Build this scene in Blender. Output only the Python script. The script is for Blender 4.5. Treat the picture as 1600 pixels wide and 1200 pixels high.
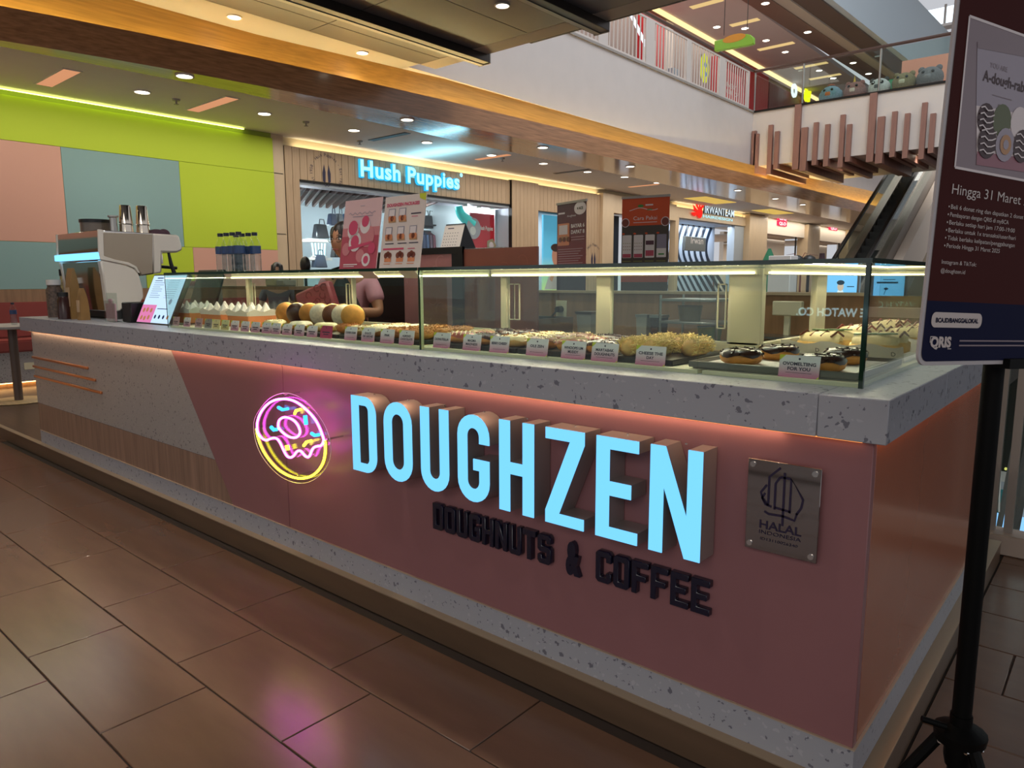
import bpy, bmesh, math, random
from mathutils import Vector, Matrix
from mathutils.geometry import tessellate_polygon
random.seed(7)
for _o in list(bpy.data.objects): bpy.data.objects.remove(_o, do_unlink=True)
SC = bpy.context.scene
COL = SC.collection
V = Vector
# ---------------------------------------------------------------- camera
FPX, PITCH, YAW, ROLL = 1123.8, .1425, .7117, -.0029
EYE = V((.4173, -1.7312, 1.3118))
_fw = V((-math.sin(YAW)*math.cos(PITCH), math.cos(YAW)*math.cos(PITCH), -math.sin(PITCH)))
_r = V((math.cos(YAW), math.sin(YAW), 0)); _u = _r.cross(_fw)
_rr = _r*math.cos(ROLL)+_u*math.sin(ROLL); _uu = -_r*math.sin(ROLL)+_u*math.cos(ROLL)
cam = bpy.data.cameras.new('camera'); camo = bpy.data.objects.new('camera', cam); COL.objects.link(camo)
m = Matrix((_rr, _uu, -_fw)).transposed().to_4x4(); m.translation = EYE
camo.matrix_world = m
cam.sensor_width = 36; cam.lens = FPX/1600*36; cam.clip_start = .02; cam.clip_end = 300
SC.camera = camo
# points of the photograph carried onto the real planes of the place
def _ray(px, py): return _fw + _rr*((px-800)/FPX) + _uu*((600-py)/FPX)
def aX(px, py, x): d = _ray(px, py); return EYE + d*((x-EYE.x)/d.x)
def aY(px, py, y): d = _ray(px, py); return EYE + d*((y-EYE.y)/d.y)
def aZ(px, py, z): d = _ray(px, py); return EYE + d*((z-EYE.z)/d.z)
# ---------------------------------------------------------------- world, exposure
SC.view_settings.view_transform = 'Standard'; SC.view_settings.look = 'None'
SC.view_settings.exposure = EXPO = 0.0
SC.view_settings.gamma = 1.0; SC.view_settings.use_curve_mapping = False
w = bpy.data.worlds.new('world'); SC.world = w; w.use_nodes = True
bg = w.node_tree.nodes['Background']; bg.inputs[0].default_value = (.92, .94, 1.0, 1); bg.inputs[1].default_value = .60
def area(name, loc, size, power, color=(1, 1, 1), rot=(0, 0, 0), sy=None, spread=180):
    l = bpy.data.lights.new(name, 'AREA'); l.energy = power; l.color = color; l.size = size
    if sy: l.shape = 'RECTANGLE'; l.size_y = sy
    l.spread = math.radians(spread)
    o = bpy.data.objects.new(name, l); o.location = loc; o.rotation_euler = rot; COL.objects.link(o); return o
WARM = (1, .80, .58); NEUT = (1, .93, .84); COOL = (.86, .93, 1)
R90 = math.pi/2
area('arcade_ceiling_glow', (-8.9, 2.0, 3.5), 1.2, 80, NEUT, (0, 0, 0), 9)
area('arcade_ceiling_glow_far', (-8.9, 18, 3.5), 1.2, 210, NEUT, (0, 0, 0), 20)
area('atrium_daylight', (-1, 11, 16), 9, 1700, COOL, (0, 0, 0), 10)
area('hall_light_behind', (1.5, -7, 4.3), 5, 230, NEUT, (0, 0, 0), 4)
area('upper_hall', (-10.5, 15, 9.1), 2.5, 260, NEUT, (0, 0, 0), 16)
area('under_slab_far', (-4, 27, 5.2), 5, 190, NEUT, (0, 0, 0), 8)
# ---------------------------------------------------------------- materials
def lin(h):
    h = h.lstrip('#'); r = []
    for i in (0, 2, 4):
        c = int(h[i:i+2], 16)/255; r.append(c/12.92 if c <= .04045 else ((c+.055)/1.055)**2.4)
    return (*r, 1)
MATS = {}
def _base(name):
    mt = bpy.data.materials.new(name); mt.use_nodes = True; nt = mt.node_tree
    return mt, nt, nt.nodes['Principled BSDF']
def mat(name, hx, rough=.5, metal=0, emit=0, ehex=None, noise=None, bump=0, spec=.5, coat=0, alpha=None):
    """noise=(scale xyz, amount): colour grain in object space"""
    if name in MATS: return MATS[name]
    mt, nt, b = _base(name)
    b.inputs['Base Color'].default_value = lin(hx); b.inputs['Roughness'].default_value = rough
    b.inputs['Metallic'].default_value = metal; b.inputs['Specular IOR Level'].default_value = spec
    if coat: b.inputs['Coat Weight'].default_value = coat; b.inputs['Coat Roughness'].default_value = .1
    if emit: b.inputs['Emission Color'].default_value = lin(ehex or hx); b.inputs['Emission Strength'].default_value = emit
    if noise or bump:
        sc, amt = noise or ((40, 40, 40), .05)
        tc = nt.nodes.new('ShaderNodeTexCoord'); mp = nt.nodes.new('ShaderNodeMapping'); mp.inputs['Scale'].default_value = sc
        nz = nt.nodes.new('ShaderNodeTexNoise'); nz.inputs['Scale'].default_value = 1; nz.inputs['Detail'].default_value = 5
        nt.links.new(tc.outputs['Object'], mp.inputs[0]); nt.links.new(mp.outputs[0], nz.inputs['Vector'])
        cr = nt.nodes.new('ShaderNodeValToRGB'); c = lin(hx)
        cr.color_ramp.elements[0].position = .3; cr.color_ramp.elements[1].position = .7
        cr.color_ramp.elements[0].color = (c[0]*(1-amt), c[1]*(1-amt), c[2]*(1-amt), 1)
        cr.color_ramp.elements[1].color = (min(1, c[0]*(1+amt)), min(1, c[1]*(1+amt)), min(1, c[2]*(1+amt)), 1)
        nt.links.new(nz.outputs[0], cr.inputs[0]); nt.links.new(cr.outputs[0], b.inputs['Base Color'])
        if bump:
            bp = nt.nodes.new('ShaderNodeBump'); bp.inputs['Strength'].default_value = bump; bp.inputs['Distance'].default_value = .01
            nt.links.new(nz.outputs[0], bp.inputs['Height']); nt.links.new(bp.outputs[0], b.inputs['Normal'])
    MATS[name] = mt; return mt
def emat(name, hx, s):
    if name in MATS: return MATS[name]
    mt, nt, b = _base(name); nt.nodes.remove(b); e = nt.nodes.new('ShaderNodeEmission')
    e.inputs[0].default_value = lin(hx); e.inputs[1].default_value = s
    nt.links.new(e.outputs[0], nt.nodes['Material Output'].inputs[0]); MATS[name] = mt; return mt
def glass(name, hx='#f4fbf8', refl=1.0, rough=.0, ior=1.45):
    if name in MATS: return MATS[name]
    mt, nt, b = _base(name); nt.nodes.remove(b)
    t = nt.nodes.new('ShaderNodeBsdfTransparent'); t.inputs[0].default_value = lin(hx)
    g = nt.nodes.new('ShaderNodeBsdfGlossy'); g.inputs['Roughness'].default_value = rough
    g.inputs[0].default_value = (refl, refl, refl, 1)
    lw = nt.nodes.new('ShaderNodeLayerWeight'); lw.inputs[0].default_value = .5
    pw = nt.nodes.new('ShaderNodeMath'); pw.operation = 'POWER'; pw.inputs[1].default_value = 5; nt.links.new(lw.outputs['Facing'], pw.inputs[0])
    fr = nt.nodes.new('ShaderNodeMath'); fr.operation = 'MULTIPLY_ADD'; fr.inputs[1].default_value = .97; fr.inputs[2].default_value = .028; nt.links.new(pw.outputs[0], fr.inputs[0])
    mx = nt.nodes.new('ShaderNodeMixShader')
    nt.links.new(fr.outputs[0], mx.inputs[0]); nt.links.new(t.outputs[0], mx.inputs[1]); nt.links.new(g.outputs[0], mx.inputs[2])
    nt.links.new(mx.outputs[0], nt.nodes['Material Output'].inputs[0]); MATS[name] = mt; return mt
def terrazzo(name, base, dark, light, sc=26, rough=.35):
    if name in MATS: return MATS[name]
    mt, nt, b = _base(name); N = nt.nodes.new; L = nt.links.new
    tc = N('ShaderNodeTexCoord'); nz = N('ShaderNodeTexNoise'); nz.inputs['Scale'].default_value = 60
    ad = N('ShaderNodeMixRGB'); ad.blend_type = 'ADD'; ad.inputs[0].default_value = .03
    L(tc.outputs['Object'], nz.inputs['Vector']); L(tc.outputs['Object'], ad.inputs[1]); L(nz.outputs['Color'], ad.inputs[2])
    prev = None
    for k, (s, th, hx, keep) in enumerate(((sc, .34, dark, .16), (sc*1.9, .32, dark, .14), (sc*1.4, .34, light, .22))):
        vo = N('ShaderNodeTexVoronoi'); vo.inputs['Scale'].default_value = s; L(ad.outputs[0], vo.inputs['Vector'])
        lt = N('ShaderNodeMath'); lt.operation = 'LESS_THAN'; lt.inputs[1].default_value = th; L(vo.outputs['Distance'], lt.inputs[0])
        sp = N('ShaderNodeSeparateColor'); L(vo.outputs['Color'], sp.inputs[0])
        l2 = N('ShaderNodeMath'); l2.operation = 'LESS_THAN'; l2.inputs[1].default_value = keep; L(sp.outputs[k % 3], l2.inputs[0])
        mu = N('ShaderNodeMath'); mu.operation = 'MULTIPLY'; L(lt.outputs[0], mu.inputs[0]); L(l2.outputs[0], mu.inputs[1])
        mx = N('ShaderNodeMixRGB'); L(mu.outputs[0], mx.inputs[0]); mx.inputs[2].default_value = lin(hx)
        if prev is None: mx.inputs[1].default_value = lin(base)
        else: L(prev.outputs[0], mx.inputs[1])
        prev = mx
    L(prev.outputs[0], b.inputs['Base Color']); b.inputs['Roughness'].default_value = rough
    MATS[name] = mt; return mt
def grad(name, h0, h1, axis, a, b_, rough=.4, emit=0):
    """two-colour printed fade along an object axis (ink, not light)"""
    if name in MATS: return MATS[name]
    mt, nt, b = _base(name); N = nt.nodes.new; L = nt.links.new
    tc = N('ShaderNodeTexCoord'); sx = N('ShaderNodeSeparateXYZ'); L(tc.outputs['Object'], sx.inputs[0])
    mr = N('ShaderNodeMapRange'); mr.inputs[1].default_value = a; mr.inputs[2].default_value = b_; L(sx.outputs[axis], mr.inputs[0])
    cr = N('ShaderNodeValToRGB'); cr.color_ramp.elements[0].color = lin(h0); cr.color_ramp.elements[1].color = lin(h1)
    L(mr.outputs[0], cr.inputs[0]); L(cr.outputs[0], b.inputs['Base Color']); b.inputs['Roughness'].default_value = rough
    if emit: L(cr.outputs[0], b.inputs['Emission Color']); b.inputs['Emission Strength'].default_value = emit
    MATS[name] = mt; return mt
# ---------------------------------------------------------------- mesh builder
_TXT = {}
def text2d(s, bold=0.0):
    k = (s, bold)
    if k not in _TXT:
        cu = bpy.data.curves.new('t', 'FONT'); cu.body = s; cu.size = 1; cu.resolution_u = 3; cu.offset = bold
        o = bpy.data.objects.new('t', cu); COL.objects.link(o)
        bpy.context.view_layer.update()
        me = bpy.data.meshes.new_from_object(o.evaluated_get(bpy.context.evaluated_depsgraph_get()))
        vs = [v.co.copy() for v in me.vertices]; fs = [tuple(p.vertices) for p in me.polygons]
        bpy.data.objects.remove(o); bpy.data.curves.remove(cu); bpy.data.meshes.remove(me)
        _TXT[k] = (vs, fs)
    return _TXT[k]
class PL:
    """a flat sheet in the place: origin, right, up; N points out of its face"""
    def __init__(s, o, u, v): s.o = V(o); s.u = V(u).normalized(); s.v = V(v).normalized(); s.n = s.u.cross(s.v)
    def __call__(s, a, b, w=0): return s.o + s.u*a + s.v*b + s.n*w
class MB:
    def __init__(s, o=(0, 0, 0)): s.o = V(o); s.v = []; s.f = []; s.m = []
    def add(s, vs, fs, mi=0):
        k = len(s.v); s.v += [V(v)-s.o for v in vs]; s.f += [tuple(i+k for i in f) for f in fs]; s.m += [mi]*len(fs); return s
    def box(s, x0, y0, z0, x1, y1, z1, mi=0):
        x0, x1 = sorted((x0, x1)); y0, y1 = sorted((y0, y1)); z0, z1 = sorted((z0, z1))
        return s.add([(x, y, z) for z in (z0, z1) for y in (y0, y1) for x in (x0, x1)],
              [(0, 2, 3, 1), (4, 5, 7, 6), (0, 1, 5, 4), (2, 6, 7, 3), (0, 4, 6, 2), (1, 3, 7, 5)], mi)
    def obox(s, pl, a0, b0, w0, a1, b1, w1, mi=0):
        return s.add([pl(a, b, c) for c in (w0, w1) for b in (b0, b1) for a in (a0, a1)],
              [(0, 2, 3, 1), (4, 5, 7, 6), (0, 1, 5, 4), (2, 6, 7, 3), (0, 4, 6, 2), (1, 3, 7, 5)], mi)
    def quad(s, a, b, c, d, mi=0): return s.add([a, b, c, d], [(0, 1, 2, 3)], mi)
    def rect(s, pl, a0, b0, a1, b1, w=0.001, mi=0): return s.quad(pl(a0, b0, w), pl(a1, b0, w), pl(a1, b1, w), pl(a0, b1, w), mi)
    def rrect(s, pl, a0, b0, a1, b1, r, w=.001, mi=0, n=5):
        pts = []
        for (cx, cy, t0) in ((a1-r, b1-r, 0), (a0+r, b1-r, 1), (a0+r, b0+r, 2), (a1-r, b0+r, 3)):
            for i in range(n+1):
                t = (t0+i/n)*R90; pts.append(pl(cx+r*math.cos(t), cy+r*math.sin(t), w))
        return s.add(pts, [tuple(range(len(pts)))], mi)
    def disc(s, pl, a, b, r, w=.001, mi=0, n=20, ry=None):
        ry = ry or r
        pts = [pl(a+r*math.cos(2*math.pi*i/n), b+ry*math.sin(2*math.pi*i/n), w) for i in range(n)]
        return s.add(pts, [tuple(range(n))], mi)
    def poly(s, pl, pts, w=.001, mi=0):
        tri = tessellate_polygon([[V((x, y, 0)) for x, y in pts]])
        return s.add([pl(x, y, w) for x, y in pts], [tuple(t) for t in tri], mi)
    def ribbon(s, pl, pts, wd, w=.001, mi=0):
        n = len(pts); L = []
        for i, (x, y) in enumerate(pts):
            x0, y0 = pts[max(0, i-1)]; x1, y1 = pts[min(n-1, i+1)]; d = math.hypot(x1-x0, y1-y0) or 1
            nx, ny = -(y1-y0)/d*wd/2, (x1-x0)/d*wd/2; L += [pl(x+nx, y+ny, w), pl(x-nx, y-ny, w)]
        return s.add(L, [(2*i, 2*i+1, 2*i+3, 2*i+2) for i in range(n-1)], mi)
    def prism(s, pl, loops, w0, w1, mi=0, side=None, front=True, back=True):
        side = mi if side is None else side
        L3 = [[V((x, y, 0)) for x, y in lp] for lp in loops]
        flat = [p for lp in L3 for p in lp]; tri = tessellate_polygon(L3); n = len(flat)
        if front: s.add([pl(p.x, p.y, w1) for p in flat], [tuple(t) for t in tri], mi)
        if back: s.add([pl(p.x, p.y, w0) for p in flat], [tuple(reversed(t)) for t in tri], mi)
        for lp in loops:
            k = len(lp); s.add([pl(x, y, w0) for x, y in lp]+[pl(x, y, w1) for x, y in lp],
                  [(i, (i+1) % k, (i+1) % k+k, i+k) for i in range(k)], side)
        return s
    def text(s, st, pl, a, b, h, mi=0, w=.0015, al='l', width=None, bold=0.0, ext=0, rot=0, smi=None):
        vs, fs = text2d(st, bold)
        if not vs: return s
        x0 = min(v.x for v in vs); x1 = max(v.x for v in vs); sc = h/.73; sx = sc
        if width: sx = width/(x1-x0)
        W = (x1-x0)*sx; off = {'l': 0, 'c': -W/2, 'r': -W}[al]; cr, sr = math.cos(rot), math.sin(rot)
        def q(v, ww):
            x = (v.x-x0)*sx+off; y = v.y*sc; return pl(a+x*cr-y*sr, b+x*sr+y*cr, ww)
        s.add([q(v, w+ext) for v in vs], fs, mi)
        if ext:
            from collections import Counter
            es = Counter()
            for f in fs:
                for i in range(len(f)): es[tuple(sorted((f[i], f[(i+1) % len(f)])))] += 1
            side = []
            for f in fs:
                for i in range(len(f)):
                    e = (f[i], f[(i+1) % len(f)])
                    if es[tuple(sorted(e))] == 1: side.append(e)
            for e in side: s.quad(q(vs[e[0]], w), q(vs[e[1]], w), q(vs[e[1]], w+ext), q(vs[e[0]], w+ext), mi if smi is None else smi)
        return s
    def cyl(s, p0, p1, r0, r1=None, n=12, mi=0, caps=True):
        r1 = r0 if r1 is None else r1; p0 = V(p0); p1 = V(p1); d = (p1-p0).normalized()
        a = d.cross(V((0, 0, 1)) if abs(d.z) < .9 else V((1, 0, 0))).normalized(); b = d.cross(a)
        vs = []
        for p, r in ((p0, r0), (p1, r1)):
            vs += [p+(a*math.cos(2*math.pi*i/n)+b*math.sin(2*math.pi*i/n))*r for i in range(n)]
        fs = [(i, (i+1) % n, (i+1) % n+n, i+n) for i in range(n)]
        if caps: fs += [tuple(reversed(range(n))), tuple(range(n, 2*n))]
        return s.add(vs, fs, mi)
    def lathe(s, c, prof, n=16, mi=0, cap=True):
        c = V(c); vs = []
        for r, z in prof: vs += [c+V((r*math.cos(2*math.pi*i/n), r*math.sin(2*math.pi*i/n), z)) for i in range(n)]
        fs = [(j*n+i, j*n+(i+1) % n, (j+1)*n+(i+1) % n, (j+1)*n+i) for j in range(len(prof)-1) for i in range(n)]
        if cap: fs += [tuple(reversed(range(n))), tuple(range((len(prof)-1)*n, len(prof)*n))]
        return s.add(vs, fs, mi)
    def tube(s, pts, r, n=8, mi=0, closed=False):
        pts = [V(p) for p in pts]; N = len(pts); vs = []; a = None
        for i, p in enumerate(pts):
            d = (pts[(i+1) % N]-pts[i-1]) if closed else (pts[min(N-1, i+1)]-pts[max(0, i-1)])
            d.normalize()
            if a is None: a = d.cross(V((0, 0, 1)) if abs(d.z) < .9 else V((1, 0, 0)))
            a = (a-d*a.dot(d)).normalized(); b = d.cross(a); rr = r[i] if isinstance(r, (list, tuple)) else r
            vs += [p+(a*math.cos(2*math.pi*k/n)+b*math.sin(2*math.pi*k/n))*rr for k in range(n)]
        M_ = N if closed else N-1
        fs = [(i*n+k, i*n+(k+1) % n, ((i+1) % N)*n+(k+1) % n, ((i+1) % N)*n+k) for i in range(M_) for k in range(n)]
        if not closed: fs += [tuple(reversed(range(n))), tuple(range((N-1)*n, N*n))]
        return s.add(vs, fs, mi)
    def ball(s, c, r, n=12, k=8, mi=0, sc=(1, 1, 1), top=math.pi, bot=0):
        c = V(c); vs = []; fs = []
        for j in range(k+1):
            t = bot+(top-bot)*j/k
            vs += [c+V((r*sc[0]*math.sin(t)*math.cos(2*math.pi*i/n), r*sc[1]*math.sin(t)*math.sin(2*math.pi*i/n), r*sc[2]*math.cos(t))) for i in range(n)]
        fs = [(j*n+i, (j+1)*n+i, (j+1)*n+(i+1) % n, j*n+(i+1) % n) for j in range(k) for i in range(n)]
        return s.add(vs, fs, mi)
    def build(s, name, mats, parent=None, bev=0, seg=1, ang=40, label=None, cat=None, group=None, kind=None, weld=False):
        me = bpy.data.meshes.new(name); me.from_pydata([tuple(v) for v in s.v], [], s.f)
        if not isinstance(mats, (list, tuple)): mats = [mats]
        for mt in mats: me.materials.append(mt)
        if len(mats) > 1: me.polygons.foreach_set('material_index', s.m)
        if bev or weld:
            bm = bmesh.new(); bm.from_mesh(me)
            bmesh.ops.remove_doubles(bm, verts=bm.verts, dist=1e-5)
            if bev:
                es = [e for e in bm.edges if len(e.link_faces) == 2 and e.calc_face_angle(0) > .5]
                bmesh.ops.bevel(bm, geom=es, offset=bev, segments=seg, affect='EDGES', clamp_overlap=True)
            bm.to_mesh(me); bm.free()
        me.shade_smooth(); me.set_sharp_from_angle(angle=math.radians(ang))
        o = bpy.data.objects.new(name, me); COL.objects.link(o)
        if parent is not None: o.parent = parent
        else: o.location = s.o
        return tag(o, label, cat, group, kind)
def tag(o, label=None, cat=None, group=None, kind=None):
    for k, v_ in (('label', label), ('category', cat), ('group', group), ('kind', kind)):
        if v_: o[k] = v_
    return o
def thing(name, label, cat, loc=(0, 0, 0), rotz=0, group=None):
    o = bpy.data.objects.new(name, None); COL.objects.link(o); o.location = loc; o.rotation_euler = (0, 0, rotz)
    o.empty_display_size = .1
    return tag(o, label, cat, group)
def dup(root, loc, label, rotz=None, group=None, scale=None):
    def cp(o, par):
        c = o.copy(); COL.objects.link(c)
        if par is not None: c.parent = par
        for ch in o.children: cp(ch, c)
        return c
    r = cp(root, None); r.location = loc; r['label'] = label
    if rotz is not None: r.rotation_euler = (0, 0, rotz)
    if group: r['group'] = group
    if scale: r.scale = scale
    return r
def spl(pts, closed, k=4):
    out = []; n = len(pts)
    for i in range(n if closed else n-1):
        p0, p1, p2, p3 = (pts[(i-1) % n], pts[i], pts[(i+1) % n], pts[(i+2) % n]) if closed else (pts[max(i-1, 0)], pts[i], pts[i+1], pts[min(i+2, n-1)])
        for j in range(k):
            t = j/k; out.append(.5*((2*p1)+(p2-p0)*t+(2*p0-5*p1+4*p2-p3)*t*t+(3*p1-p0-3*p2+p3)*t**3))
    if not closed: out.append(pts[-1])
    return out
# ---------------------------------------------------------------- palette
m_white = mat('white_paint', '#e6dfd8', .6, noise=((3, 3, 3), .02))
m_ceil = mat('ceiling_plaster', '#e8e2da', .6, noise=((4, 4, 4), .015))
m_cream = mat('cream_stone', '#cdb695', .45, noise=((5, 5, 2), .05))
m_plank = mat('pale_oak_plank', '#b79c7c', .55, noise=((40, 40, 3), .09))
m_fascia = mat('fascia_walnut', '#b27c52', .18, noise=((45, 2, 45), .25), coat=.4)
m_gold = mat('cove_oak', '#b28440', .45, noise=((40, 1.6, 40), .18))
m_bronze = mat('bronze_panel', '#67666a', .38, metal=.2, noise=((2, 2, 2), .05))
m_dark = mat('dark_metal', '#2a2622', .4, metal=.6)
m_black = mat('black_plastic', '#0c0b0c', .4)
m_chrome = mat('chrome', '#d8d8d6', .14, metal=1)
m_steel = mat('brushed_steel', '#a9a59f', .28, metal=1)
m_grey = mat('grey_metal', '#a39a92', .4, metal=.3)
m_terr = terrazzo('terrazzo', '#a2a3ab', '#6c6c77', '#aeaeb5', 44)
m_terr2 = terrazzo('terrazzo_fine', '#a19b98', '#6a6466', '#aea8a4', 60)
m_pink = mat('pink_laminate', '#8f6265', .34, noise=((7, 7, 7), .02))
m_band = mat('ash_veneer', '#8f7160', .5, noise=((38, 38, 2.2), .22))
m_copper = mat('copper_strip', '#d08a5e', .3, metal=.85)
m_tile = mat('brown_floor_tile', '#6a4e3e', .22, noise=((2.2, 9, 3), .13), spec=.6)
m_grout = mat('dark_grout', '#2e221b', .8)
m_plat = mat('platform_laminate', '#5e4a3a', .32, noise=((2, 30, 10), .15))
m_glass = glass('clear_glass')
m_edge = mat('green_glass_edge', '#12301f', .1, spec=.8)
m_led = emat('warm_led', '#ffd9a0', 9)
m_ledw = emat('white_led', '#fff0c4', 7)
m_cove = emat('cove_led', '#ffedaa', 34)
m_diff = emat('downlight_diffuser', '#fff4dc', 9)
m_cwhite = mat('cream_aluminium', '#d9cfae', .45)
m_paper = mat('paper_white', '#e6ddd4', .7)
m_ink = mat('navy_ink', '#2a2540', .6)
# ================================================================ SETTING
def pc(parent, name, mb, mt, **k): return mb.build(name, mt, parent, **k)
# ---- floor
floor = MB().box(-14, -12, -.25, 2.4, 2.42, -.004).box(-14, 2.42, -.25, -.9, 60, -.004).box(2.4, -12, -.25, 8, 2.42, -.004).build('floor', m_grout, kind='structure')
TW, TD = .66, .325
tm = {}
def tile(x0, y0, x1, y1):
    k = (round(x1-x0, 3), round(y1-y0, 3))
    if k not in tm:
        b = MB(); b.box(0, 0, -.004, k[0], k[1], .004); o = b.build('floor_tile', m_tile, floor, bev=.0022); tm[k] = o
    else:
        o = tm[k].copy(); COL.objects.link(o); o.parent = floor
    o.location = (x0, y0, -.004)
    return o
nt_ = 0
for j in range(-8, 1):                       # in front of the platform
    y0 = -.40+TD*j; off = (-1.33+.22*(-j-1)) if j < 0 else -1.55
    for k in range(-9, 5):
        x0 = off+TW*k; x1 = x0+TW
        if x1 < -6.6 or x0 > 1.2: continue
        if x0 < -1.2+(y0+2.8)*.0 and y0 < -1.9 and x0 > -1.4: pass
        xe = x1-.004
        if j == 0 and x0 < .05: ye = min(y0+TD-.004, -.036)
        else: ye = y0+TD-.004
        tile(x0, y0, xe, ye); nt_ += 1
for j in range(0, 9):                        # to the right of the platform
    y0 = -.075+TD*j; off = -1.33+.22*(-j-2)
    for k in range(0, 9):
        x0 = off+TW*k; x1 = x0+TW-.004
        if x1 < .06 or x0 > 2.3 or y0 > 2.3: continue
        tile(max(x0, .0475), y0, min(x1, 2.39), min(y0+TD-.004, 2.41)); nt_ += 1
m_tile2 = mat('brown_floor_far', '#6a4e3e', .25, noise=((2.2, 9, 3), .13), spec=.45)
MB().box(-13.9, -12, -.004, -6.63, 40, .0).box(-6.63, -12, -.004, 2.38, -3.1, 0).build('floor_far', m_tile2, floor)
# ---- platform under the kiosk and the cafe seats
plat = MB().box(-10, -.037, 0, .043, 2.2, .10).build('floor_platform', m_plat, kind='structure', bev=.002)
MB().box(-10, -.0385, .096, .0445, .0, .1015).box(-.01, -.0385, .096, .0445, 2.2, .1015).build('step_edge', mat('step_nosing', '#a8937a', .35, metal=.3), plat, bev=.001)
# ---- colour-block wall beside the seats
WX = -9.9
wl = MB().box(WX-.2, -8, 0, WX, 4.56, 3.57).build('wall_left', mat('wall_base', '#8fa033', .7), kind='structure')
m_lime = mat('lime_paint', '#b9cf2e', .65); m_teal = mat('teal_paint', '#86a6a2', .65); m_salm = mat('salmon_paint', '#d3a08b', .65)
yA, yB, yC = aX(100, 300, WX).y, aX(282, 300, WX).y, aX(430, 320, WX).y
zT = 2.98; zM = aX(50, 378, WX).z; zW = aX(50, 452, WX).z
def wpan(y0, y1, z0, z1, mt): MB().box(WX, y0+.002, z0+.002, WX+.012, y1-.002, z1-.002).build('wall_panel', mt, wl, bev=.002)
wpan(-8, yA, zM, zT, m_salm); wpan(yA, yB, zM, zT, m_teal); wpan(yB, yC, zM, zT, m_lime)
wpan(-8, yC, zT, 3.50, m_lime)
wpan(-8, 2.55, zW, zM, m_teal); wpan(2.55, yB+.12, zW, zM, m_lime); wpan(yB+.12, yC, zW, zM, m_salm)
MB().box(WX, -8, .1, WX+.016, yC, zW).build('wainscot', mat('oak_wainscot', '#8d6f52', .5, noise=((30, 30, 2), .18)), wl)
MB().box(WX+.05, -8, 3.545, WX+.075, yC-.5, 3.555).build('cove_light', emat('cove_yellow', '#f0ff80', 5), wl)
# ---- arcade ceiling
ce = MB().box(-14, -10, 3.57, -8.0, 45, 3.70).build('ceiling', m_ceil, kind='structure')
# ---- walnut fascia beam with gold cove
F_ = [(-7.95, -10), (-7.9, .5), (-7.62, 1.8), (-7.46, 3), (-7.28, 6), (-7.15, 11), (-6.98, 16), (-6.5, 25), (-6.0, 36), (-5.8, 40)]
E_ = [(-8.05, -10), (-8.05, .5), (-7.92, 3), (-8.1, 6.6), (-8.2, 12.6), (-8.4, 20), (-8.5, 40)]
G_ = [(-8.4, -10), (-8.38, 3.5), (-8.06, 6.5), (-8.0, 12), (-7.9, 17.6), (-7.0, 27), (-6.6, 40)]
PXY = PL((0, 0, 0), (1, 0, 0), (0, 1, 0))
_f3 = [(-8.2, -10)]+[(-7.97+.6*(1-math.exp(-max(y, 0)/2.5))+(.024*y if y > 0 else .02*y), y) for y in [-3+.5*i for i in range(30)]+[13+i for i in range(28)]]
fa = MB().prism(PXY, [_f3+list(reversed(E_))], 3.55, 3.60).prism(PXY, [_f3+[(x-.06, y) for x, y in reversed(_f3)]], 3.60, 3.86).build('trim_1', m_fascia, kind='structure')
MB().prism(PXY, [[(x-.06, y) for x, y in _f3]+list(reversed([(x-.15, y) for x, y in G_]))], 3.80, 3.84).build('cove_ledge', m_gold, fa)
MB().prism(PXY, [G_+list(reversed([(x-.15, y) for x, y in G_]))], 3.84, 4.43).build('cove_back', m_gold, fa)
MB().prism(PXY, [[(x+.14, y) for x, y in G_]+list(reversed([(x+.10, y) for x, y in G_]))], 3.842, 3.855).build('cove_light', m_cove, fa)
# ---- upper slab along the arcade and across the far end
sl = MB().box(-14, 5.7, 4.43, -8.0, 45, 5.87).build('wall_upper_left', mat('slab_white', '#cdc3bd', .6, noise=((3, 3, 3), .02)), kind='structure')
MB().box(-14, -10, 4.43, -7.78, 5.72, 4.6).build('ceiling_edge', mat('grey_plaster', '#b3aca4', .5), sl)
sf = MB().box(-8.0, 18.2, 4.42, 4, 22.4, 5.87).build('wall_far', mat('white_paint_far', '#d2c6bb', .6, noise=((3, 3, 3), .02)), kind='structure')
MB().box(-8.02, 18.17, 5.85, 4, 18.25, 5.90).build('slab_edge', m_dark, sf)
MB().box(-8.03, 5.7, 5.85, -7.97, 18.2, 5.90).build('slab_edge', m_grey, sl)
# ---- bronze bridge ceiling over the kiosk
br = MB().box(-7.78, -10, 4.46, 5, 5.75, 4.7).build('ceiling_bridge', m_dark, kind='structure')
xs = [-7.78, -7.36, -6.95, None, -6.72, -5.75, -4.98, None, -4.78, -3.8, -2.8, -1.8, -.8, .2, 1.2, 2.2]
ys = [-6, -4, -2, 0, 1.93, 3.87, 5.75]
for a, b in zip(xs, xs[1:]):
    if a is None or b is None: continue
    for c, d in zip(ys, ys[1:]): MB().box(a+.006, c+.006, 4.43, b-.006, d-.006, 4.46).build('panel', m_bronze, br, bev=.002)
MB().box(-7.78, 5.75, 4.43, 5, 6.05, 4.7).build('edge_border', mat('beige_border', '#a89b90', .5), br)
MB().box(-6.0, 6.05, 4.44, 5, 6.12, 4.52).box(-6.0, 6.05, 4.52, 5, 6.3, 4.9).build('edge_channel', m_dark, br)
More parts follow.
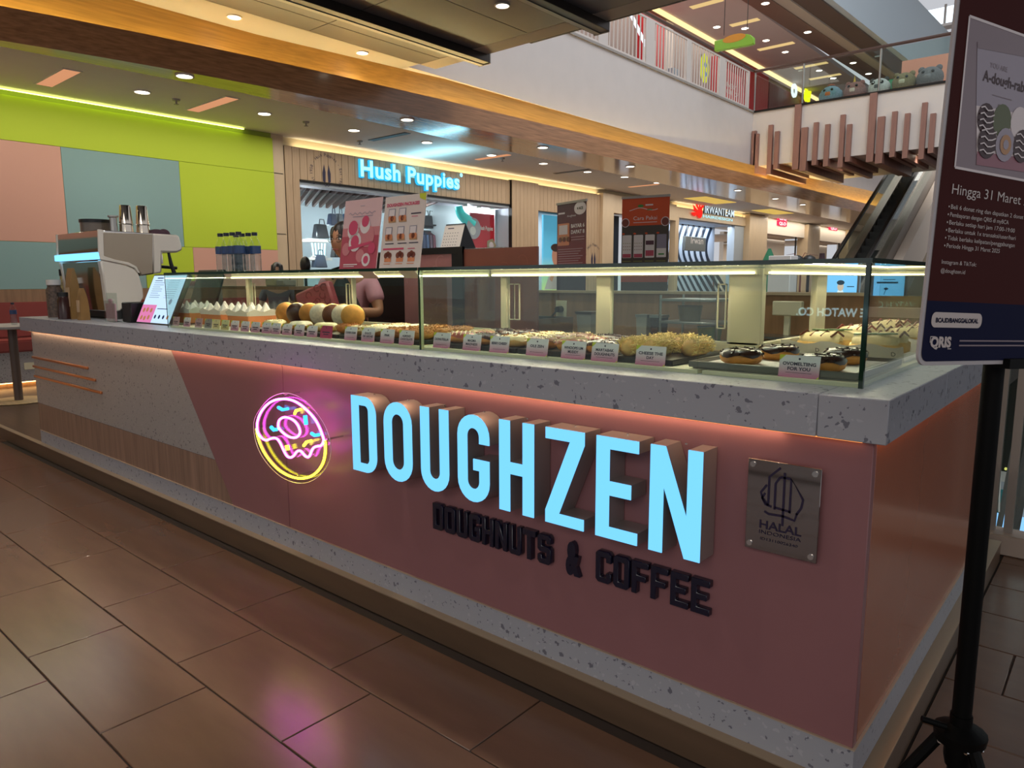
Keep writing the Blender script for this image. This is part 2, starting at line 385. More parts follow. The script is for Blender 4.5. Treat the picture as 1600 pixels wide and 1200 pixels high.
for xa in (-6.95, -4.98):
    MB().box(xa+.002, -8, 4.33, xa+.225, 6.1, 4.45).build('track_beam', mat('track_metal', '#4a433e', .3, metal=.7), br, bev=.004)
    MB().box(xa+.03, -8, 4.322, xa+.10, 6.11, 4.331).build('mirror_strip', mat('track_strip', '#8d8a88', .35, metal=.8), br)
    MB().box(xa, 6.1, 4.32, xa+.225, 6.115, 4.46).build('end_cap', m_grey, br)
# ---- downlights
DLm = {}
def downlight(p, r, label, power=0, group='ceiling downlights', down=True, zoff=0):
    t = thing('ceiling_light', label, 'light', (p[0], p[1], p[2]-.004), 0, group)
    if r not in DLm:
        ring = MB().lathe((0, 0, 0), [(r, .004), (r, -.008), (r*.84, -.010), (r*.80, .002)], 20, cap=False).build('trim_ring', m_white, t)
        d = MB().disc(PL((0, 0, -.003), (1, 0, 0), (0, -1, 0)), 0, 0, r*.82, 0, 0, 20).build('diffuser', m_diff, t)
        DLm[r] = (ring, d)
    else:
        for q in DLm[r]: c = q.copy(); COL.objects.link(c); c.parent = t
    if power:
        l = bpy.data.lights.new('lamp', 'SPOT'); l.energy = power; l.color = NEUT; l.shadow_soft_size = .06; l.spot_size = math.radians(130); l.spot_blend = .8
        o = bpy.data.objects.new('lamp', l); COL.objects.link(o); o.parent = t; o.location = (0, 0, -.03)
    return t
dl = [(288,115,'first downlight from the green wall at the walnut beam'),(222,143,'downlight between the two glowing slots over the green wall'),
 (413,177,'downlight near the green corner before the shoe shop'),(553,203,'downlight above the first letters of the shoe shop sign'),
 (667,222,'downlight above the middle of the shoe shop sign'),(768,242,'downlight above the end of the shoe shop sign'),
 (636,184,'second downlight along the walnut beam'),(848,228,'third downlight along the walnut beam'),
 (849,255,'downlight above the plank column after the shoe shop'),(918,268,'downlight above the maroon standing banner'),
 (976,276,'downlight short of the orange standing banner'),(1027,285,'downlight above the orange standing banner'),
 (993,257,'fourth downlight along the walnut beam'),(1070,291,'downlight just past the orange standing banner'),
 (1120,300,'downlight over the red and white salon sign'),(1184,293,'fifth downlight along the walnut beam'),
 (1330,340,'small far downlight before the second white shop'),(1248,306,'sixth downlight along the walnut beam'),(1303,315,'seventh downlight along the walnut beam')]
for px, py, lb in dl:
    p = aZ(px, py, 3.57); inb = 'walnut beam' in lb; p = V((min(p.x, -7.4) if inb else max(min(p.x, -8.2), -9.5), p.y, 3.55 if inb else 3.57)); downlight(p, .10, 'round '+lb, 26)
for px, py, lb in ((366, 26, 'bronze ceiling downlight nearest the gold cove'), (566, 82, 'bronze ceiling downlight close to its far edge'), (785, 8, 'bronze ceiling downlight between the two dark tracks')):
    p = aZ(px, py, 4.43); downlight(p, .09, 'round '+lb, 22, 'downlights in the bronze ceiling')
for x, y, pw in ((-2.2, -1.2, 80), (-3.4, 2.6, 80), (-1.2, 1.1, 170), (-3.9, -.5, 150), (-2.6, 1.1, 130)):  # fill spots without fixtures, added to brighten counter and kiosk interior
    l = bpy.data.lights.new('kiosk_fill', 'SPOT'); l.energy = pw; l.color = NEUT; l.shadow_soft_size = .07; l.spot_size = math.radians(120); l.spot_blend = .8
    o = bpy.data.objects.new('kiosk_fill', l); o.location = (x, y, 4.42); COL.objects.link(o)
# glowing slots and grilles in the arcade ceiling
m_slot = emat('slot_glow', '#d8966c', 1.0)
for (a, b, c, d, lb) in ((68,133,120,110,'over the green band'),(300,173,370,153,'near the green corner')):
    p = aZ(a, b, 3.57); q = aZ(c, d, 3.57); t = thing('slot_light', 'long pale orange slot in the arcade ceiling '+lb, 'light', (p.x, p.y, 3.568), 0, 'ceiling slots')
    MB((p.x, p.y, 3.568)).box(p.x, p.y-.10, 3.562, q.x, p.y+.10, 3.569).build('frame', m_ceil, t)
    MB((p.x, p.y, 3.568)).box(p.x+.02, p.y-.08, 3.560, q.x-.02, p.y+.08, 3.563).build('diffuser', m_slot, t)
for (px, py, w_, lb) in ((615,212,.9,'over the shoe shop sign'),(740,250,.8,'after the middle downlight of the shoe shop'),(940,262,.9,'over the maroon banner'),(1005,290,.8,'beside the orange banner')):
    p = aZ(px, py, 3.57); MB((p.x, p.y, 3.57)).box(-9.2, p.y-.06, 3.562, -9.2+w_, p.y+.06, 3.571).build('air_slot', m_dark if 'shoe shop sign' in lb or 'maroon' in lb else m_slot, label='thin long air slot in the arcade ceiling '+lb, cat='vent', group='ceiling slots')
for (px, py, lb) in ((275,155,'between the first two downlights'),(478,190,'past the green corner'),(562,220,'above the shoe shop letters'),(785,247,'above the shop sign end')):
    p = aZ(px, py, 3.57); t = MB((p.x, p.y, 3.57)).cyl((p.x, p.y, 3.57), (p.x, p.y, 3.55), .05, .045).cyl((p.x, p.y, 3.55), (p.x, p.y, 3.51), .012).cyl((p.x, p.y, 3.51), (p.x, p.y, 3.505), .03).build('sprinkler', m_grey, label='small ceiling sprinkler '+lb, cat='sprinkler', group='ceiling sprinklers')
# ================================================================ KIOSK COUNTER
ZT, ZS, ZB, ZP = 1.05, .949, .198, .10
FR = PL((0, 0, 0), (1, 0, 0), (0, 0, 1))            # counter front, faces the customer
ct = thing('service_counter', 'long pink and terrazzo kiosk counter body standing on the low platform', 'counter', (-2.9, .3, ZP))
O = (-2.9, .3, ZP)
def cp(name, mb, mt, **k): return mb.build(name, mt, ct, **k)
xd = lambda z: -3.51+(ZS-z)*(.58/(ZS-ZB))
cp('carcass', MB(O).box(-5.82, .03, ZP, -.03, .55, ZS).box(-.5, .5, ZP, -.03, 2.0, ZS), m_dark)
cp('front_panel', MB(O).prism(FR, [[(xd(ZS), ZS), (xd(ZB), ZB), (-2.4215, ZB), (-2.4215, ZS)]], -.03, 0), m_pink)
cp('front_panel', MB(O).box(-2.4185, 0, ZB, -.0, .03, ZS), m_pink, bev=.0015)
cp('front_panel', MB(O).prism(FR, [[(-5.84, .407), (xd(.407)-.002, .407), (xd(ZS)-.002, ZS), (-5.84, ZS)]], -.03, 0), m_terr2)
cp('front_panel', MB(O).prism(FR, [[(-5.84, ZB), (xd(ZB)-.002, ZB), (xd(.405)-.002, .405), (-5.84, .405)]], -.03, 0), m_band)
cp('side_panel', MB(O).box(-.03, .03, ZB, -.0, 2.0, ZS), mat('side_laminate', '#a8644a', .24, noise=((6, 6, 6), .03), coat=.2), bev=.0015)
cp('end_panel', MB(O).box(-5.84, .03, ZB, -5.82, .55, ZS), m_terr2)
cp('plinth', MB(O).box(-5.83, -.004, ZP, .004, .05, ZB).box(-.05, .05, ZP, .004, 2.0, ZB), m_terr)
cp('plinth_lit_line', MB(O).box(-5.83, -.0065, ZB-.002, .0065, .0, ZB+.001).box(0, .0, ZB-.002, .0065, 2.0, ZB+.001), mat('lit_line_pale', '#c8b5a0', .35, metal=.4))  # pale strip paints the lit line along the plinth top
for (xa, ya, xb, yb) in ((50, 559, 137, 574), (52, 573, 149, 593), (54, 588, 159, 613)):
    p = aY(xa, ya, -.006); q = aY(xb, yb, -.006); z = (p.z+q.z)/2
    cp('copper_strip', MB(O).box(max(p.x, -5.84), -.012, z-.008, q.x, 0, z+.008), m_copper, bev=.002)
cp('light_strip', MB(O).box(-5.82, -.018, ZS-.0006, -.02, -.004, ZS-.0001).box(.004, .02, ZS-.0015, .020, 1.98, ZS-.0003), emat('apron_led', '#ffa052', 2))
area('apron_glow', (-3, -.012, ZS-.0008), .01, 3.2, (1, .64, .38), (0, 0, 0), None).data.size = .012
bpy.data.objects['apron_glow'].data.shape = 'RECTANGLE'; bpy.data.objects['apron_glow'].data.size_y = .010; bpy.data.objects['apron_glow'].data.size = 5.6
bpy.data.objects['apron_glow'].rotation_euler = (math.radians(8), 0, 0)
area('apron_glow_side', (.012, 1.0, ZS-.0008), .012, 1.6, (1, .55, .28), (0, math.radians(-8), 0), 1.9)
# worktop with its deep apron
wt = thing('counter_top', 'speckled grey terrazzo worktop with deep apron along the kiosk counter', 'worktop', (-3, .3, ZS))
O = (-3, .3, ZS)
for a, b in ((-6.02, -3.2), (-3.199, -.121), (-.12, .03)):
    MB(O).box(a, -.02, ZS, b, .62, ZT).build('slab', m_terr, wt, bev=.002)
MB(O).box(-.55, .621, ZS, .03, 2.02, ZT).build('slab', m_terr, wt, bev=.002)
# ---- channel letters
b0 = (aY(1095, 880, -.085).z+aY(550, 733, -.085).z)/2; t0 = (aY(1097, 707, -.085).z+aY(550, 617, -.085).z)/2
H_ = t0-b0; S_ = .044; T_ = .034
def arc(cx, cy, r, a0, a1, n=12): return [(cx+r*math.cos(math.radians(a0+(a1-a0)*i/n)), cy+r*math.sin(math.radians(a0+(a1-a0)*i/n))) for i in range(n+1)]
def gl(ch, W):
    h, s, t = H_, S_, T_; R = W/2; ri = R-s
    if ch == 'D': return [[(0, 0)]+arc(W-.065, .065, .065, -90, 0)+arc(W-.065, h-.065, .065, 0, 90)+[(0, h)],
                          [(s, t)]+[(s, h-t)]+arc(W-s-.02, h-t-.02, .02, 90, 0)+arc(W-s-.02, t+.02, .02, 0, -90)]
    if ch == 'O': return [arc(R, R, R, 180, 360)+arc(R, h-R, R, 0, 180), list(reversed(arc(R, R+.0, ri, 180, 360)+arc(R, h-R, ri, 0, 180)))]
    if ch == 'U': return [arc(R, R, R, 180, 360)+[(W, h), (W-s, h)]+arc(R, R, ri, 0, -180)+[(s, h), (0, h)]]
    if ch == 'G': return [[(W, h*.68)]+arc(R, h-R, R, 0, 180)+arc(R, R, R, 180, 360)+[(W, h*.5), (W*.5, h*.5), (W*.5, h*.37), (W-s, h*.37)]+arc(R, R, ri, 360, 180)+arc(R, h-R, ri, 180, 0)+[(W-s, h*.68)]]
    if ch == 'H': return [[(0, 0), (s, 0), (s, h*.42), (W-s, h*.42), (W-s, 0), (W, 0), (W, h), (W-s, h), (W-s, h*.55), (s, h*.55), (s, h), (0, h)]]
    if ch == 'Z': return [[(0, 0), (W, 0), (W, t), (s*1.15, t), (W, h-t-.004), (W, h), (0, h), (0, h-t), (W-s*1.15, h-t), (0, t+.004)]]
    if ch == 'E': return [[(0, 0), (W, 0), (W, t), (s, t), (s, h*.43), (W*.84, h*.43), (W*.84, h*.57), (s, h*.57), (s, h-t), (W, h-t), (W, h), (0, h)]]
    if ch == 'N': return [[(0, 0), (s*.92, 0), (s*.92, h*.63), (W-s, 0), (W, 0), (W, h), (W-s*.92, h), (W-s*.92, h*.38), (s, h), (0, h)]]
sg = thing('illuminated_sign', 'large pale blue glowing word of deep steel channel letters on the pink panel', 'sign', (-1.1, 0, .75))
O = (-1.1, 0, .75)
m_face = emat('letter_face', '#74c8ff', 1.3)
m_ret = mat('letter_return', '#a39a96', .36, metal=.55)
for ch, a, b in (('D', -1.813, -1.668), ('O', -1.622, -1.470), ('U', -1.424, -1.285), ('G', -1.242, -1.100), ('H', -1.057, -.917), ('Z', -.872, -.732), ('E', -.691, -.555), ('N', -.519, -.370)):
    lp = [[(a+x, b0+y) for x, y in l] for l in gl(ch, b-a)]
    rt = MB(O).prism(FR, lp, .004, .082, front=False).build('letter', m_ret, sg, ang=30)
    MB(O).prism(FR, lp, .0822, .0852).build('face', m_face, rt)
    xm = (a+b)/2; MB(O).cyl((xm, -.03, t0), (xm, -.03, t0+.004), .004, n=8).build('screw', m_chrome, rt)
s2 = thing('lettering_sign', 'small dark navy raised lettering about doughnuts and coffee under the glowing word', 'sign', (-.9, 0, .47))
O = (-.9, 0, .47); m_navy = mat('navy_acrylic', '#10122a', .25, coat=.3)
def gs(ch, w, h=.098, s=.0175, t=.019, c=.009):
    oc = [(c, 0), (w-c, 0), (w, c), (w, h-c), (w-c, h), (c, h), (0, h-c), (0, c)]; ic = [(s, t), (s, h-t), (w-s, h-t), (w-s, t)]; m = h/2
    return {'D': [[(0, 0), (w-c, 0), (w, c), (w, h-c), (w-c, h), (0, h)], ic], 'O': [oc, ic],
     'U': [[(c, 0), (w-c, 0), (w, c), (w, h), (w-s, h), (w-s, t), (s, t), (s, h), (0, h), (0, c)]],
     'G': [[(c, 0), (w-c, 0), (w, c), (w, m+.006), (w*.5, m+.006), (w*.5, m-.012), (w-s, m-.012), (w-s, t), (s, t), (s, h-t), (w-s, h-t), (w-s, h*.68), (w, h*.68), (w, h-c), (w-c, h), (c, h), (0, h-c), (0, c)]],
     'H': [[(0, 0), (s, 0), (s, m-.009), (w-s, m-.009), (w-s, 0), (w, 0), (w, h), (w-s, h), (w-s, m+.009), (s, m+.009), (s, h), (0, h)]],
     'N': [[(0, 0), (s, 0), (s, h*.55), (w-s, 0), (w, 0), (w, h), (w-s, h), (w-s, h*.45), (s, h), (0, h)]],
     'T': [[(w/2-s/2, 0), (w/2+s/2, 0), (w/2+s/2, h-t), (w, h-t), (w, h), (0, h), (0, h-t), (w/2-s/2, h-t)]],
     'S': [[(c, 0), (w-c, 0), (w, c), (w, m+.002), (w-c, m+.010), (s, m+.010), (s, h-t), (w-s, h-t), (w-s, h*.70), (w, h*.70), (w, h-c), (w-c, h), (c, h), (0, h-c), (0, m-.002), (c, m-.010), (w-s, m-.010), (w-s, t), (s, t), (s, h*.30), (0, h*.30), (0, c)]],
     'C': [[(c, 0), (w-c, 0), (w, c), (w, h*.34), (w-s, h*.34), (w-s, t), (s, t), (s, h-t), (w-s, h-t), (w-s, h*.66), (w, h*.66), (w, h-c), (w-c, h), (c, h), (0, h-c), (0, c)]],
     'F': [[(0, 0), (s, 0), (s, m-.010), (w*.85, m-.010), (w*.85, m+.008), (s, m+.008), (s, h-t), (w, h-t), (w, h), (0, h)]],
     'E': [[(0, 0), (w, 0), (w, t), (s, t), (s, m-.009), (w*.85, m-.009), (w*.85, m+.009), (s, m+.009), (s, h-t), (w, h-t), (w, h), (0, h)]]}[ch]
for word, pa, pb, ya, yb in (('DOUGHNUTS', 676, 863, 800, 850), ('&', 883, 908, 850, 890), ('COFFEE', 930, 1112, 880, 930)):
    xa = aY(pa, ya, -.018).x; xb = aY(pb, yb, -.018).x; n = len(word); cw = (xb-xa)/n
    for i, chh in enumerate(word):
        if chh != '&': MB(O).prism(FR, [[(xa+cw*i+cw*.05+x, .424+z) for x, z in q] for q in gs(chh, cw*.88)], .002, .022).build('letter', m_navy, s2, bev=.0015); continue
        MB(O).text(chh, FR, xa+cw*i+cw*.06, .424, .098, 0, .002, width=cw*.86, bold=.065, ext=.018).build('letter', m_navy, s2)
# ---- neon doughnut
nz = thing('neon_sign', 'pink and yellow neon doughnut with bright sprinkles standing off the pink panel', 'neon sign', (-2.25, 0, .66))
O = (-2.25, 0, .66)
def N8(x, y, yy=-.09): return aY(380+x/6.667, 590+y/6.667, yy)
pk = [(145,520),(150,450),(185,360),(250,280),(330,235),(430,222),(520,240),(600,285),(680,355),(745,430),(790,510),(825,600),(838,660),(810,708),(770,715),(735,730),(712,765),(695,810),(675,828),(645,815),(605,770),(580,762),(555,775),(525,815),(490,832),(455,815),(420,755),(385,680),(355,640),(320,628),(280,638),(240,652),(200,635),(170,600),(150,560)]
ye = [(138,530),(150,610),(180,700),(225,790),(290,880),(370,960),(460,1015),(550,1045),(630,1048),(710,1025),(780,970),(830,890),(852,800),(855,720),(850,655)]
ho = [(365,490),(375,445),(410,418),(455,415),(510,435),(555,475),(585,530),(590,580),(560,618),(510,625),(455,605),(400,560),(370,520)]
e_pk = emat('neon_pink', '#ff4ee8', 13); e_ye = emat('neon_yellow', '#f6e62a', 9); e_bl = emat('neon_blue', '#2f9cff', 4)
m_tub = mat('silicone_back', '#6a4a58', .5)
for nm, pts, c, mt in (('icing_tube', pk, True, e_pk), ('ring_tube', ye, False, e_ye), ('hole_tube', ho, True, e_pk)):
    P3 = spl([N8(*p) for p in pts], c)
    t = MB(O).tube(P3, .0050, 8, closed=c).build(nm, mt, nz)
    MB(O).tube([p+V((0, .010, 0)) for p in P3], .0026, 6, closed=c).build('backing', m_tub, t)
for pts, mt, r in (([(365,310),(410,335),(465,325)], e_bl, .007), ([(645,395),(655,490)], e_bl, .009), ([(290,515),(320,545),(350,540)], e_bl, .008), ([(710,580),(745,602),(790,595)], e_bl, .007),
               ([(535,380),(550,345),(600,330)], e_ye, .006), ([(455,705),(465,755)], e_ye, .010), ([(630,710),(660,670),(710,658)], e_ye, .006)):
    MB(O).tube([N8(*p) for p in pts], r, 6).build('sprinkle', mt, nz)
dk = [(110,470),(160,350),(270,220),(420,160),(560,190),(680,270),(790,400),(870,540),(912,700),(905,840),(850,960),(760,1050),(650,1098),(520,1090),(390,1030),(270,920),(180,790),(125,640)]
D3 = spl([N8(x, y, -.074) for x, y in dk], True, 3)
bk = MB(O).prism(PL((0, -.074, 0), (1, 0, 0), (0, 0, 1)), [[(p.x, p.z) for p in reversed(D3)]], -.003, 0).build('acrylic_back', m_glass, nz)
MB(O).tube(D3, .0016, 4, closed=True).build('polished_rim', mat('acrylic_rim', '#e8cfd8', .15, spec=.8), bk)
for x, y in ((170, 515), (880, 640), (580, 1010), (430, 175)):
    p = N8(x, y, -.074); MB(O).cyl((p.x, -.08, p.z), (p.x, 0, p.z), .004, n=8).build('standoff', m_chrome, nz)
# ---- mirror plaque
c4 = [aY(x, y, -.025) for x, y in ((1168, 715), (1282, 733), (1278, 880), (1165, 856))]
x0 = (c4[0].x+c4[3].x)/2; x1 = (c4[1].x+c4[2].x)/2; z1 = (c4[0].z+c4[1].z)/2; z0 = (c4[2].z+c4[3].z)/2
pq = thing('certificate_plaque', 'square mirrored halal certificate plaque with four bolts near the counter corner', 'plaque', (x0, 0, z0))
O = (x0, 0, z0); W_ = x1-x0; Hh = z1-z0
pl_ = MB(O).box(x0, -.025, z0, x1, -.021, z1).build('mirror_plate', mat('mirror_plate', '#9a9390', .05, metal=1), pq, bev=.001)
for a in (.07, .92):
    for b in (.06, .94):
        px_, pz_ = x0+W_*a, z0+Hh*b
        MB(O).cyl((px_, -.0, pz_), (px_, -.028, pz_), .007, n=12).build('bolt', m_chrome, pq)
PQ = PL((x0, -.0252, z0), (1, 0, 0), (0, 0, 1)); gm = MB(O)
def Q7(x, y): return ((x-160)/(835-160)*W_, None)
# emblem drawn on a 100 x 130 grid over the plate
def E(*pts): return [(W_*(x/100), Hh*(y/130)) for x, y in pts]
sw = .0058
for pts in (E((31, 67), (31, 108), (46, 123)), E((52, 42), (52, 117)), E((40, 63), (40, 100), (46, 110)), E((61, 62), (61, 110), (78, 84), (76, 72), (70, 62)), E((31, 67), (23, 76), (20, 84), (28, 96)),
            E((26, 84), (22, 76), (27, 68), (36, 66)), E((40, 66), (62, 64)), E((26, 58), (32, 55), (52, 56), (68, 53), (71, 64)), E((46, 110), (61, 110))):
    gm.ribbon(PQ, pts, sw, .0006, 0)
for s_, a, b, hh, wd in (('HALAL', 20, 33, 12, 58), ('INDONESIA', 20, 25, 5.5, 58), ('ID13110026340', 22, 16, 4, 52)):
    gm.text(s_, PQ, W_*a/100, Hh*b/130, Hh*hh/130, 0, .0008, width=W_*wd/100, bold=.02 if s_ == 'HALAL' else 0)
gm.build('engraving', mat('engraving', '#251a38', .4), pq)
# ================================================================ DISPLAY CASES
GY = .128; ZG = 1.352; YR = .56
XL, XM, XR = aY(260, 470, GY).x, aY(656, 480, GY).x, -.066
def case_common(root, O, xa, xb, name):
    MB(O).box(xa, GY, ZT, xb, GY+.008, ZG).build('front_glass', m_glass, root)
    MB(O).box(xa, GY-.004, ZG, xb, YR+.04, ZG+.010).build('top_glass', m_glass, root)
    MB(O).box(xa, GY-.0055, ZG-.001, xb, GY-.0035, ZG+.011).build('top_edge', m_edge, root)
    MB(O).box(xa+.004, GY+.012, ZT, xb-.004, YR, ZT+.010).build('base_board', m_cwhite, root)
    MB(O).box(xa, YR-.012, ZT, xb, YR+.012, 1.108).build('rear_sill', m_cwhite, root)
    h = MB(O).box(xa, YR-.03, ZG-.022, xb, YR+.012, ZG-.001).build('rear_header', m_cwhite, root)
    MB(O).box(xa+.01, YR-.036, ZG-.020, xb-.01, YR-.0305, ZG-.014).build('light_bar', m_ledw, h)
    area('case_light', ((xa+xb)/2, YR-.037, ZG-.017), xb-xa-.1, 4.2*(xb-xa), (1, .84, .58), (math.radians(-40), 0, 0), .005)
def post(root, O, px0, px1, y=YR):
    a = aY(px0, 470, y).x; b = aY(px1, 470, y).x
    MB(O).box(a, y-.012, 1.10, b, y+.014, ZG-.002).build('rear_post', m_cwhite, root, bev=.002)
def door(root, O, px0, px1, hx):
    a = aY(px0, 470, YR).x; b = aY(px1, 470, YR).x
    d = MB(O).box(a, YR+.002, 1.108, b, YR+.007, ZG-.022).build('sliding_door', m_glass, root)
    p = aY(hx, 480, YR); hb = MB(O)
    w_, h_ = .016, .075
    for (u0, v0, u1, v1) in ((-w_, -h_, w_, -h_+.004), (-w_, h_-.004, w_, h_), (-w_, -h_, -w_+.004, h_), (w_-.004, -h_, w_, h_)):
        hb.box(p.x+u0, YR-.004, 1.225+v0, p.x+u1, YR+.002, 1.225+v1)
    hb.build('pull', m_cwhite, d)
dc = thing('display_case', 'long low glass display case beside the tilted menu screen, rows of cards inside', 'display case', ((XL+XM)/2, .35, ZT))
O = ((XL+XM)/2, .35, ZT)
case_common(dc, O, XL, XM-.006, 'a')
MB(O).box(XL, GY, ZT, XL+.006, YR, ZG).build('end_glass', m_glass, dc)
MB(O).box(XL-.001, GY-.002, ZT, XL+.004, GY, ZG).build('glass_edge', m_edge, dc)
MB(O).box(XM-.012, GY, ZT, XM-.006, YR, ZG).build('partition_glass', m_glass, dc)
MB(O).box(XM-.018, GY+.012, ZT+.01, XM-.013, GY+.03, ZG).build('partition_strip', m_cwhite, dc)
for a, b in ((388, 392), (552, 554)): post(dc, O, a, b)
door(dc, O, 262, 392, 398); door(dc, O, 392, 553, 545)
dc2 = thing('display_case', 'low glass display case turning the counter corner, bars and ring doughnuts inside', 'display case', ((XM+XR)/2, .35, ZT))
O = ((XM+XR)/2, .35, ZT)
case_common(dc2, O, XM, -.50, 'b')
MB(O).box(-.5, GY, ZT, XR, GY+.008, ZG).build('front_glass', m_glass, dc2)
MB(O).box(XR-.008, GY+.009, ZT, XR, 1.98, ZG).build('side_glass', m_glass, dc2)
MB(O).box(-.5, GY-.004, ZG, XR+.004, 2.0, ZG+.010).build('top_glass', m_glass, dc2)
MB(O).box(-.5, GY-.0055, ZG-.001, XR+.0055, GY-.0035, ZG+.011).box(XR+.0042, GY-.004, ZG-.001, XR+.0058, 2.0, ZG+.011).build('top_edge', m_edge, dc2)
MB(O).box(XR-.009, GY-.0015, ZT, XR+.0015, GY+.009, ZG).build('corner_edge', m_edge, dc2)
MB(O).box(XM-.004, GY-.0025, ZT, XM+.004, GY, ZG).build('glass_edge', m_edge, dc2)
MB(O).box(-.49, GY+.012, ZT, XR-.012, 1.98, ZT+.010).build('base_board', m_cwhite, dc2)
MB(O).box(-.512, YR, ZT, -.488, 2.0, 1.108).build('rear_sill', m_cwhite, dc2)
h = MB(O).box(-.515, YR, ZG-.022, -.47, 2.0, ZG-.001).build('rear_header', m_cwhite, dc2)
MB(O).box(-.4695, YR-.02, ZG-.020, -.464, 1.98, ZG-.014).build('light_bar', m_ledw, h)
area('case_light_side', (-.463, 1.25, ZG-.017), .005, 5.0, (1, .84, .58), (0, math.radians(-40), 0), 1.4)
MB(O).box(-.5, 1.98, ZT, XR, 1.99, ZG).build('end_glass', m_glass, dc2)
MB(O).box(-.5, 1.955, ZG-.022, XR-.01, 1.98, ZG-.001).build('rear_header', m_cwhite, dc2)
MB(O).box(-.49, 1.949, ZG-.020, XR-.02, 1.9545, ZG-.014).build('light_bar', m_ledw, dc2)
for a, b in ((785, 794), (934, 956)): post(dc2, O, a, b)
MB(O).box(aY(1140, 470, YR).x, YR-.012, 1.10, -.49, YR+.02, ZG-.002).build('corner_post', m_cwhite, dc2, bev=.002)
p0, p1 = aX(1271, 470, -.5).y, aX(1286, 470, -.5).y
MB(O).box(-.512, p0, 1.10, -.488, p1, ZG-.002).build('rear_post', m_cwhite, dc2, bev=.002)
door(dc2, O, 657, 790, 800); door(dc2, O, 794, 945, 808); door(dc2, O, 945, 1140, 1128)
# ================================================================ FOOD
m_dough = mat('fried_dough', '#c9863a', .55, noise=((30, 30, 30), .22)); m_dark_d = mat('chocolate_icing', '#3a2018', .3, noise=((60, 60, 60), .3), coat=.3)
m_doughp = mat('pale_dough', '#e2b469', .6, noise=((30, 30, 30), .15))
m_sugar = mat('sugar_dust', '#e9d8bd', .8, noise=((80, 80, 80), .15)); m_red = mat('berry_icing', '#a34a36', .3, noise=((50, 50, 50), .25), coat=.3)
m_creami = mat('cream_icing', '#e8d3a0', .45, noise=((50, 50, 50), .1)); m_brown = mat('milk_chocolate', '#6a3a22', .35, noise=((60, 60, 60), .25))
m_cheese = mat('shredded_cheese', '#ecd07c', .65, noise=((90, 90, 90), .12)); m_caram = mat('caramel_floss', '#c07a3a', .6, noise=((90, 90, 90), .3))
m_green = mat('green_slice', '#4c6a34', .4); m_tray = mat('black_tray', '#1d1a18', .35)
def torus(mb, R, r, zc, n=22, k=10, mi=0, a0=0, a1=2*math.pi, wob=0, sx=1, sy=1, fl=.85):
    vs = []; kk = k if abs(a1-a0-2*math.pi) < .01 else k+1
    for i in range(n):
        t = 2*math.pi*i/n
        for j in range(kk):
            ph = a0+(a1-a0)*j/k; rr = r
            if wob and j in (0, kk-1): ph += wob*math.sin(5*t+j)
            vs.append(((R+rr*math.cos(ph))*math.cos(t)*sx, (R+rr*math.cos(ph))*math.sin(t)*sy, zc+rr*fl*math.sin(ph)))
    fs = []
    for i in range(n):
        for j in range(k if kk == k else k):
            a = i*kk+j; b = i*kk+(j+1) % kk; c = ((i+1) % n)*kk+(j+1) % kk; d = ((i+1) % n)*kk+j
            fs.append((a, d, c, b))
    return mb.add(vs, fs, mi)
PROTO = {}
HID = []
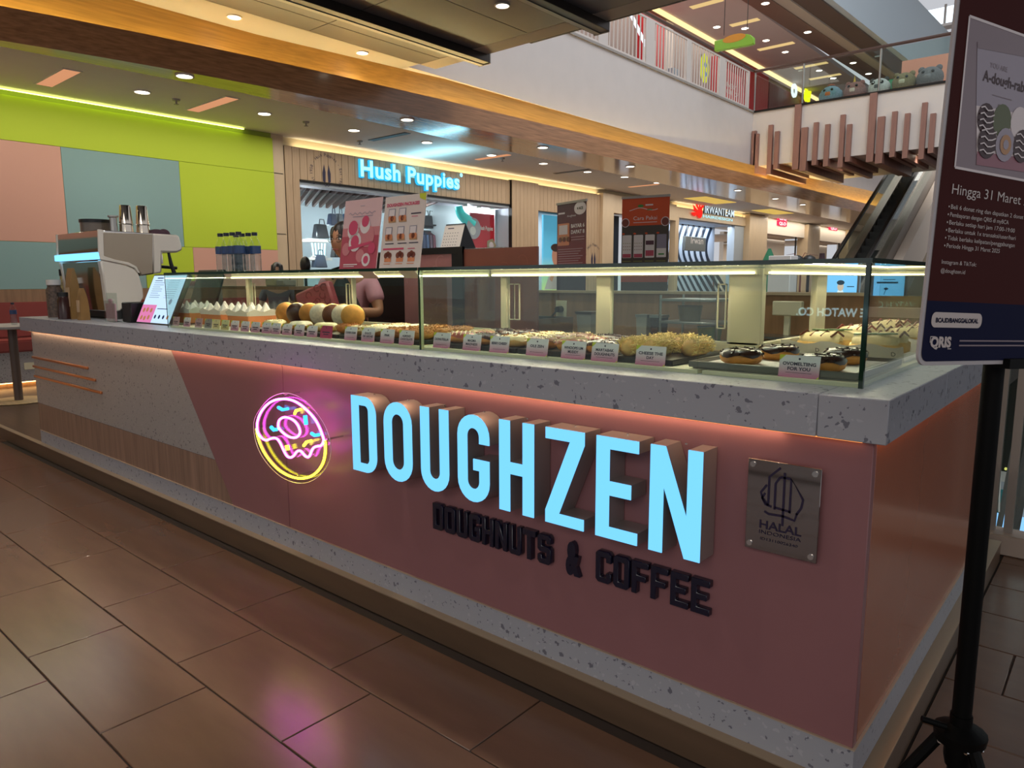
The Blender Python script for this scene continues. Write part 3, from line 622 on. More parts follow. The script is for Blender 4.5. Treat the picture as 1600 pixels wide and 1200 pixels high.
def donut_proto(kind):
    """first one made is reused; returns a fresh thing each time"""
    if kind in PROTO: return dup(PROTO[kind], (0, 0, 0), 'x', 0)
    rnd = random.Random(kind); R, r = .034, .022
    base = MB()
    if kind == 'bar':
        for i in range(1): pass
        n = 14
        prof = [(-.062+.124*i/(n-1)) for i in range(n)]
        base.tube([(0, y, .022) for y in prof], [.026*math.sqrt(max(.05, 1-(y/.066)**2)) if abs(y) > .045 else .026 for y in prof], 12)
        o = base.build('doughnut', m_doughp, ang=60)
        mb = MB()
        for i in range(420):
            y = rnd.uniform(-.062, .062); a = rnd.uniform(-.6, math.pi+.6); p = V((.028*math.cos(a), y, .022+.027*math.sin(a)))
            d = V((rnd.gauss(0, 1), rnd.gauss(0, 1), rnd.gauss(0, .5))).normalized()*.009
            mb.cyl(p-d, p+d+V((0, 0, .004)), .0011, n=3, caps=False)
        tp = mb.build('shredded_cheese', m_cheese, o, kind='stuff')
        PROTO[kind] = o; return o
    if kind.startswith('round'):
        top = {'round_plain': m_dough, 'round_choc': m_dark_d, 'round_cream': m_sugar, 'round_gold': mat('golden_dough', '#d99a48', .55, noise=((30, 30, 30), .2)), 'round_milk': m_brown}[kind]
        o = MB().lathe((0, 0, 0), [(.012, 0), (.036, .004), (.052, .018), (.056, .026), (.056, .034), (.052, .042), (.036, .056), (.010, .060)], 22).build('doughnut', m_doughp, ang=70)
        MB().lathe((0, 0, 0), [(.010, -.0015), (.037, .0022), (.0545, .0175), (.0555, .022)], 22, cap=True).build('fried_side', top, o, ang=70)
        MB().lathe((0, 0, 0), [(.0555, .038), (.0535, .0435), (.037, .0575), (.010, .0615)], 22).build('crust', m_dough if top is not m_sugar else m_sugar, o, ang=70)
        PROTO[kind] = o; return o
    dm = {'berry': m_dough, 'filled': m_doughp, 'almond': m_doughp, 'floss': m_dough}.get(kind, m_dough)
    torus(base, R, r, r*.85)
    o = base.build('doughnut', dm, ang=60)
    im = {'choc': m_dark_d, 'berry': m_red, 'filled': m_creami, 'almond': m_creami, 'floss': m_caram, 'milk': m_brown, 'plain': m_sugar, 'crumb': m_dark_d}[kind]
    ic = MB(); torus(ic, R, r+.0022, r*.85+.001, a0=.15, a1=math.pi-.15, wob=.22)
    io = ic.build('icing', im, o, ang=60)
    tp = MB()
    if kind in ('choc', 'crumb', 'floss', 'almond', 'milk'):
        mt = {'choc': m_dark_d, 'crumb': m_brown, 'floss': m_caram, 'almond': m_caram, 'milk': m_creami}[kind]
        for i in range(70 if kind != 'floss' else 200):
            t = rnd.uniform(0, 6.283); a = rnd.uniform(.35, 2.8); rr = R+(r+.003)*math.cos(a)
            p = V((rr*math.cos(t), rr*math.sin(t), r*.85+(r+.003)*.86*math.sin(a)))
            d = V((rnd.gauss(0, 1), rnd.gauss(0, 1), rnd.gauss(0, .6))).normalized()*(.0035 if kind != 'floss' else .009)
            tp.cyl(p-d, p+d, .0022 if kind != 'floss' else .001, n=3, caps=False)
        tp.build('topping', mt, io, kind='stuff')
    elif kind in ('berry',):
        for q in range(7):
            x = -.05+.0165*q; L = math.sqrt(max(0, .055**2-x*x)); pts = []
            for i in range(9):
                y = -L+2*L*i/8; rad = math.hypot(x, y); zz = r*.85+.001+(r+.0025)*.86*math.sqrt(max(0, 1-((rad-R)/(r+.0025))**2)) if abs(rad-R) < r else r*.7
                pts.append((x+.004*math.sin(i), y, zz+.001))
            tp.tube(pts, .0016, 4)
        tp.build('drizzle', m_creami, io)
    PROTO[kind] = o; return o
def donut(kind, x, y, z, label, rz=None, tilt=None, group=None, s=1.0):
    o = donut_proto(kind); o.location = (x, y, z)
    o.rotation_euler = (tilt or 0, 0, rz if rz is not None else random.uniform(0, 6)); o.scale = (s, s, s)
    tag(o, label, 'doughnut', group); return o
def tray(x0, x1, y0, y1, label, mt, z=ZT+.0105, h=.018, group='trays in the display cases'):
    t = MB((x0, y0, z)).box(x0, y0, z, x1, y1, z+h).build('serving_tray', mt, bev=.003, label=label, cat='tray', group=group)
    return t
# columns of doughnuts behind the readable cards: (x centre, kind, description, card)
cols = [(-2.16, 'almond', 'cream-iced almond ring doughnut', 'first card past the dark pink card'), (-2.03, 'plain', 'sugar-dusted ring doughnut', 'second card past the dark pink card'),
        (-1.90, 'floss', 'golden caramel floss ring doughnut', 'tenth card from the counter corner'), (-1.77, 'floss', 'shaggy caramel floss ring doughnut', 'ninth card, beside the glass joint'),
        (-1.53, 'berry', 'orange drizzled ring doughnut', 'eighth card from the counter corner'), (-1.40, 'crumb', 'dark crumb-topped ring doughnut', 'seventh card from the counter corner'),
        (-1.27, 'almond', 'pale nut-topped ring doughnut', 'sixth card from the counter corner'), (-1.14, 'milk', 'milk chocolate ring doughnut', 'fifth card from the counter corner'),
        (-1.01, 'berry', 'red drizzled ring doughnut', 'fourth card from the counter corner'), (-.885, 'crumb', 'dark chocolate crumb ring doughnut', 'third card from the counter corner')]
for k, (x, kd, ds, card) in enumerate(cols):
    for r_, (yy, rn) in enumerate(((.235, 'front'), (.35, 'middle'), (.465, 'rear'))):
        kk = kd
        if kd == 'berry' and r_ == 2: kk = 'choc'
        donut(kk, x+random.uniform(-.006, .006), yy, ZT+.0285, f'{ds if kk == kd else "chocolate ring doughnut"}, {rn} one behind the {card}', group='doughnuts in tray rows')
for a, b, lb in ((-2.235, -1.70, 'before the glass joint'), (-1.60, -1.21, 'behind the eighth to sixth cards'), (-1.20, -.82, 'behind the fifth to third cards'), (-.815, -.60, 'under the cheese bars')):
    tray(a, b, .172, .53, 'flat black doughnut tray '+lb, m_tray)
for k, (x, y) in enumerate(((-.775, .25), (-.695, .25), (-.775, .42), (-.695, .42), (-.62, .36))):
    donut('bar', x, y, ZT+.0285, 'long bar covered in shredded cheese, '+('first in front', 'second in front', 'first at the rear', 'second at the rear', 'nearest the doughnut tray')[k]+' behind the second card', rz=random.uniform(-.06, .06), group='cheese bars', s=1.08)
# standing doughnuts
for k, (px, kd, ds) in enumerate(((449, 'round_plain', 'orange-brown'), (466, 'round_choc', 'chocolate-dipped'), (486, 'round_plain', 'golden-brown'), (503, 'round_cream', 'pale sugar-covered'), (523, 'round_milk', 'chocolate-smeared'), (538, 'round_cream', 'cream-dusted'), (553, 'round_gold', 'plain golden'))):
    p = aY(px, 497, .44); donut(kd, p.x, .43, ZT+.086, ds+' filled doughnut standing on edge, '+('first', 'second', 'third', 'fourth', 'fifth', 'sixth', 'seventh')[k]+' from the paper baskets', rz=.8, tilt=-(R90-.22), group='doughnuts standing on edge', s=1.05)
for k, px in enumerate((430, 470, 510, 545)):
    p = aY(px, 508, .27); donut(('almond', 'plain', 'filled', 'floss')[k], p.x, .27, ZT+.0285, ('nut-topped', 'sugared', 'cream-iced', 'caramel')[k]+' ring doughnut lying flat before the standing doughnuts', group='flat doughnuts before the standing row')
tray(aY(425, 500, .3).x, -2.245, .172, .53, 'flat black tray under the standing doughnuts', m_tray)
# corner tray with four chocolate doughnuts
m_alu = mat('tray_metal', '#77726a', .35, metal=.6)
ctx0, ctx1, cty0, cty1 = -.545, -.085, .165, .60
tt = thing('sheet_tray', 'grey metal sheet tray lined with printed paper at the counter corner', 'tray', (ctx0, cty0, ZT+.0105))
O = (ctx0, cty0, ZT+.0105); zt_ = ZT+.0105
MB(O).box(ctx0+.01, cty0+.01, zt_, ctx1-.01, cty1-.01, zt_+.008).build('pan', m_alu, tt)
for (a, b, c, d) in ((ctx0, cty0, ctx1, cty0+.012), (ctx0, cty1-.012, ctx1, cty1), (ctx0, cty0+.012, ctx0+.012, cty1-.012), (ctx1-.012, cty0+.012, ctx1, cty1-.012)):
    MB(O).box(a, b, zt_+.004, c, d, zt_+.022).build('rim', m_alu, tt, bev=.002)
pp = MB(O).box(ctx0+.014, cty0+.014, zt_+.008, ctx1-.014, cty1-.014, zt_+.0115).build('liner_paper', m_paper, tt)
mk = MB(O); PT = PL((0, 0, zt_+.0118), (1, 0, 0), (0, 1, 0))
for i in range(60):
    x, y = random.uniform(ctx0+.03, ctx1-.05), random.uniform(cty0+.03, cty1-.03); mk.ribbon(PT, [(x, y), (x+.012, y+.006), (x+.026, y+.004)], .0022, .0004)
mk.build('print', m_ink, pp)
for (x, y, lb) in ((-.433, .27, 'nearest the cheese bars'), (-.395, .456, 'behind the nearest one'), (-.205, .46, 'farthest, by the side glass'), (-.20, .25, 'half hidden behind the corner card')):
    donut('choc', x, y, zt_+.012, 'dark chocolate topped ring doughnut on the printed paper, '+lb, group='chocolate doughnuts on the paper tray', s=1.08)
# paper boats with filled buns in the side arm
def boat(y0, y1, lb):
    t = thing('paper_boat', 'white printed paper boat tray in the side case, '+lb, 'paper tray', (-.28, y0, ZT+.0105), 0, 'paper boats')
    O = (-.28, y0, ZT+.0105); z = ZT+.0105; xa, xb = -.475, -.10
    MB(O).box(xa, y0, z, xb, y1, z+.006).build('base', m_paper, t)
    f = MB(O); n = 14
    for (ya, sgn) in ((y0, -1), (y1, 1)):
        vs = []
        for i in range(n+1):
            x = xa+(xb-xa)*i/n; vs += [(x, ya, z), (x+.003*math.sin(i*2.1), ya+sgn*.016, z+.05+.006*math.sin(i*1.3+y0))]
        f.add(vs, [(2*i, 2*i+2, 2*i+3, 2*i+1) for i in range(n)])
    f.build('flap', m_paper, t)
    e = MB(O); PF = PL((0, y0-.0085, z+.012), (1, 0, 0), (0, -.3, 1))
    for i in range(5): e.text('D', PF, xa+.04+.075*i, .008, .014, 0, .0015)
    e.build('print', m_ink, t)
boat(.70, 1.02, 'nearest the chocolate doughnuts'); boat(1.10, 1.42, 'middle one'); boat(1.50, 1.85, 'farthest one')
def bun(x, y, lb, topmt, rz):
    z = ZT+.018; t = thing('filled_bun', lb, 'bun', (x, y, z), rz, 'filled buns in the side case')
    n = 12; pr = [-.075+.15*i/(n-1) for i in range(n)]
    rr = [.034*max(.25, math.sqrt(max(0, 1-(a/.08)**2)))**.6 for a in pr]
    MB().tube([(a, 0, .03) for a in pr], rr, 12).build('bread', m_doughp, t, ang=60).scale = (1, 1, .85)
    MB().tube([(a*.9, 0, .042) for a in pr], [q*.92 for q in rr], 10).build('cream', m_creami, t, ang=60)
    b = MB()
    if topmt is m_green:
        for i in range(5): b.lathe((-.05+.024*i, .004*(-1)**i, .068+.001*i), [(.017, 0), (.018, .002), (.017, .004)], 10)
    else:
        for i in range(4): b.tube([(-.06+.035*i, -.025, .058), (-.05+.035*i, 0, .074), (-.04+.035*i, .025, .058)], .004, 5)
    b.build('topping', topmt, t)
rows = [(.78, ('cream', 'green')), (.90, ('green', 'cream')), (1.18, ('streak', 'cream')), (1.30, ('cream', 'streak')), (1.60, ('cream', 'streak')), (1.73, ('streak', 'cream'))]
for k, (y, pr_) in enumerate(rows):
    for j, x in enumerate((-.375, -.205)):
        kd = pr_[j]; mt = {'cream': m_brown, 'green': m_green, 'streak': m_red}[kd]
        ds = {'cream': 'cream bun with brown stripes', 'green': 'cream bun topped with green slices', 'streak': 'cream bun with red stripes'}[kd]
        bun(x, y, f'{ds} in {("nearest", "nearest", "middle", "middle", "farthest", "farthest")[k]} boat, {("front", "back")[k % 2]} row, {("inner side", "glass side")[j]}', mt, random.uniform(-.2, .2))
# orange paper-lined baskets
def basket(px, y, w_, lb):
    p = aY(px, 500, y); z = ZT+.0105; t = thing('snack_basket', lb, 'basket', (p.x, y, z), 0, 'orange paper-lined baskets')
    m_or = mat('orange_card', '#d9824f', .6)
    b = MB(); b.box(-w_/2, -.09, 0, w_/2, .09, .075); b.build('box', m_or, t, bev=.004)
    f = MB(); n = 16; vs = []
    for i in range(n):
        a = 2*math.pi*i/n; x = (w_/2+.004)*max(-1, min(1, 1.35*math.cos(a))); yy = .094*max(-1, min(1, 1.35*math.sin(a)))
        vs += [(x, yy, .062), (x*1.07, yy*1.07, .10 if i % 2 else .082)]
    f.add(vs, [(2*i, 2*((i+1) % n), 2*((i+1) % n)+1, 2*i+1) for i in range(n)]); f.build('paper_lining', m_paper, t)
    for i in range(3):
        for j in range(2):
            c = MB(); x0 = -w_/2+w_*(i+.5)/3; y0 = -.045+.09*j
            c.lathe((x0, y0, .05), [(.030, 0), (.036, .035), (.02, .055), (.004, .075+.01*((i+j) % 2))], 7); c.build('wrapped_snack', m_paper, t)
basket(305, .40, .24, 'orange basket with white paper wraps nearest the menu screen'); basket(352, .40, .24, 'orange basket with tall white paper wraps, middle of three'); basket(394, .40, .22, 'orange basket with white paper wraps nearest the standing doughnuts')
# ---- price cards
m_card = grad('price_card', '#c25a8a', '#ece4e6', 2, .008, .052, .35); m_cardk = mat('berry_card', '#b83a63', .4); m_cardy = grad('yellow_card', '#c9b070', '#d8d4a0', 2, .008, .052, .4)
m_yel = mat('lime_yellow', '#c9cf3a', .5); m_acr = glass('acrylic'); m_pinkcard = mat('dusty_card', '#c49aa0', .5)
def card(px, text, label, w_=.092, h_=.066, y=.158, mt=None, sub=True):
    x = aY(px, 530, y).x; t = thing('price_card', label, 'price card', (x, y, ZT), 0, 'price cards along the front glass')
    P = PL((-w_/2, 0, .002), (1, 0, 0), (0, .16, 1))
    MB().obox(P, 0, 0, 0, w_, h_, .002).build('panel', mt or m_card, t)
    MB().box(-w_/2, .0, 0, w_/2, .012, .0025).build('foot', m_acr, t)
    a = MB(); q = lambda c: None
    a.poly(P, [(0, h_), (.016, h_), (.004, h_-.012), (0, h_-.014)], .0026, 1); a.poly(P, [(w_, 0), (w_, .014), (w_-.012, .003), (w_-.014, 0)], .0026, 1)
    a.disc(P, w_/2, h_*.86, .003, .0026, 0, 8)
    ls = text.split('|') if text else []
    for i, s_ in enumerate(ls): a.text(s_, P, w_/2, h_*(.62 if len(ls) == 1 else .66)-.013*i-.004, .0088, 0, .0026, 'c', width=min(w_*.82, .0088*.95*len(s_)), bold=.03)
    if not ls: a.rect(P, w_*.18, h_*.5, w_*.82, h_*.58, .0026, 0); a.rect(P, w_*.28, h_*.36, w_*.72, h_*.42, .0026, 0)
    if sub: a.rect(P, w_*.18, h_*.30, w_*.82, h_*.315, .0026, 0)
    a.build('print', [m_ink, m_yel], t)
R_ = [(1250, 'OVOMELTIING|FOR YOU', .104), (1016, 'CHEESE THE|DAY', .1), (944, 'MARTABAK|DOUGHNUTS', .098), (895, 'WHOOPS UM|MUDDY', .096), (838, 'OLE ZEN', .092), (779, 'BERRY CHEESY', .09), (736, 'MAGMA|MADNESS', .09), (689, 'DONUTELLA', .09), (634, 'ALMOND|CHOCOLATE', .088), (604, 'PINK', .086), (574, 'DULCE|DE LECHE', .086), (547, 'COOKIES CREAM', .084)]
for k, (px, tx, w_) in enumerate(R_): card(px, tx, 'small pink price card with dark lettering, '+('first','second','third','fourth','fifth','sixth','seventh','eighth','ninth','tenth','eleventh','twelfth')[k]+' from the counter corner', w_)
nth = ['first', 'second', 'third', 'fourth', 'fifth', 'sixth', 'seventh', 'eighth', 'ninth', 'tenth', 'eleventh', 'twelfth', 'thirteenth', 'fourteenth']
for k, px in enumerate((276, 293, 311, 326, 338, 352, 367, 383, 399, 416, 431, 448, 467, 487)):
    mt = {0: m_pinkcard, 2: m_pinkcard, 3: mat('grey_card', '#9a9390', .5), 4: m_creami, 5: m_cardy}.get(k, m_card)
    card(px, '', f'small {"yellowish" if k == 5 else "dusty pink" if k in (0, 2) else "grey" if k == 3 else "cream" if k == 4 else "pink"} price card, {nth[k]} card from the menu screen', .08, .06, .158, mt)
card(509, '', 'plain dark pink card in the middle of the row of price cards', .088, .064, .158, m_cardk, False)
# ================================================================ ON AND BEHIND THE COUNTER
# tilted menu screen
bl = aY(212, 506, .20); brr = aY(264, 509, .20); tl = aY(234, 429, .34)
ms = thing('menu_screen', 'glowing tilted menu screen in front of the coffee machine by the glass case', 'menu screen', (bl.x, .20, ZT))
wS = brr.x-bl.x; PM = PL((0, 0, 0), (1, 0, 0), (0, .14, tl.z-ZT)); hS = V((0, .14, tl.z-ZT)).length
MB().obox(PM, 0, 0, -.03, wS, hS, 0).build('housing', m_black, ms, bev=.003)
e_scr = emat('screen_white', '#c8e4ff', 1.15); e_scrp = emat('screen_pink', '#f08ac0', .9); e_scrd = emat('screen_ink', '#41507a', .5); e_scro = emat('screen_food', '#c98a5a', .8); e_scrg = emat('screen_grey', '#9fb4d0', .8)
a = MB(); a.rect(PM, .01, .01, wS-.01, hS-.01, .001, 0); a.rect(PM, .01, .01, wS*.45, hS*.38, .0018, 1)
for j in range(9): a.rect(PM, wS*.12, hS*(.86-.042*j), wS*(.42 if j % 3 else .34), hS*(.872-.042*j), .0018, 2 if j == 0 else 4); a.rect(PM, wS*.55, hS*(.86-.042*j), wS*.85, hS*(.868-.042*j), .0018, 4)
a.rect(PM, wS*.16, hS*.91, wS*.34, hS*.93, .0018, 2)
for j, (u, v) in enumerate(((.12, .27), (.22, .28), (.34, .27), (.12, .12), (.22, .11), (.33, .13))): a.disc(PM, wS*u, hS*v, .016, .0024, 3, 10)
for j in range(4): a.disc(PM, wS*(.52+.12*j), hS*.15, .014, .0024, 2 if j < 3 else 3, 10)
a.rect(PM, wS*.5, hS*.3, wS*.8, hS*.315, .0024, 2); a.disc(PM, wS*.8, hS*.45, .02, .0024, 4, 10)
a.build('screen', [e_scr, e_scrp, e_scrd, e_scro, e_scrg], ms)
# ---- coffee machine: profile in the plane of its right side
MX = -4.98; MW = .80
cm = thing('coffee_machine', 'large white and mirror steel espresso machine with glowing blue band on the counter', 'coffee machine', (MX-MW/2, .5, ZT))
O = (MX-MW/2, .5, ZT)
def Z6(x, y): p = aX(60+x/5.4545, 300+y/5.4545, MX); return (p.y, p.z)
PS = PL((MX, 0, 0), (0, 1, 0), (0, 0, 1))
def side(pts, w0, w1, name, mt, bev=.006, parent=cm):
    lp = [Z6(*q) for q in pts]
    ar = sum(lp[i][0]*lp[(i+1) % len(lp)][1]-lp[(i+1) % len(lp)][0]*lp[i][1] for i in range(len(lp)))
    if ar < 0: lp.reverse()
    return MB(O).prism(PS, [lp], w0, w1).build(name, mt, parent, bev=bev)
m_enam = mat('white_enamel', '#e4dcd0', .3, coat=.3); m_mir = mat('mirror_steel', '#c9c2ba', .1, metal=1)
upper = [(505, 322), (985, 352), (985, 700), (880, 715), (850, 660), (760, 610), (640, 588), (540, 562), (512, 512)]
side(upper, -MW+.02, -.006, 'body', m_mir)
side([(545, 345), (975, 360), (975, 690), (880, 705), (850, 655), (760, 603), (640, 578), (548, 552)], -.006, .0, 'side_plate', mat('side_steel', '#b5a692', .35, metal=.5), .002)
side([(500, 318), (545, 322), (552, 545), (640, 575), (760, 600), (830, 635), (862, 690), (840, 690), (815, 650), (750, 622), (635, 597), (520, 575), (508, 520)], -.004, .016, 'trim_frame', m_enam, .003)
side([(520, 578), (635, 600), (750, 625), (815, 655), (850, 700), (885, 820), (893, 895), (868, 940), (745, 948), (690, 1015), (588, 1022), (545, 700)], -.05, .012, 'foot_panel', m_enam, .008)
f2 = side([(520, 578), (635, 600), (750, 625), (815, 655), (850, 700), (885, 820), (893, 895), (868, 940), (745, 948), (690, 1015), (588, 1022), (545, 700)], -MW, -MW+.05, 'foot_panel', m_enam, .008)
side([(500, 318), (545, 322), (552, 545), (862, 690), (840, 700), (635, 597), (520, 575), (508, 520)], -MW-.016, -MW+.004, 'trim_frame', m_enam, .003)
side([(530, 585), (640, 600), (745, 948), (690, 1010), (595, 1018), (548, 700)], -MW+.05, -.05, 'back_plate', m_mir, .006)
side([(980, 352), (1205, 366), (1240, 490), (1190, 516), (1060, 512), (1060, 690), (980, 700)], -MW+.03, -.01, 'group_housing', m_enam, .012)
bb = aX(60+500/5.4545, 300+515/5.4545, MX); bc = aX(60+515/5.4545, 300+572/5.4545, MX)
MB(O).box(MX-MW-.01, bb.y-.012, bc.z, MX+.012, bb.y+.03, bb.z).build('light_band', emat('blue_band', '#7fd0ff', 1.6), cm, bev=.004)
MB(O).box(MX-MW+.08, .32, ZT, MX-.08, .82, ZT+.07).build('drip_tray', m_black, cm, bev=.006)
for sx in (MX-MW+.06, MX-.10):
    for sy in (.34, .78): MB(O).cyl((sx, sy, ZT), (sx, sy, ZT+.06), .028, .022).build('foot', m_black, cm)
gp = aX(60+1130/5.4545, 300+515/5.4545, MX)
for k in (0, 1):
    xg = MX-.16-.34*k
    g_ = MB(O).lathe((xg, gp.y-.03, gp.z-.08), [(.036, 0), (.036, .05), (.03, .09)], 16).build('group_head', m_chrome, cm)
    MB(O).tube([(xg, gp.y-.03, gp.z-.085), (xg, gp.y-.02, gp.z-.10), (xg+.02, gp.y+.10, gp.z-.11)], .012).build('portafilter', m_black, g_)
MB(O).tube([(MX-.04, gp.y, gp.z), (MX-.035, gp.y+.01, gp.z-.08), (MX-.03, gp.y+.03, gp.z-.16), (MX-.03, gp.y+.03, gp.z-.26)], [.010, .014, .016, .006]).build('steam_wand', m_black, cm)
top_z = Z6(700, 336)[1]
def cup_stack(px, py0, y, x, lb, r=.046):
    z1 = aX(px, py0, x).z; t = thing('cup_stack', lb, 'cups', (x, y, top_z), 0, 'steel cups on the coffee machine')
    h = z1-top_z; MB().lathe((0, 0, 0), [(r, 0), (r*.98, .01), (r*.92, h*.30), (r*.96, h*.31), (r*.94, h*.36), (r*.78, h*.97), (r*.74, h)], 20).build('top_cup', mat('polished_cup', '#d6c9b8', .08, metal=1), t)
    MB().tube([(r*1.0*math.cos(i*.5236), r*math.sin(i*.5236), h*.31) for i in range(12)], .003, 5, closed=True).build('rim', m_chrome, t)
ps1 = aX(197, 350, MX-.12); ps2 = aX(223, 350, MX-.12)
cup_stack(197, 321, ps1.y, MX-.12, 'taller stack of shiny upturned steel cups nearer the salmon wall'); cup_stack(223, 322, ps2.y, MX-.12, 'second stack of shiny upturned steel cups beside the cloth')
p = aX(177, 345, MX-.12); MB((p.x, p.y, top_z)).lathe((p.x, p.y, top_z), [(.026, 0), (.024, .06), (.024, .10), (.034, .105), (.034, .115)], 14).build('tamper', m_steel, label='small grey tamper next to the steel cup stacks', cat='tamper')
p = aX(150, 352, MX-.3); t = thing('bowl', 'black topped glass tub at the back on the coffee machine', 'tub', (p.x, p.y, top_z)); MB().lathe((0, 0, 0), [(.10, 0), (.10, .07)], 20).build('tub', mat('tub_dark', '#6d6258', .3), t); MB().lathe((0, 0, .07), [(.106, 0), (.106, .022)], 20).build('lid', m_black, t)
p = aX(245, 360, MX-.12); c_ = MB((p.x, p.y, top_z))
c_.ball((p.x, p.y, top_z+.0), .06, 10, 6, 0, (.9, 1.2, .6), R90); c_.ball((p.x, p.y+.05, top_z), .045, 9, 5, 0, (1, 1, .9), R90); c_.build('cloth', mat('purple_cloth', '#4c3440', .9, noise=((60, 60, 60), .2)), label='crumpled dark purple cloth on the coffee machine top', cat='cloth')
# ---- jars, coffee bags and flyer holder
def jar(x, y, h, r, lb, body, lid):
    t = thing('jar', lb, 'jar', (x, y, ZT)); MB().lathe((0, 0, 0), [(r, 0), (r, h*.72), (r*.8, h*.8), (r*.8, h*.86)], 16).build('body', body, t); MB().lathe((0, 0, h*.86), [(r*.88, 0), (r*.88, h*.14)], 16).build('lid', lid, t); return t
m_bean = mat('bean_mix', '#5d4a3e', .5, noise=((60, 60, 60), .6)); m_lab = mat('jar_label', '#b3a070', .6, noise=((25, 25, 25), .5))
p = aZ(88, 494, ZT); q = aZ(118, 496, ZT)
jar(aY(88, 490, .15).x, .15, .28, .055, 'tall glass jar of mixed candies at the counter end', m_bean, m_white); jar(aY(103, 494, .10).x, .10, .19, .05, 'dark red jar with white label at the counter end', mat('dark_jar', '#3a1c18', .25), m_black)
t = jar(-5.93, .30, .36, .055, 'tall jar with black lid and colourful label behind the candy jar', m_lab, m_black)
def bag(x, y, w_, d_, h, lb, mt):
    t = thing('coffee_bag', lb, 'bag', (x, y, ZT), 0, 'kraft coffee bags by the machine'); n = 8; vs = []
    for j in range(n+1):
        f = j/n; dd = d_*(1-f**3*.85); ww = w_*(1-.05*f)
        vs += [(-ww/2, -dd/2, h*f), (ww/2, -dd/2, h*f), (ww/2, dd/2, h*f), (-ww/2, dd/2, h*f)]
    fs = [(4*j+i, 4*j+(i+1) % 4, 4*j+4+(i+1) % 4, 4*j+4+i) for j in range(n) for i in range(4)]+[(3, 2, 1, 0), (4*n, 4*n+1, 4*n+2, 4*n+3)]
    MB().add(vs, fs).build('pouch', mt, t)
    MB().box(-w_*.32, -d_/2-.002, h*.25, w_*.32, -d_/2+.004, h*.62).build('label', mat('bag_label', '#c9a988', .6), t)
m_kraft = mat('kraft_paper', '#9a7442', .45, noise=((9, 9, 9), .15))
bag(aY(117, 495, .15).x, .15, .11, .07, .36, 'tall kraft coffee bag at the back of the coffee machine', m_kraft); bag(aY(131, 497, .13).x, .13, .07, .06, .22, 'shorter kraft coffee bag tucked against the machine foot', m_kraft)
pf = aZ(193, 502, ZT); ph = thing('flyer_holder', 'clear acrylic holder with pink flyers before the coffee machine', 'flyer holder', (pf.x, .17, ZT))
for k in (-1, 0, 1): MB().box(.055*k-.024, -.012, .004, .055*k+.024, -.004, .12+.03*(k == 0)).build('flyer', mat('flyer_pink', '#c9a0a8', .5), ph)
MB().box(-.085, -.02, 0, .085, -.017, .14).box(-.085, -.02, 0, .085, .03, .003).box(-.085, .0, 0, .085, .003, .19).build('holder', m_acr, ph)
MB((pf.x+.16, .2, ZT)).box(pf.x+.10, .19, ZT, pf.x+.24, .30, ZT+.13).build('napkin_box', m_black, bev=.006, label='plain black napkin box between flyers and menu screen', cat='box')
# ---- water bottles on the glass top
m_pet = glass('bottle_plastic', '#f8fbfb', 1.0, .05); m_blue = mat('label_blue', '#2b4470', .4); m_cap = mat('cap_navy', '#141a30', .4)
def bottle_proto(loc, lb, grp, cat='bottle', lab=m_blue, cap=m_cap):
    b = MB(loc).lathe(loc, [(.026, 0), (.031, .008), (.031, .03), (.029, .04), (.031, .05), (.031, .075), (.029, .085), (.031, .10), (.031, .145), (.022, .178), (.013, .195), (.013, .205)], 14).build('water_bottle', m_pet, label=lb, cat=cat, group=grp)
    MB().lathe((0, 0, .205), [(.0155, 0), (.0155, .018)], 12).build('cap', cap, b)
    MB().lathe((0, 0, .106), [(.0315, 0), (.0315, .042)], 14, cap=False).build('label', lab, b)
    MB().lathe((0, 0, .004), [(.024, 0), (.028, .01), (.028, .098)], 12).build('water', glass('water', '#f0f6f8', .8), b)
    return b
zb = ZG+.010
xb0 = aY(346, 400, .36).x; nm = ('first', 'second', 'third', 'fourth')
wb = None
for r_ in range(2):
    for k in range(4):
        loc = (xb0+.068*k+.02*r_, .36+.085*r_, zb); lb = f'{nm[k]} water bottle in the {("front", "rear")[r_]} row on the glass case, counted from the green wall'
        if wb is None: wb = bottle_proto(loc, lb, 'water bottles on the glass case')
        else: dup(wb, loc, lb)
# ---- two menu boards standing on the case
def board(pxs, yb, yt, name, lb, mt):
    a = aY(pxs[0], 420, yb); b = aY(pxs[1], 420, yb); tz = aY(pxs[2], pxs[3], yt).z
    t = thing(name, lb, 'poster', (a.x, yb, zb), 0, 'menu boards on the glass case')
    P = PL((0, 0, 0), (1, 0, 0), (0, yt-yb, tz-zb)); h = V((0, yt-yb, tz-zb)).length
    MB().obox(P, 0, 0, -.004, b.x-a.x, h, 0).build('board', mt, t)
    MB().obox(PL(P(0, .02, -.004), (1, 0, 0), (0, .8, -.6)), (b.x-a.x)*.3, 0, 0, (b.x-a.x)*.7, h*.3, .003).build('stand', mt, t)
    return t, P, b.x-a.x, h
m_pb = mat('poster_pink', '#dcb6b8', .45); m_pr = mat('poster_red', '#b84a5e', .45); m_pm = mat('poster_mid', '#cf7f86', .45); m_pw = mat('poster_white', '#e3d6d6', .45)
m_brn = mat('print_brown', '#7a3a2c', .5); m_org = mat('print_orange', '#d8865c', .5); m_tan = mat('print_tan', '#b98a62', .5); m_pkink = mat('print_pink', '#d0476c', .5); m_gry = mat('print_grey', '#8d8798', .5)
t, P, w_, h = board((530, 587, 544, 314), .30, .35, 'menu_board', 'pink menu board with strawberry drinks standing on the glass case', m_pb)
a = MB()
a.rect(P, 0, 0, w_, h*.48, .0008, 1); a.rect(P, 0, h*.48, w_, h*.6, .0008, 2); a.rect(P, 0, 0, w_, h*.12, .0012, 1)
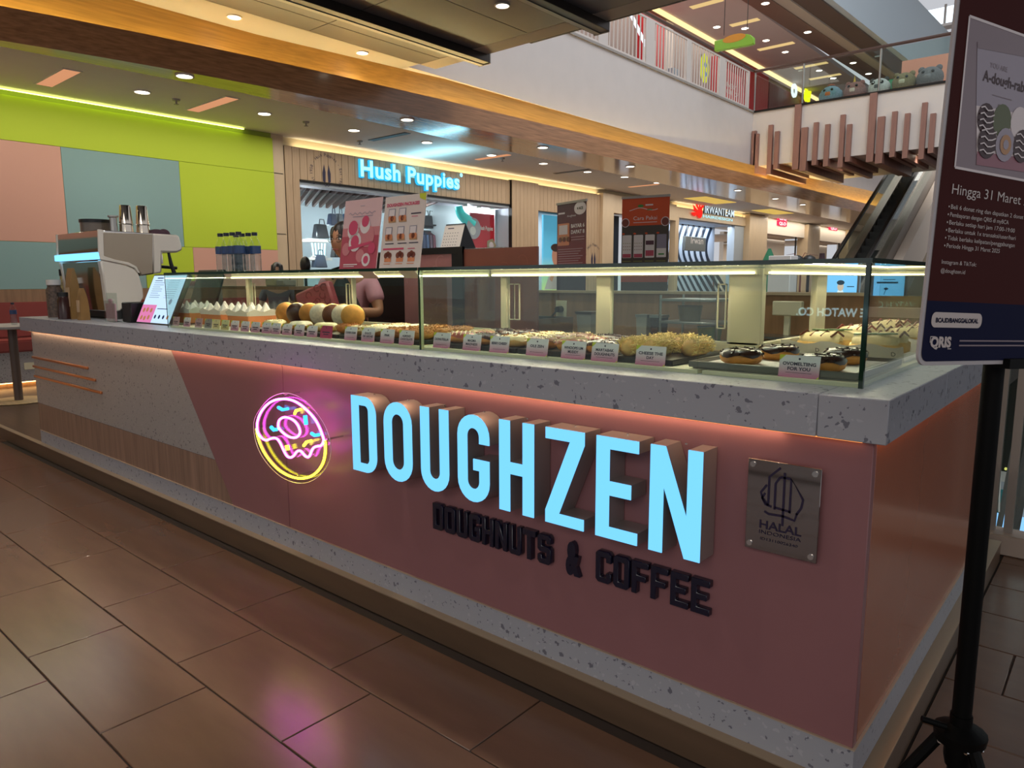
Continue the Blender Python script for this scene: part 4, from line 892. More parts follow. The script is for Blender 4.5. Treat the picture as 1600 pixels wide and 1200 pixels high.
a.ribbon(P, [(w_*(.14+.04*i), h*.80+.006*math.sin(i*1.9)) for i in range(19)], .0025, .0014, 6); a.rect(P, w_*.25, h*.755, w_*.8, h*.763, .0014, 6); a.rect(P, w_*.44, h*.9, w_*.56, h*.907, .0014, 6)
for (u, v, r, mi) in ((.30, .56, .040, 3), (.30, .60, .034, 4), (.62, .62, .036, 3), (.62, .68, .026, 4), (.70, .47, .05, 2), (.38, .40, .045, 3), (.38, .40, .03, 4), (.72, .14, .03, 3), (.72, .14, .018, 4), (.15, .3, .03, 2), (.55, .2, .03, 2), (.85, .3, .025, 4)):
    a.disc(P, w_*u, h*v, r, .0014+.0004*mi, mi, 14)
a.poly(P, [(w_*.2, h*.33), (w_*.85, h*.40), (w_*.82, h*.36), (w_*.22, h*.28)], .0034, 4); a.rect(P, w_*.12, h*.07, w_*.5, h*.085, .0034, 3); a.rect(P, w_*.12, h*.045, w_*.42, h*.055, .0034, 3)
a.build('print', [m_pb, m_pr, m_pm, m_pw, m_pkink, m_brn, m_gry], t)
t, P, w_, h = board((592, 655, 600, 309), .30, .35, 'menu_board', 'cream menu board of boxed doughnut packages standing on the glass case', mat('poster_cream', '#dfcfc8', .45))
a = MB(); a.text('DOUGHZEN PACKAGES', P, w_*.06, h*.86, .014, 4, .0012, width=w_*.8, bold=.04)
a.poly(P, [(w_, h), (w_*.84, h), (w_*.86, h*.94), (w_, h*.9)], .0012, 0)
for (u, v) in ((.2, .72), (.46, .72), (.16, .47), (.46, .47), (.76, .47)):
    a.rect(P, w_*(u-.08), h*v, w_*(u+.09), h*(v+.11), .0012, 6); a.rect(P, w_*(u-.065), h*(v+.01), w_*(u+.075), h*(v+.10), .0016, 3); a.poly(P, [(w_*(u-.08), h*v), (w_*(u+.10), h*v), (w_*(u+.13), h*(v-.08)), (w_*(u-.06), h*(v-.08))], .0016, 7)
    for j in range(3): a.disc(P, w_*(u-.03+.05*j), h*(v-.025), .012, .002, 5 if j % 2 else 2, 10)
a.rect(P, w_*.68, h*.735, w_*.92, h*.75, .0012, 8); a.rect(P, w_*.7, h*.70, w_*.85, h*.708, .0012, 4)
for u in (.1, .42, .7): a.rect(P, w_*u, h*.345, w_*(u+.22), h*.357, .0012, 8)
a.rect(P, w_*.06, h*.265, w_*.58, h*.29, .0012, 4); a.rect(P, w_*.68, h*.27, w_*.85, h*.28, .0012, 4)
for u in (.2, .5, .78):
    for j in range(3): a.disc(P, w_*(u-.05+.05*j), h*.19+.006*(j == 1), .013, .0016, 5, 10)
    a.rect(P, w_*(u-.08), h*.10, w_*(u+.09), h*.155, .0012, 2); a.rect(P, w_*(u-.09), h*.07, w_*(u+.08), h*.08, .0012, 2)
a.build('print', [m_yel, m_pr, m_org, m_pw, m_pkink, m_brn, m_gry, m_tan, m_ink], t)
# ---- back partition and worktop
m_wood = mat('back_veneer', '#9a7452', .45, noise=((26, 26, 2), .16))
bp = MB().box(-5.4, 1.98, .1, -.56, 2.06, 1.235).build('wall_kiosk_back', m_wood, kind='structure')
MB().box(-5.4, 1.965, 1.235, -.56, 2.08, 1.25).build('ledge', mat('ledge_cream', '#b59f80', .4), bp)
MB().box(-.555, 2.03, .1, -.03, 2.09, 1.235).build('end_board', m_wood, bp)
bc_ = thing('back_counter', 'low dark back counter along the rear partition inside the kiosk', 'counter', (-2.5, 1.7, .1))
O = (-2.5, 1.7, .1)
MB(O).box(-5.3, 1.44, .92, -.62, 1.97, .95).build('worktop', mat('dark_stone', '#4b4540', .35), bc_)
for k in range(6):
    x0 = -5.28+.775*k; MB(O).box(x0, 1.47, .1, x0+.77, 1.96, .92).build('cabinet', mat('dark_cabinet', '#3b3029', .5), bc_)
    d_ = MB(O).box(x0+.01, 1.452, .13, x0+.76, 1.47, .90).build('door', mat('dark_cabinet_door', '#4a3c33', .5), bc_); MB(O).box(x0+.3, 1.44, .84, x0+.47, 1.452, .855).build('handle', m_steel, d_)
# chiller
cz = aY(760, 389, 1.5).z; xa, xm1, xm2, xb = aY(628, 400, 1.5).x, aY(709, 400, 1.5).x, aY(726, 400, 1.5).x, aY(841, 400, 1.5).x
ch = thing('chiller_cabinet', 'pink chiller cabinet with a black frame standing behind the glass case', 'chiller', ((xa+xb)/2, 1.45, .1))
O = ((xa+xb)/2, 1.45, .1)
MB(O).box(xa, 1.2, .1, xb, 1.435, cz-.01).build('body', m_black, ch, bev=.006)
bz = aY(690, 397, 1.18).z
m_dec = mat('pink_decal', '#b87f7c', .35, noise=((5, 5, 5), .10)); m_dec2 = mat('brick_decal', '#8f5442', .35, noise=((5, 5, 5), .10))
xa, xm1, xm2, xb = aY(628, 400, 1.19).x, aY(709, 400, 1.19).x, aY(726, 400, 1.19).x, aY(841, 400, 1.19).x
MB(O).box(xa+.02, 1.185, .16, xm1, 1.20, bz).build('left_door', m_dec, ch); MB(O).box(xm2, 1.185, .16, xb-.004, 1.20, cz-.016).build('right_door', m_dec2, ch)
C_ = PL((0, 1.1835, 0), (1, 0, 0), (0, 0, 1)); a = MB(O)
random.seed(3)
for i in range(26):
    lo, hi = ((xa+.05, xm1-.05) if i % 2 else (xm2+.05, xb-.05)); u = random.uniform(lo, hi); v_ = random.uniform(.9, 1.42); r = random.uniform(.02, .05); a0 = random.uniform(0, 6)
    a.ribbon(C_, [(u+r*math.cos(a0+.4*j), v_+r*math.sin(a0+.4*j)) for j in range(8)], .004, .0005, i % 2)
a.build('line_art', [mat('decal_line_a', '#9c5a48', .4), mat('decal_line_b', '#cf9a96', .4)], ch)
MB(O).text('RSA', C_, aY(666, 392, 1.185).x, bz+.008, .02, 0, .002, bold=.02).build('lettering', m_white, ch)
MB(O).box(xa, 1.17, bz, xm2, 1.19, cz).box(xm1, 1.172, .12, xm2, 1.19, cz).build('frame', m_black, ch)
# calendar on the chiller
pcal = aY(688, 388, 1.30); t = thing('desk_calendar', 'white flip calendar on a black stand on the chiller', 'calendar', (pcal.x, 1.30, cz))
wc = aY(718, 388, 1.30).x-pcal.x; hc = aY(700, 350, 1.33).z-cz; P = PL((0, 0, 0), (1, 0, 0), (0, .05, hc))
MB().obox(P, 0, .004, 0, wc, hc, .002).build('page', m_paper, t)
MB().add([(0, 0, 0), (wc, 0, 0), (wc, .14, 0), (0, .14, 0), (0, .052, hc), (wc, .052, hc)], [(0, 1, 2, 3), (1, 2, 5), (0, 4, 3), (2, 3, 4, 5)]).build('stand', m_black, t)
a = MB(); a.rect(P, .03, hc*.84, wc*.5, hc*.88, .0026, 0)
for r_ in range(5):
    for c in range(6): a.rect(P, wc*(.08+.13*c), hc*(.12+.13*r_), wc*(.12+.13*c), hc*(.15+.13*r_), .0026, 0)
a.build('print', m_ink, t); b = MB()
for i in range(14): b.tube([P(wc*(.06+.068*i), hc-.004, .003), P(wc*(.06+.068*i), hc+.008, 0), P(wc*(.06+.068*i), hc-.002, -.008)], .0016, 4)
b.build('spiral', m_black, t, kind='stuff')
# ---- things along the back worktop
ZW_ = .95
def at17(px, y=1.72): return aY(px, 500, y).x
t = thing('wall_socket', 'cream double wall socket with black plug on the wood partition', 'socket', (at17(877, 1.975), 1.978, aY(877, 483, 1.978).z))
MB().box(-.042, -.006, -.055, .042, 0, .055).build('plate', m_cwhite, t, bev=.002); MB().cyl((0, -.006, 0), (0, -.05, 0), .022, .018).build('plug', m_black, t)
MB().tube([(0, -.05, -.005), (-.02, -.07, -.04), (-.06, -.06, -.06), (-.05, -.06, -.10), (.0, -.06, -.14), (.01, -.05, -.20)], .006).build('cable', m_black, t)
def pan(px0, px1, ztop, lb, mt, y=1.62):
    x0, x1 = at17(px0, y), at17(px1, y); t = thing('food_pan', lb, 'pan', ((x0+x1)/2, y, ZW_), 0, 'pans on the back worktop'); w_ = x1-x0; h = ztop-ZW_
    MB().lathe((0, 0, 0), [(w_*.36*1.2, 0), (w_*.45*1.2, h), (w_*.47*1.2, h), (w_*.47*1.2, h-.006)], 4, cap=True).build('pan', mt, t).rotation_euler = (0, 0, math.pi/4)
    MB().box(-w_*.42, -w_*.42, h-.008, w_*.42, w_*.42, h+.006).build('lid', m_steel, t)
m_wp = mat('white_pan', '#b5ada0', .4)
pan(996, 1018, 1.128, 'narrow white plastic pan with steel lid on the back worktop', m_wp); pan(1018, 1042, 1.128, 'dark brown plastic pan on the back worktop beside the white pan', mat('dark_pan', '#33271f', .4)); pan(905, 935, 1.135, 'white upright box on the back worktop short of the middle post', m_wp)
t = thing('sink', 'dark steel sink with a bent tap set on the back worktop', 'sink', (at17(825), 1.72, ZW_))
MB().box(-.22, -.17, 0, .22, .17, .03).box(-.22, -.17, .03, -.2, .17, .14).box(.2, -.17, .03, .22, .17, .14).box(-.2, .15, .03, .2, .17, .14).box(-.2, -.17, .03, .2, -.15, .14).build('basin', m_steel, t)
MB().tube([(-.05, .14, .14), (-.05, .13, .22), (-.05, .06, .25), (-.05, .02, .20)], .012).build('tap', m_chrome, t)
# wire rack
rx0, rx1 = at17(1042, 1.55), at17(1130, 1.55); t = thing('wire_rack', 'steel three shelf rack on the back worktop behind the corner post', 'rack', ((rx0+rx1)/2, 1.6, ZW_)); hw = (rx1-rx0)/2
for x in (-hw, hw):
    for y in (-.12, .12): MB().cyl((x, y, 0), (x, y, .29), .007, n=8).build('post', m_steel, t)
for z in (.05, .15, .26): MB().box(-hw, -.13, z, hw, .13, z+.012).build('shelf', m_steel, t, bev=.002)
for k, (z, c, lb) in enumerate(((.062, '#6f8f7c', 'pale green tub on the lowest rack shelf'), (.162, '#8a7a60', 'brown tub on the middle rack shelf'))):
    x = (rx0+rx1)/2+(.06 if k == 0 else -.05); MB((x, 1.6, ZW_+z)).lathe((x, 1.6, ZW_+z), [(.05, 0), (.06, .07), (.062, .075)], 14).build('tub', mat('tub_%d' % k, c, .4), label=lb, cat='tub')
# label printer scale
xs_ = at17(1222, 1.75); t = thing('label_scale', 'cream weighing scale with small display on the back worktop', 'scale', (xs_, 1.75, ZW_))
MB().box(-.10, -.09, 0, .10, .09, .07).build('base', m_cwhite, t, bev=.006); MB().box(-.11, -.10, .085, .11, .10, .095).box(-.02, -.02, .07, .02, .02, .085).build('platter', m_steel, t); MB().box(-.015, .06, .07, .015, .08, .20).box(-.07, .05, .19, .07, .09, .26).build('display', m_cwhite, t, bev=.004)
MB((xs_-.17, 1.72, ZW_)).box(xs_-.24, 1.66, ZW_, xs_-.13, 1.78, ZW_+.17).build('cardboard_box', mat('carton', '#b39468', .7), bev=.002, label='small tan carton beside the cream weighing scale', cat='box')
# shelf and register on the left
zsh = aY(400, 447, 1.9).z
sh = thing('wall_shelf', 'long brown shelf above the rear partition at the menu screen end', 'shelf', (-4.6, 1.9, zsh)); O = (-4.6, 1.9, zsh)
MB(O).box(aY(300, 447, 1.9).x, 1.78, zsh-.03, aY(470, 447, 1.9).x, 2.06, zsh).build('board', m_wood, sh); 
for x in (aY(310, 447, 1.9).x, aY(465, 447, 1.9).x): MB(O).box(x-.012, 1.86, 1.25, x+.012, 1.98, zsh-.03).build('bracket', m_dark, sh)
for px0, px1, h, lb, c in ((288, 304, .05, 'flat red box on the brown shelf near the register', '#b0503c'), (420, 436, .10, 'cream bread loaf bag at the end of the brown shelf', '#c9b88a'), (437, 450, .06, 'clear bag on the brown shelf next to the cream bag', '#a89c8a')):
    x0, x1 = aY(px0, 440, 1.86).x, aY(px1, 440, 1.86).x; x0 = max(x0, aY(302, 447, 1.9).x)
    if x1 > x0: MB((x0, 1.86, zsh)).box(x0, 1.82, zsh, x1, 1.95, zsh+h).build('shelf_box', mat('sb'+c[1:], c, .5), bev=.012, label=lb, cat='box')
xr = aY(322, 470, 1.15).x; t = thing('cash_register', 'dark tilted touch screen register with grey stand behind the paper baskets', 'register', (xr, 1.15, .95))
P = PL((-.22, -.02, .17), (1, 0, 0), (0, .35, 1)); MB().obox(P, 0, 0, 0, .44, .30, .02).build('screen', m_black, t, bev=.004); MB().box(-.12, -.02, .0, .12, .20, .03).box(-.05, .06, .03, .05, .12, .30).build('stand', m_grey, t)
P = PL((-.2, -.14, .05), (1, 0, 0), (0, .5, .8)); MB().obox(P, 0, 0, 0, .30, .16, .012).build('keypad', mat('keypad', '#7f8790', .4), t)
MB((xr, 1.15, .1)).box(xr-.4, 1.0, .1, xr+.4, 1.42, .95).build('register_stand', mat('dark_cabinet', '#3b3029', .5), label='low dark cabinet under the touch screen register', cat='cabinet')
# ================================================================ SEATS BY THE COLOUR WALL
BX = -9.35
zs = aX(0, 533, BX).z; zsb = aX(0, 552, BX).z; zb1 = aX(0, 473, -9.75).z; zg = aX(0, 597, BX+.06).z
be = thing('banquette', 'long maroon upholstered bench on a terrazzo base along the colour block wall', 'bench', (-9.6, 0, .1)); O = (-9.6, 0, .1)
m_mar = mat('maroon_vinyl', '#8a3c34', .5, noise=((3, 3, 3), .04)); 
MB(O).box(WX+.02, -7, .16, BX, 4.3, zsb).build('base', m_terr2, be)
MB(O).box(WX+.02, -7, .10, BX-.05, 4.3, .24).build('reeded_kick', mat('kick_oak', '#a8845c', .5), be)
for k in range(60): MB(O).cyl((BX-.05, -2+.1*k, .10), (BX-.05, -2+.1*k, .24), .012, n=5, caps=False).build('reed', mat('kick_oak', '#a8845c', .5), be)
MB(O).box(BX-.06, -7, .15, BX-.02, 4.3, .158).build('light_strip', emat('bench_led', '#ffc27a', 8), be)
for k in range(6):
    y0 = -6.98+1.88*k; MB(O).box(WX+.05, y0, zsb, BX+.03, y0+1.87, zs).build('seat_cushion', m_mar, be, bev=.02, seg=2); MB(O).box(WX+.02, y0, zs, WX+.17, y0+1.87, zb1).build('back_cushion', m_mar, be, bev=.02, seg=2)
tb = aZ(30, 627, .1)
t = thing('cafe_table', 'small round grey cafe table with slim dark pole and wood-look disc base', 'table', (tb.x, tb.y, .1)); zt2 = aX(0, 509, tb.x+.1).z-.1
MB().lathe((0, 0, 0), [(.27, 0), (.28, .008), (.27, .016)], 32).build('base', mat('base_disc', '#c9ad82', .35, noise=((4, 30, 4), .12)), t)
MB().cyl((0, 0, .016), (0, 0, zt2-.03), .04, n=16).build('pole', mat('pole_brown', '#5d4b40', .4), t)
MB().lathe((0, 0, zt2-.03), [(.37, 0), (.38, .006), (.38, .026), (.37, .03)], 36).build('top', mat('table_top', '#a39c98', .4), t)
dup(wb, (aX(23, 512, tb.x).x, aX(23, 512, tb.x).y, zt2+.1), 'small water bottle with pale label on the round cafe table', group='bottle on the cafe table')
MB((BX, 0, .3)).box(BX, aX(46, 577, BX).y-.05, .30, BX+.008, aX(46, 577, BX).y+.05, .38).build('floor_socket', m_cwhite, label='small cream socket plate low on the bench base', cat='socket')
# ================================================================ SHOP FRONTS (plane x = -9.9)
FX = -9.9
Yp = lambda px, py=350: aX(px, py, FX).y
Zp = lambda px, py: aX(px, py, FX).z
wf = MB().box(-15, -8, -.1, -10.1, -7.9, .0).build('wall_shops', m_cream, kind='structure')
def planks(y0, y1, z0, z1, x=FX, step=.135, mt=m_plank):
    n = max(1, round((y1-y0)/step)); st = (y1-y0)/n
    MB().box(x-.10, y0, z0, x-.012, y1, z1).build('backing', m_dark, wf)
    for k in range(n): MB().box(x-.012, y0+st*k+.004, z0, x, y0+st*(k+1)-.004, z1).build('plank', mt, wf)
def block(y0, y1, z0, z1, x0=FX-.2, x1=FX, mt=m_cream, name='pier', bev=.004): return MB().box(x0, y0, z0, x1, y1, z1).build(name, mt, wf, bev=bev)
yA0, yA1, yB1 = 4.785, 5.04, aX(797, 360, FX).y
zH = 2.93; zP = 3.42
block(4.56, yA0, 0, 3.57, FX-.2, FX-.02)
block(4.60, yA0-.03, 2.98, 2.99, FX-.03, FX-.015, m_dark, 'joint', 0); block(4.60, yA0-.03, 2.05, 2.06, FX-.03, FX-.015, m_dark, 'joint', 0)
planks(yA0, yA1, 0, zH); planks(yA0, yB1, zH, zP)
yC1 = aX(838, 345, FX).y
planks(yB1, yC1, 0, zP+.02, FX+.06)
block(yA0, 45, zP+.03, 3.57, FX-.3, FX-.12, mat('cove_cream', '#d9c7a2', .6), 'cove_band', 0)
MB().box(FX-.06, yA0, zP-.03, FX-.03, 44, zP-.01).build('cove_light', emat('shop_cove', '#ffd98a', 2.6), wf)
area('shop_cove_wash', (FX-.06, 20, zP+.02), .04, 34, (1, .82, .5), (0, math.radians(160), 0), 30)
# --- first shop
yHP0, yHP1 = yA1, aX(774, 350, FX).y
block(yHP0, yB1, zH-.03, zH, FX-.2, FX+.01, m_dark, 'head_trim', 0)
block(yHP0, yB1, zH-.08, zH-.03, FX-.3, FX-.02, mat('soffit_blue', '#a9b2b8', .5), 'soffit', 0)
sh1 = MB().box(-15.2, 4.9, 0, -15.0, 10.1, 3.2).build('wall_shop_back', mat('shop_white', '#c9d2d8', .6), kind='structure')
m_sw = mat('shop_white', '#c9d2d8', .6)
block(4.86, 5.0, 0, 3.2, -15.0, FX-.1, m_sw, 'side_wall', 0); block(yB1+.1, yB1+.24, 0, 3.2, -15.0, FX-.1, m_sw, 'side_wall', 0)
block(5.0, yB1+.1, 3.12, 3.2, -15.0, FX-.1, m_sw, 'shop_ceiling', 0)
for x_, y_ in ((-12.6, 6.0), (-13.2, 7.4), (-11.2, 8.6), (-13.4, 9.4), (-10.9, 9.9)):
    l = bpy.data.lights.new('shop_lamp', 'POINT'); l.energy = 42; l.color = COOL; l.shadow_soft_size = .05
    o = bpy.data.objects.new('shop_lamp', l); o.location = (x_, y_, 2.25 if y_ < 8 else 2.8); COL.objects.link(o)
block(aX(774, 350, FX-.45).y, yB1+.1, .0, zH-.08, FX-.5, FX-.45, mat('blue_reveal', '#aeb8bf', .5), 'display_panel', 0)
block(5.02, 8.7, 3.02, 3.10, -13.2, FX-.32, mat('slat_ground', '#2c1c18', .7), 'slat_ground', 0)
for k in range(22):                                                # diagonal slats of the shop ceiling
    y0 = 4.4+.17*k; P = PL((-10.25, y0+.4, 2.86), (-1, .55, 0), (0, 0, 1)); MB().obox(P, 0, 0, 0, 3.0, .10, .045).build('slat', mat('walnut_slat', '#4a2c22', .7, spec=.2), wf)
MB().box(FX-.16, yHP0, .02, FX-.15, yHP1, zH-.15).build('window_1', m_glass, kind='structure')
# sign
m_hp = emat('sign_cyan', '#9fe6ff', 1.6); m_hpb = emat('sign_edge', '#2fb4ee', 1.3)
sgn = thing('shop_sign', 'glowing cyan letters on the plank front of the shoe shop', 'sign', (FX, 7.4, 3.25)); O = (FX, 7.4, 3.25)
PF = PL((FX, 0, 0), (0, 1, 0), (0, 0, 1))
ya, yb = aX(563, 262, FX+.06).y, aX(718, 278, FX+.06).y
za = aX(564, 275, FX+.06).z; hh = aX(564, 248, FX+.06).z-za; n0 = 'Hush Puppies'
vs, _ = text2d(n0, .02); full = max(v.x for v in vs)-min(v.x for v in vs); mn = min(v.x for v in vs)
cu = 0
def adv(pre): 
    if not pre: return 0
    v2, _ = text2d(pre, .02); return max(v.x for v in v2)-min(v.x for v in v2)
for i, chh in enumerate(n0):
    if chh == ' ': continue
    v1, _ = text2d(chh, .02); w1 = max(v.x for v in v1)-min(v.x for v in v1); a0 = (adv(n0[:i+1])-w1)/full*(yb-ya)
    L = MB(O).text(chh, PF, ya+a0, za, hh, 0, .005, width=w1/full*(yb-ya)*1.03, bold=.05, ext=.05).build('letter', m_hpb, sgn)
    MB(O).text(chh, PF, ya+a0+.008, za+.006, hh*.97, 0, .058, width=w1/full*(yb-ya)*.97, bold=.03).build('face', m_hp, L)
MB(O).disc(PL((FX, 0, 0), (0, 1, 0), (0, 0, 1)), yb+.06, za+hh*.95, .04, .05, 0, 12).build('dot', m_hp, sgn)
area('shoe_sign_glow', (FX+.18, 7.4, 3.2), 2.4, 16, (.35, .8, 1), (0, math.radians(180), 0), .3)
def emblem(yc, zc, r, lb):
    t = thing('shop_emblem', lb, 'emblem', (FX, yc, zc), 0, 'round shoe emblems'); P = PL((0, 0, 0), (0, 1, 0), (0, 0, 1)); a = MB()
    s_ = 'Est 1958 - Hush Puppies - Est 1958'; n = len(s_)
    for i, c in enumerate(s_):
        if c == ' ': continue
        th = math.radians(215-(250)*i/(n-1)); a.text(c, P, r*math.cos(th), r*math.sin(th), r*.20, 0, .003, 'c', rot=th-R90)
    a.build('ring_lettering', m_ink, t)
    b = MB()
    for s in (-1, 1): b.poly(P, [(s*.05*r/.3, .16*r/.3), (s*.09*r/.3, .0), (s*.085*r/.3, -.15*r/.3), (s*.03*r/.3, -.17*r/.3), (s*.02*r/.3, .02*r/.3)], .003)
    b.build('shoes', m_ink, t)
    c = MB()
    for s in (-1, 1): c.ribbon(P, [(s*.02*r/.3, -.17*r/.3), (s*.06*r/.3, -.20*r/.3), (s*.03*r/.3, -.23*r/.3), (0, -.2*r/.3)], .012, .003)
    c.build('laces', m_ink, t)
emblem(aX(510, 268, FX).y, aX(510, 271, FX).z, .27, 'round black shoe emblem with ring lettering above the shoe shop opening')
# contents of the first shop
SX = -13.4
def sp(px, py, x=SX): return aX(px, py, x)
for i, (px0, px1, py, lb) in enumerate(((481, 512, 373, 'upper white wall shelf with a black bag in the shoe shop'), (483, 517, 402, 'lower white wall shelf with a white lamp in the shoe shop'))):
    a, b = sp(px0, py), sp(px1, py); MB((SX, a.y, a.z)).box(SX-.3, a.y, a.z-.06, SX+.05, b.y, a.z).build('display_shelf', m_white, label=lb, cat='shelf', group='shoe shop wall shelves')
def tote(px, py, w_, h, lb, mt, x=SX):
    p = sp(px, py, x); t = thing('handbag', lb, 'bag', (x, p.y, p.z), 0, 'bags in the shoe shop')
    MB().add([(-.1, -w_/2, 0), (.1, -w_/2, 0), (.1, w_/2, 0), (-.1, w_/2, 0), (-.06, -w_*.38, h), (.06, -w_*.38, h), (.06, w_*.38, h), (-.06, w_*.38, h)], [(3, 2, 1, 0), (4, 5, 6, 7), (0, 1, 5, 4), (1, 2, 6, 5), (2, 3, 7, 6), (3, 0, 4, 7)]).build('body', mt, t, bev=.015)
    MB().tube([(.07, -w_*.2, h), (.07, -w_*.15, h+.10), (.07, w_*.15, h+.10), (.07, w_*.2, h)], .012, 6).build('handle', mt, t)
m_bkb = mat('black_leather', '#15171c', .4); m_dblue = mat('dark_blue', '#2b3a50', .5)
tote(501, 372, .34, .30, 'black leather handbag on the upper shoe shop shelf', m_bkb)
tote(499, 418, .32, .28, 'dark blue cap-shaped bag low by the shoe shop entrance', m_dblue)
p = sp(499, 400); t = thing('lamp', 'small bright white sculpture lamp on the lower shoe shop shelf', 'lamp', (SX, p.y, p.z))
for k in range(5): MB().tube([(0, -.15+.07*k, 0), (0, -.16+.075*k, .12), (0, -.18+.085*k, .28)], .02, 6).build('blade', emat('lamp_white', '#d8f4ff', 2.2), t)
MB().box(-.06, -.17, -.02, .06, .17, .0).build('base', m_white, t)
random.seed(11)
for k in range(7):
    px, py = 545-9*k+3, 345+random.uniform(0, 8); tote(519+5.5*k, 352+(k % 2)*50, .16, .24, f'{("navy","black","grey","rose","blue","white","teal")[k]} pouch bag hung on the shoe shop side wall, {("upper","lower")[k % 2]} hook', mat('pouch_%d' % k, ('#2c3c60', '#14161a', '#767c84', '#b07a86', '#3e6a9a', '#cfd6da', '#2f7f8a')[k], .5), -12.6)
# clothes rack
a, b = sp(655, 400, -12.5), sp(690, 400, -12.5); zr = sp(660, 361, -12.5).z
t = thing('clothes_rack', 'black frame rack with hanging dark coats behind the flip calendar', 'rack', (-12.5, (a.y+b.y)/2, 0)); hy = (b.y-a.y)/2+.1
for y in (-hy, hy): MB().box(-.02, y-.02, 0, .02, y+.02, zr+.5).build('post', m_black, t)
MB().box(-.02, -hy, zr-.02, .02, hy, zr+.02).build('rail', m_black, t); MB().box(-.2, -hy, zr+.12, .2, hy, zr+.15).build('shelf', m_black, t)
for k in range(8):
    y = -hy+.09+k*(2*hy-.18)/7; MB().add([(-.2, y-.03, zr-.1), (.2, y-.03, zr-.1), (.2, y+.03, zr-.1), (-.2, y+.03, zr-.1), (-.26, y-.05, zr-1.0), (.26, y-.05, zr-1.0), (.26, y+.05, zr-1.0), (-.26, y+.05, zr-1.0), (-.03, y, zr), (.03, y, zr)], [(0, 3, 7, 4), (1, 5, 6, 2), (0, 4, 5, 1), (3, 2, 6, 7), (4, 7, 6, 5), (0, 1, 9, 8), (2, 3, 8, 9)]).build('coat', mat('coat_%d' % (k % 4), ('#2a3550', '#3b4a66', '#50404c', '#6a3a46')[k % 4], .8), t)
for k, px in enumerate((664, 671)): tote(px, 357, .28, .30, ('first', 'second')[k]+' black bag on top of the coat rack', m_bkb, -12.5)
# red poster stand, twisted balloon, mirror
a, b, c = sp(735, 390, -10.36), sp(773, 390, -10.36), sp(755, 334, -10.36)
m_redp = mat('poster_scarlet', '#d01f2c', .4)
t = thing('poster_stand', 'tall red poster stand with white lettering inside the shoe shop window', 'poster', (-10.36, (a.y+b.y)/2, 0)); wy = (b.y-a.y)/2
MB().box(-.03, -wy, .05, 0, wy, c.z).build('panel', m_redp, t, bev=.004); MB().box(-.2, -wy*.8, 0, .2, wy*.8, .05).build('foot', m_redp, t)
P = PL((0, 0, 0), (0, 1, 0), (0, 0, 1)); a_ = MB(); a_.text('Hush Puppies', P, -wy*.25, c.z-.34, .09, 0, .004, width=wy*1.1, bold=.02); a_.ribbon(P, [(-wy*.3+.06*i, 1.85-.01*(i-5)**2*.3) for i in range(11)], .05, .004, 1); a_.rect(P, -wy*.2, 1.95, wy*.1, 2.0, .004, 1); a_.disc(P, wy*.5, 1.5, .16, .005, 0, 18)
a_.build('print', [m_white, mat('poster_deep', '#a01420', .4)], t)
t = thing('twisted_balloon', 'glossy turquoise twisted balloon ribbon beside the red poster', 'balloon', (-10.4, sp(718, 330, -10.4).y, 1.6))
pts = [sp(*q, -10.4) for q in ((716, 322), (718, 330), (722, 337), (730, 344), (737, 350))]; MB((-10.4, sp(718, 330, -10.4).y, 1.6)).tube(spl(pts, False), [.075+.003*i for i in range(len(spl(pts, False)))], 10).build('ribbon', mat('turquoise_foil', '#3fc6c6', .25, emit=.25), t)
p = sp(740, 357, -10.3); MB((-10.3, p.y, p.z)).disc(PL(p, (0, 1, 0), (0, 0, 1)), 0, 0, .22, 0, 0, 24).disc(PL(p, (0, 1, 0), (0, 0, 1)), -.03, -.05, .09, .01, 1, 16).build('round_decal', [mat('pale_decal', '#b4a8b4', .4), m_pw], label='round pale grey decal with a small face print by the red poster', cat='decal')
p = sp(745, 382, -10.22); t = MB((-10.22, p.y, 0)).lathe((-10.22, p.y, 0), [(.12, 0), (.04, .05), (.04, 1.2), (.08, 1.5), (.07, 1.85), (.03, 2.0)], 14).build('pedestal_vase', m_white, label='slim white vase pedestal in front of the red poster', cat='vase')
p = aX(793, 385, FX-.44); MB((FX-.44, p.y, p.z)).disc(PL((FX-.44, aX(791, 379, FX-.44).y-.5, p.z), (0, 1, 0), (0, 0, 1)), 0, 0, .16, .004, 0, 5).disc(PL((FX-.44, aX(791, 379, FX-.44).y-.5, p.z), (0, 1, 0), (0, 0, 1)), 0, 0, .08, .006, 1, 10).build('star_decal', [mat('star_gold', '#a89a76', .4), m_pw], label='small gold star decal on the bluish window panel', cat='decal')
# track lights
a, b = aX(705, 309, -10.25), aX(770, 317, -10.25)
t = thing('track_light', 'black ceiling track with three small spotlights in the shoe shop', 'light', (-10.25, (a.y+b.y)/2, a.z)); O = (-10.25, (a.y+b.y)/2, a.z)
MB(O).box(-10.27, a.y, a.z-.015, -10.23, b.y, a.z+.015).build('rail', m_black, t)
for k in range(3):
    y = a.y+(b.y-a.y)*(.3+.33*k); s_ = MB(O).cyl((-10.25, y, a.z-.02), (-10.23, y, a.z-.15), .04, .055, 12).build('spotlight', m_grey, t); MB(O).disc(PL((-10.229, y, a.z-.151), (1, 0, 0), (0, -1, 0)), 0, 0, .05, .002, 0, 12).build('lens', emat('spot_lens', '#d8fff8', 6), s_)
for k, (px, py) in enumerate(((677, 329), (686, 336), (543, 338), (714, 340))):
    p = aX(px, py, -13.0); downlight((p.x, max(p.y, 8.9) if k != 2 else p.y, 3.118 if k != 2 else 3.018), .09, 'round shoe shop ceiling light, '+('nearest the cream menu board', 'second past the cream menu board', 'over the bag shelves', 'nearest the red poster')[k], 0, 'shoe shop ceiling lights')
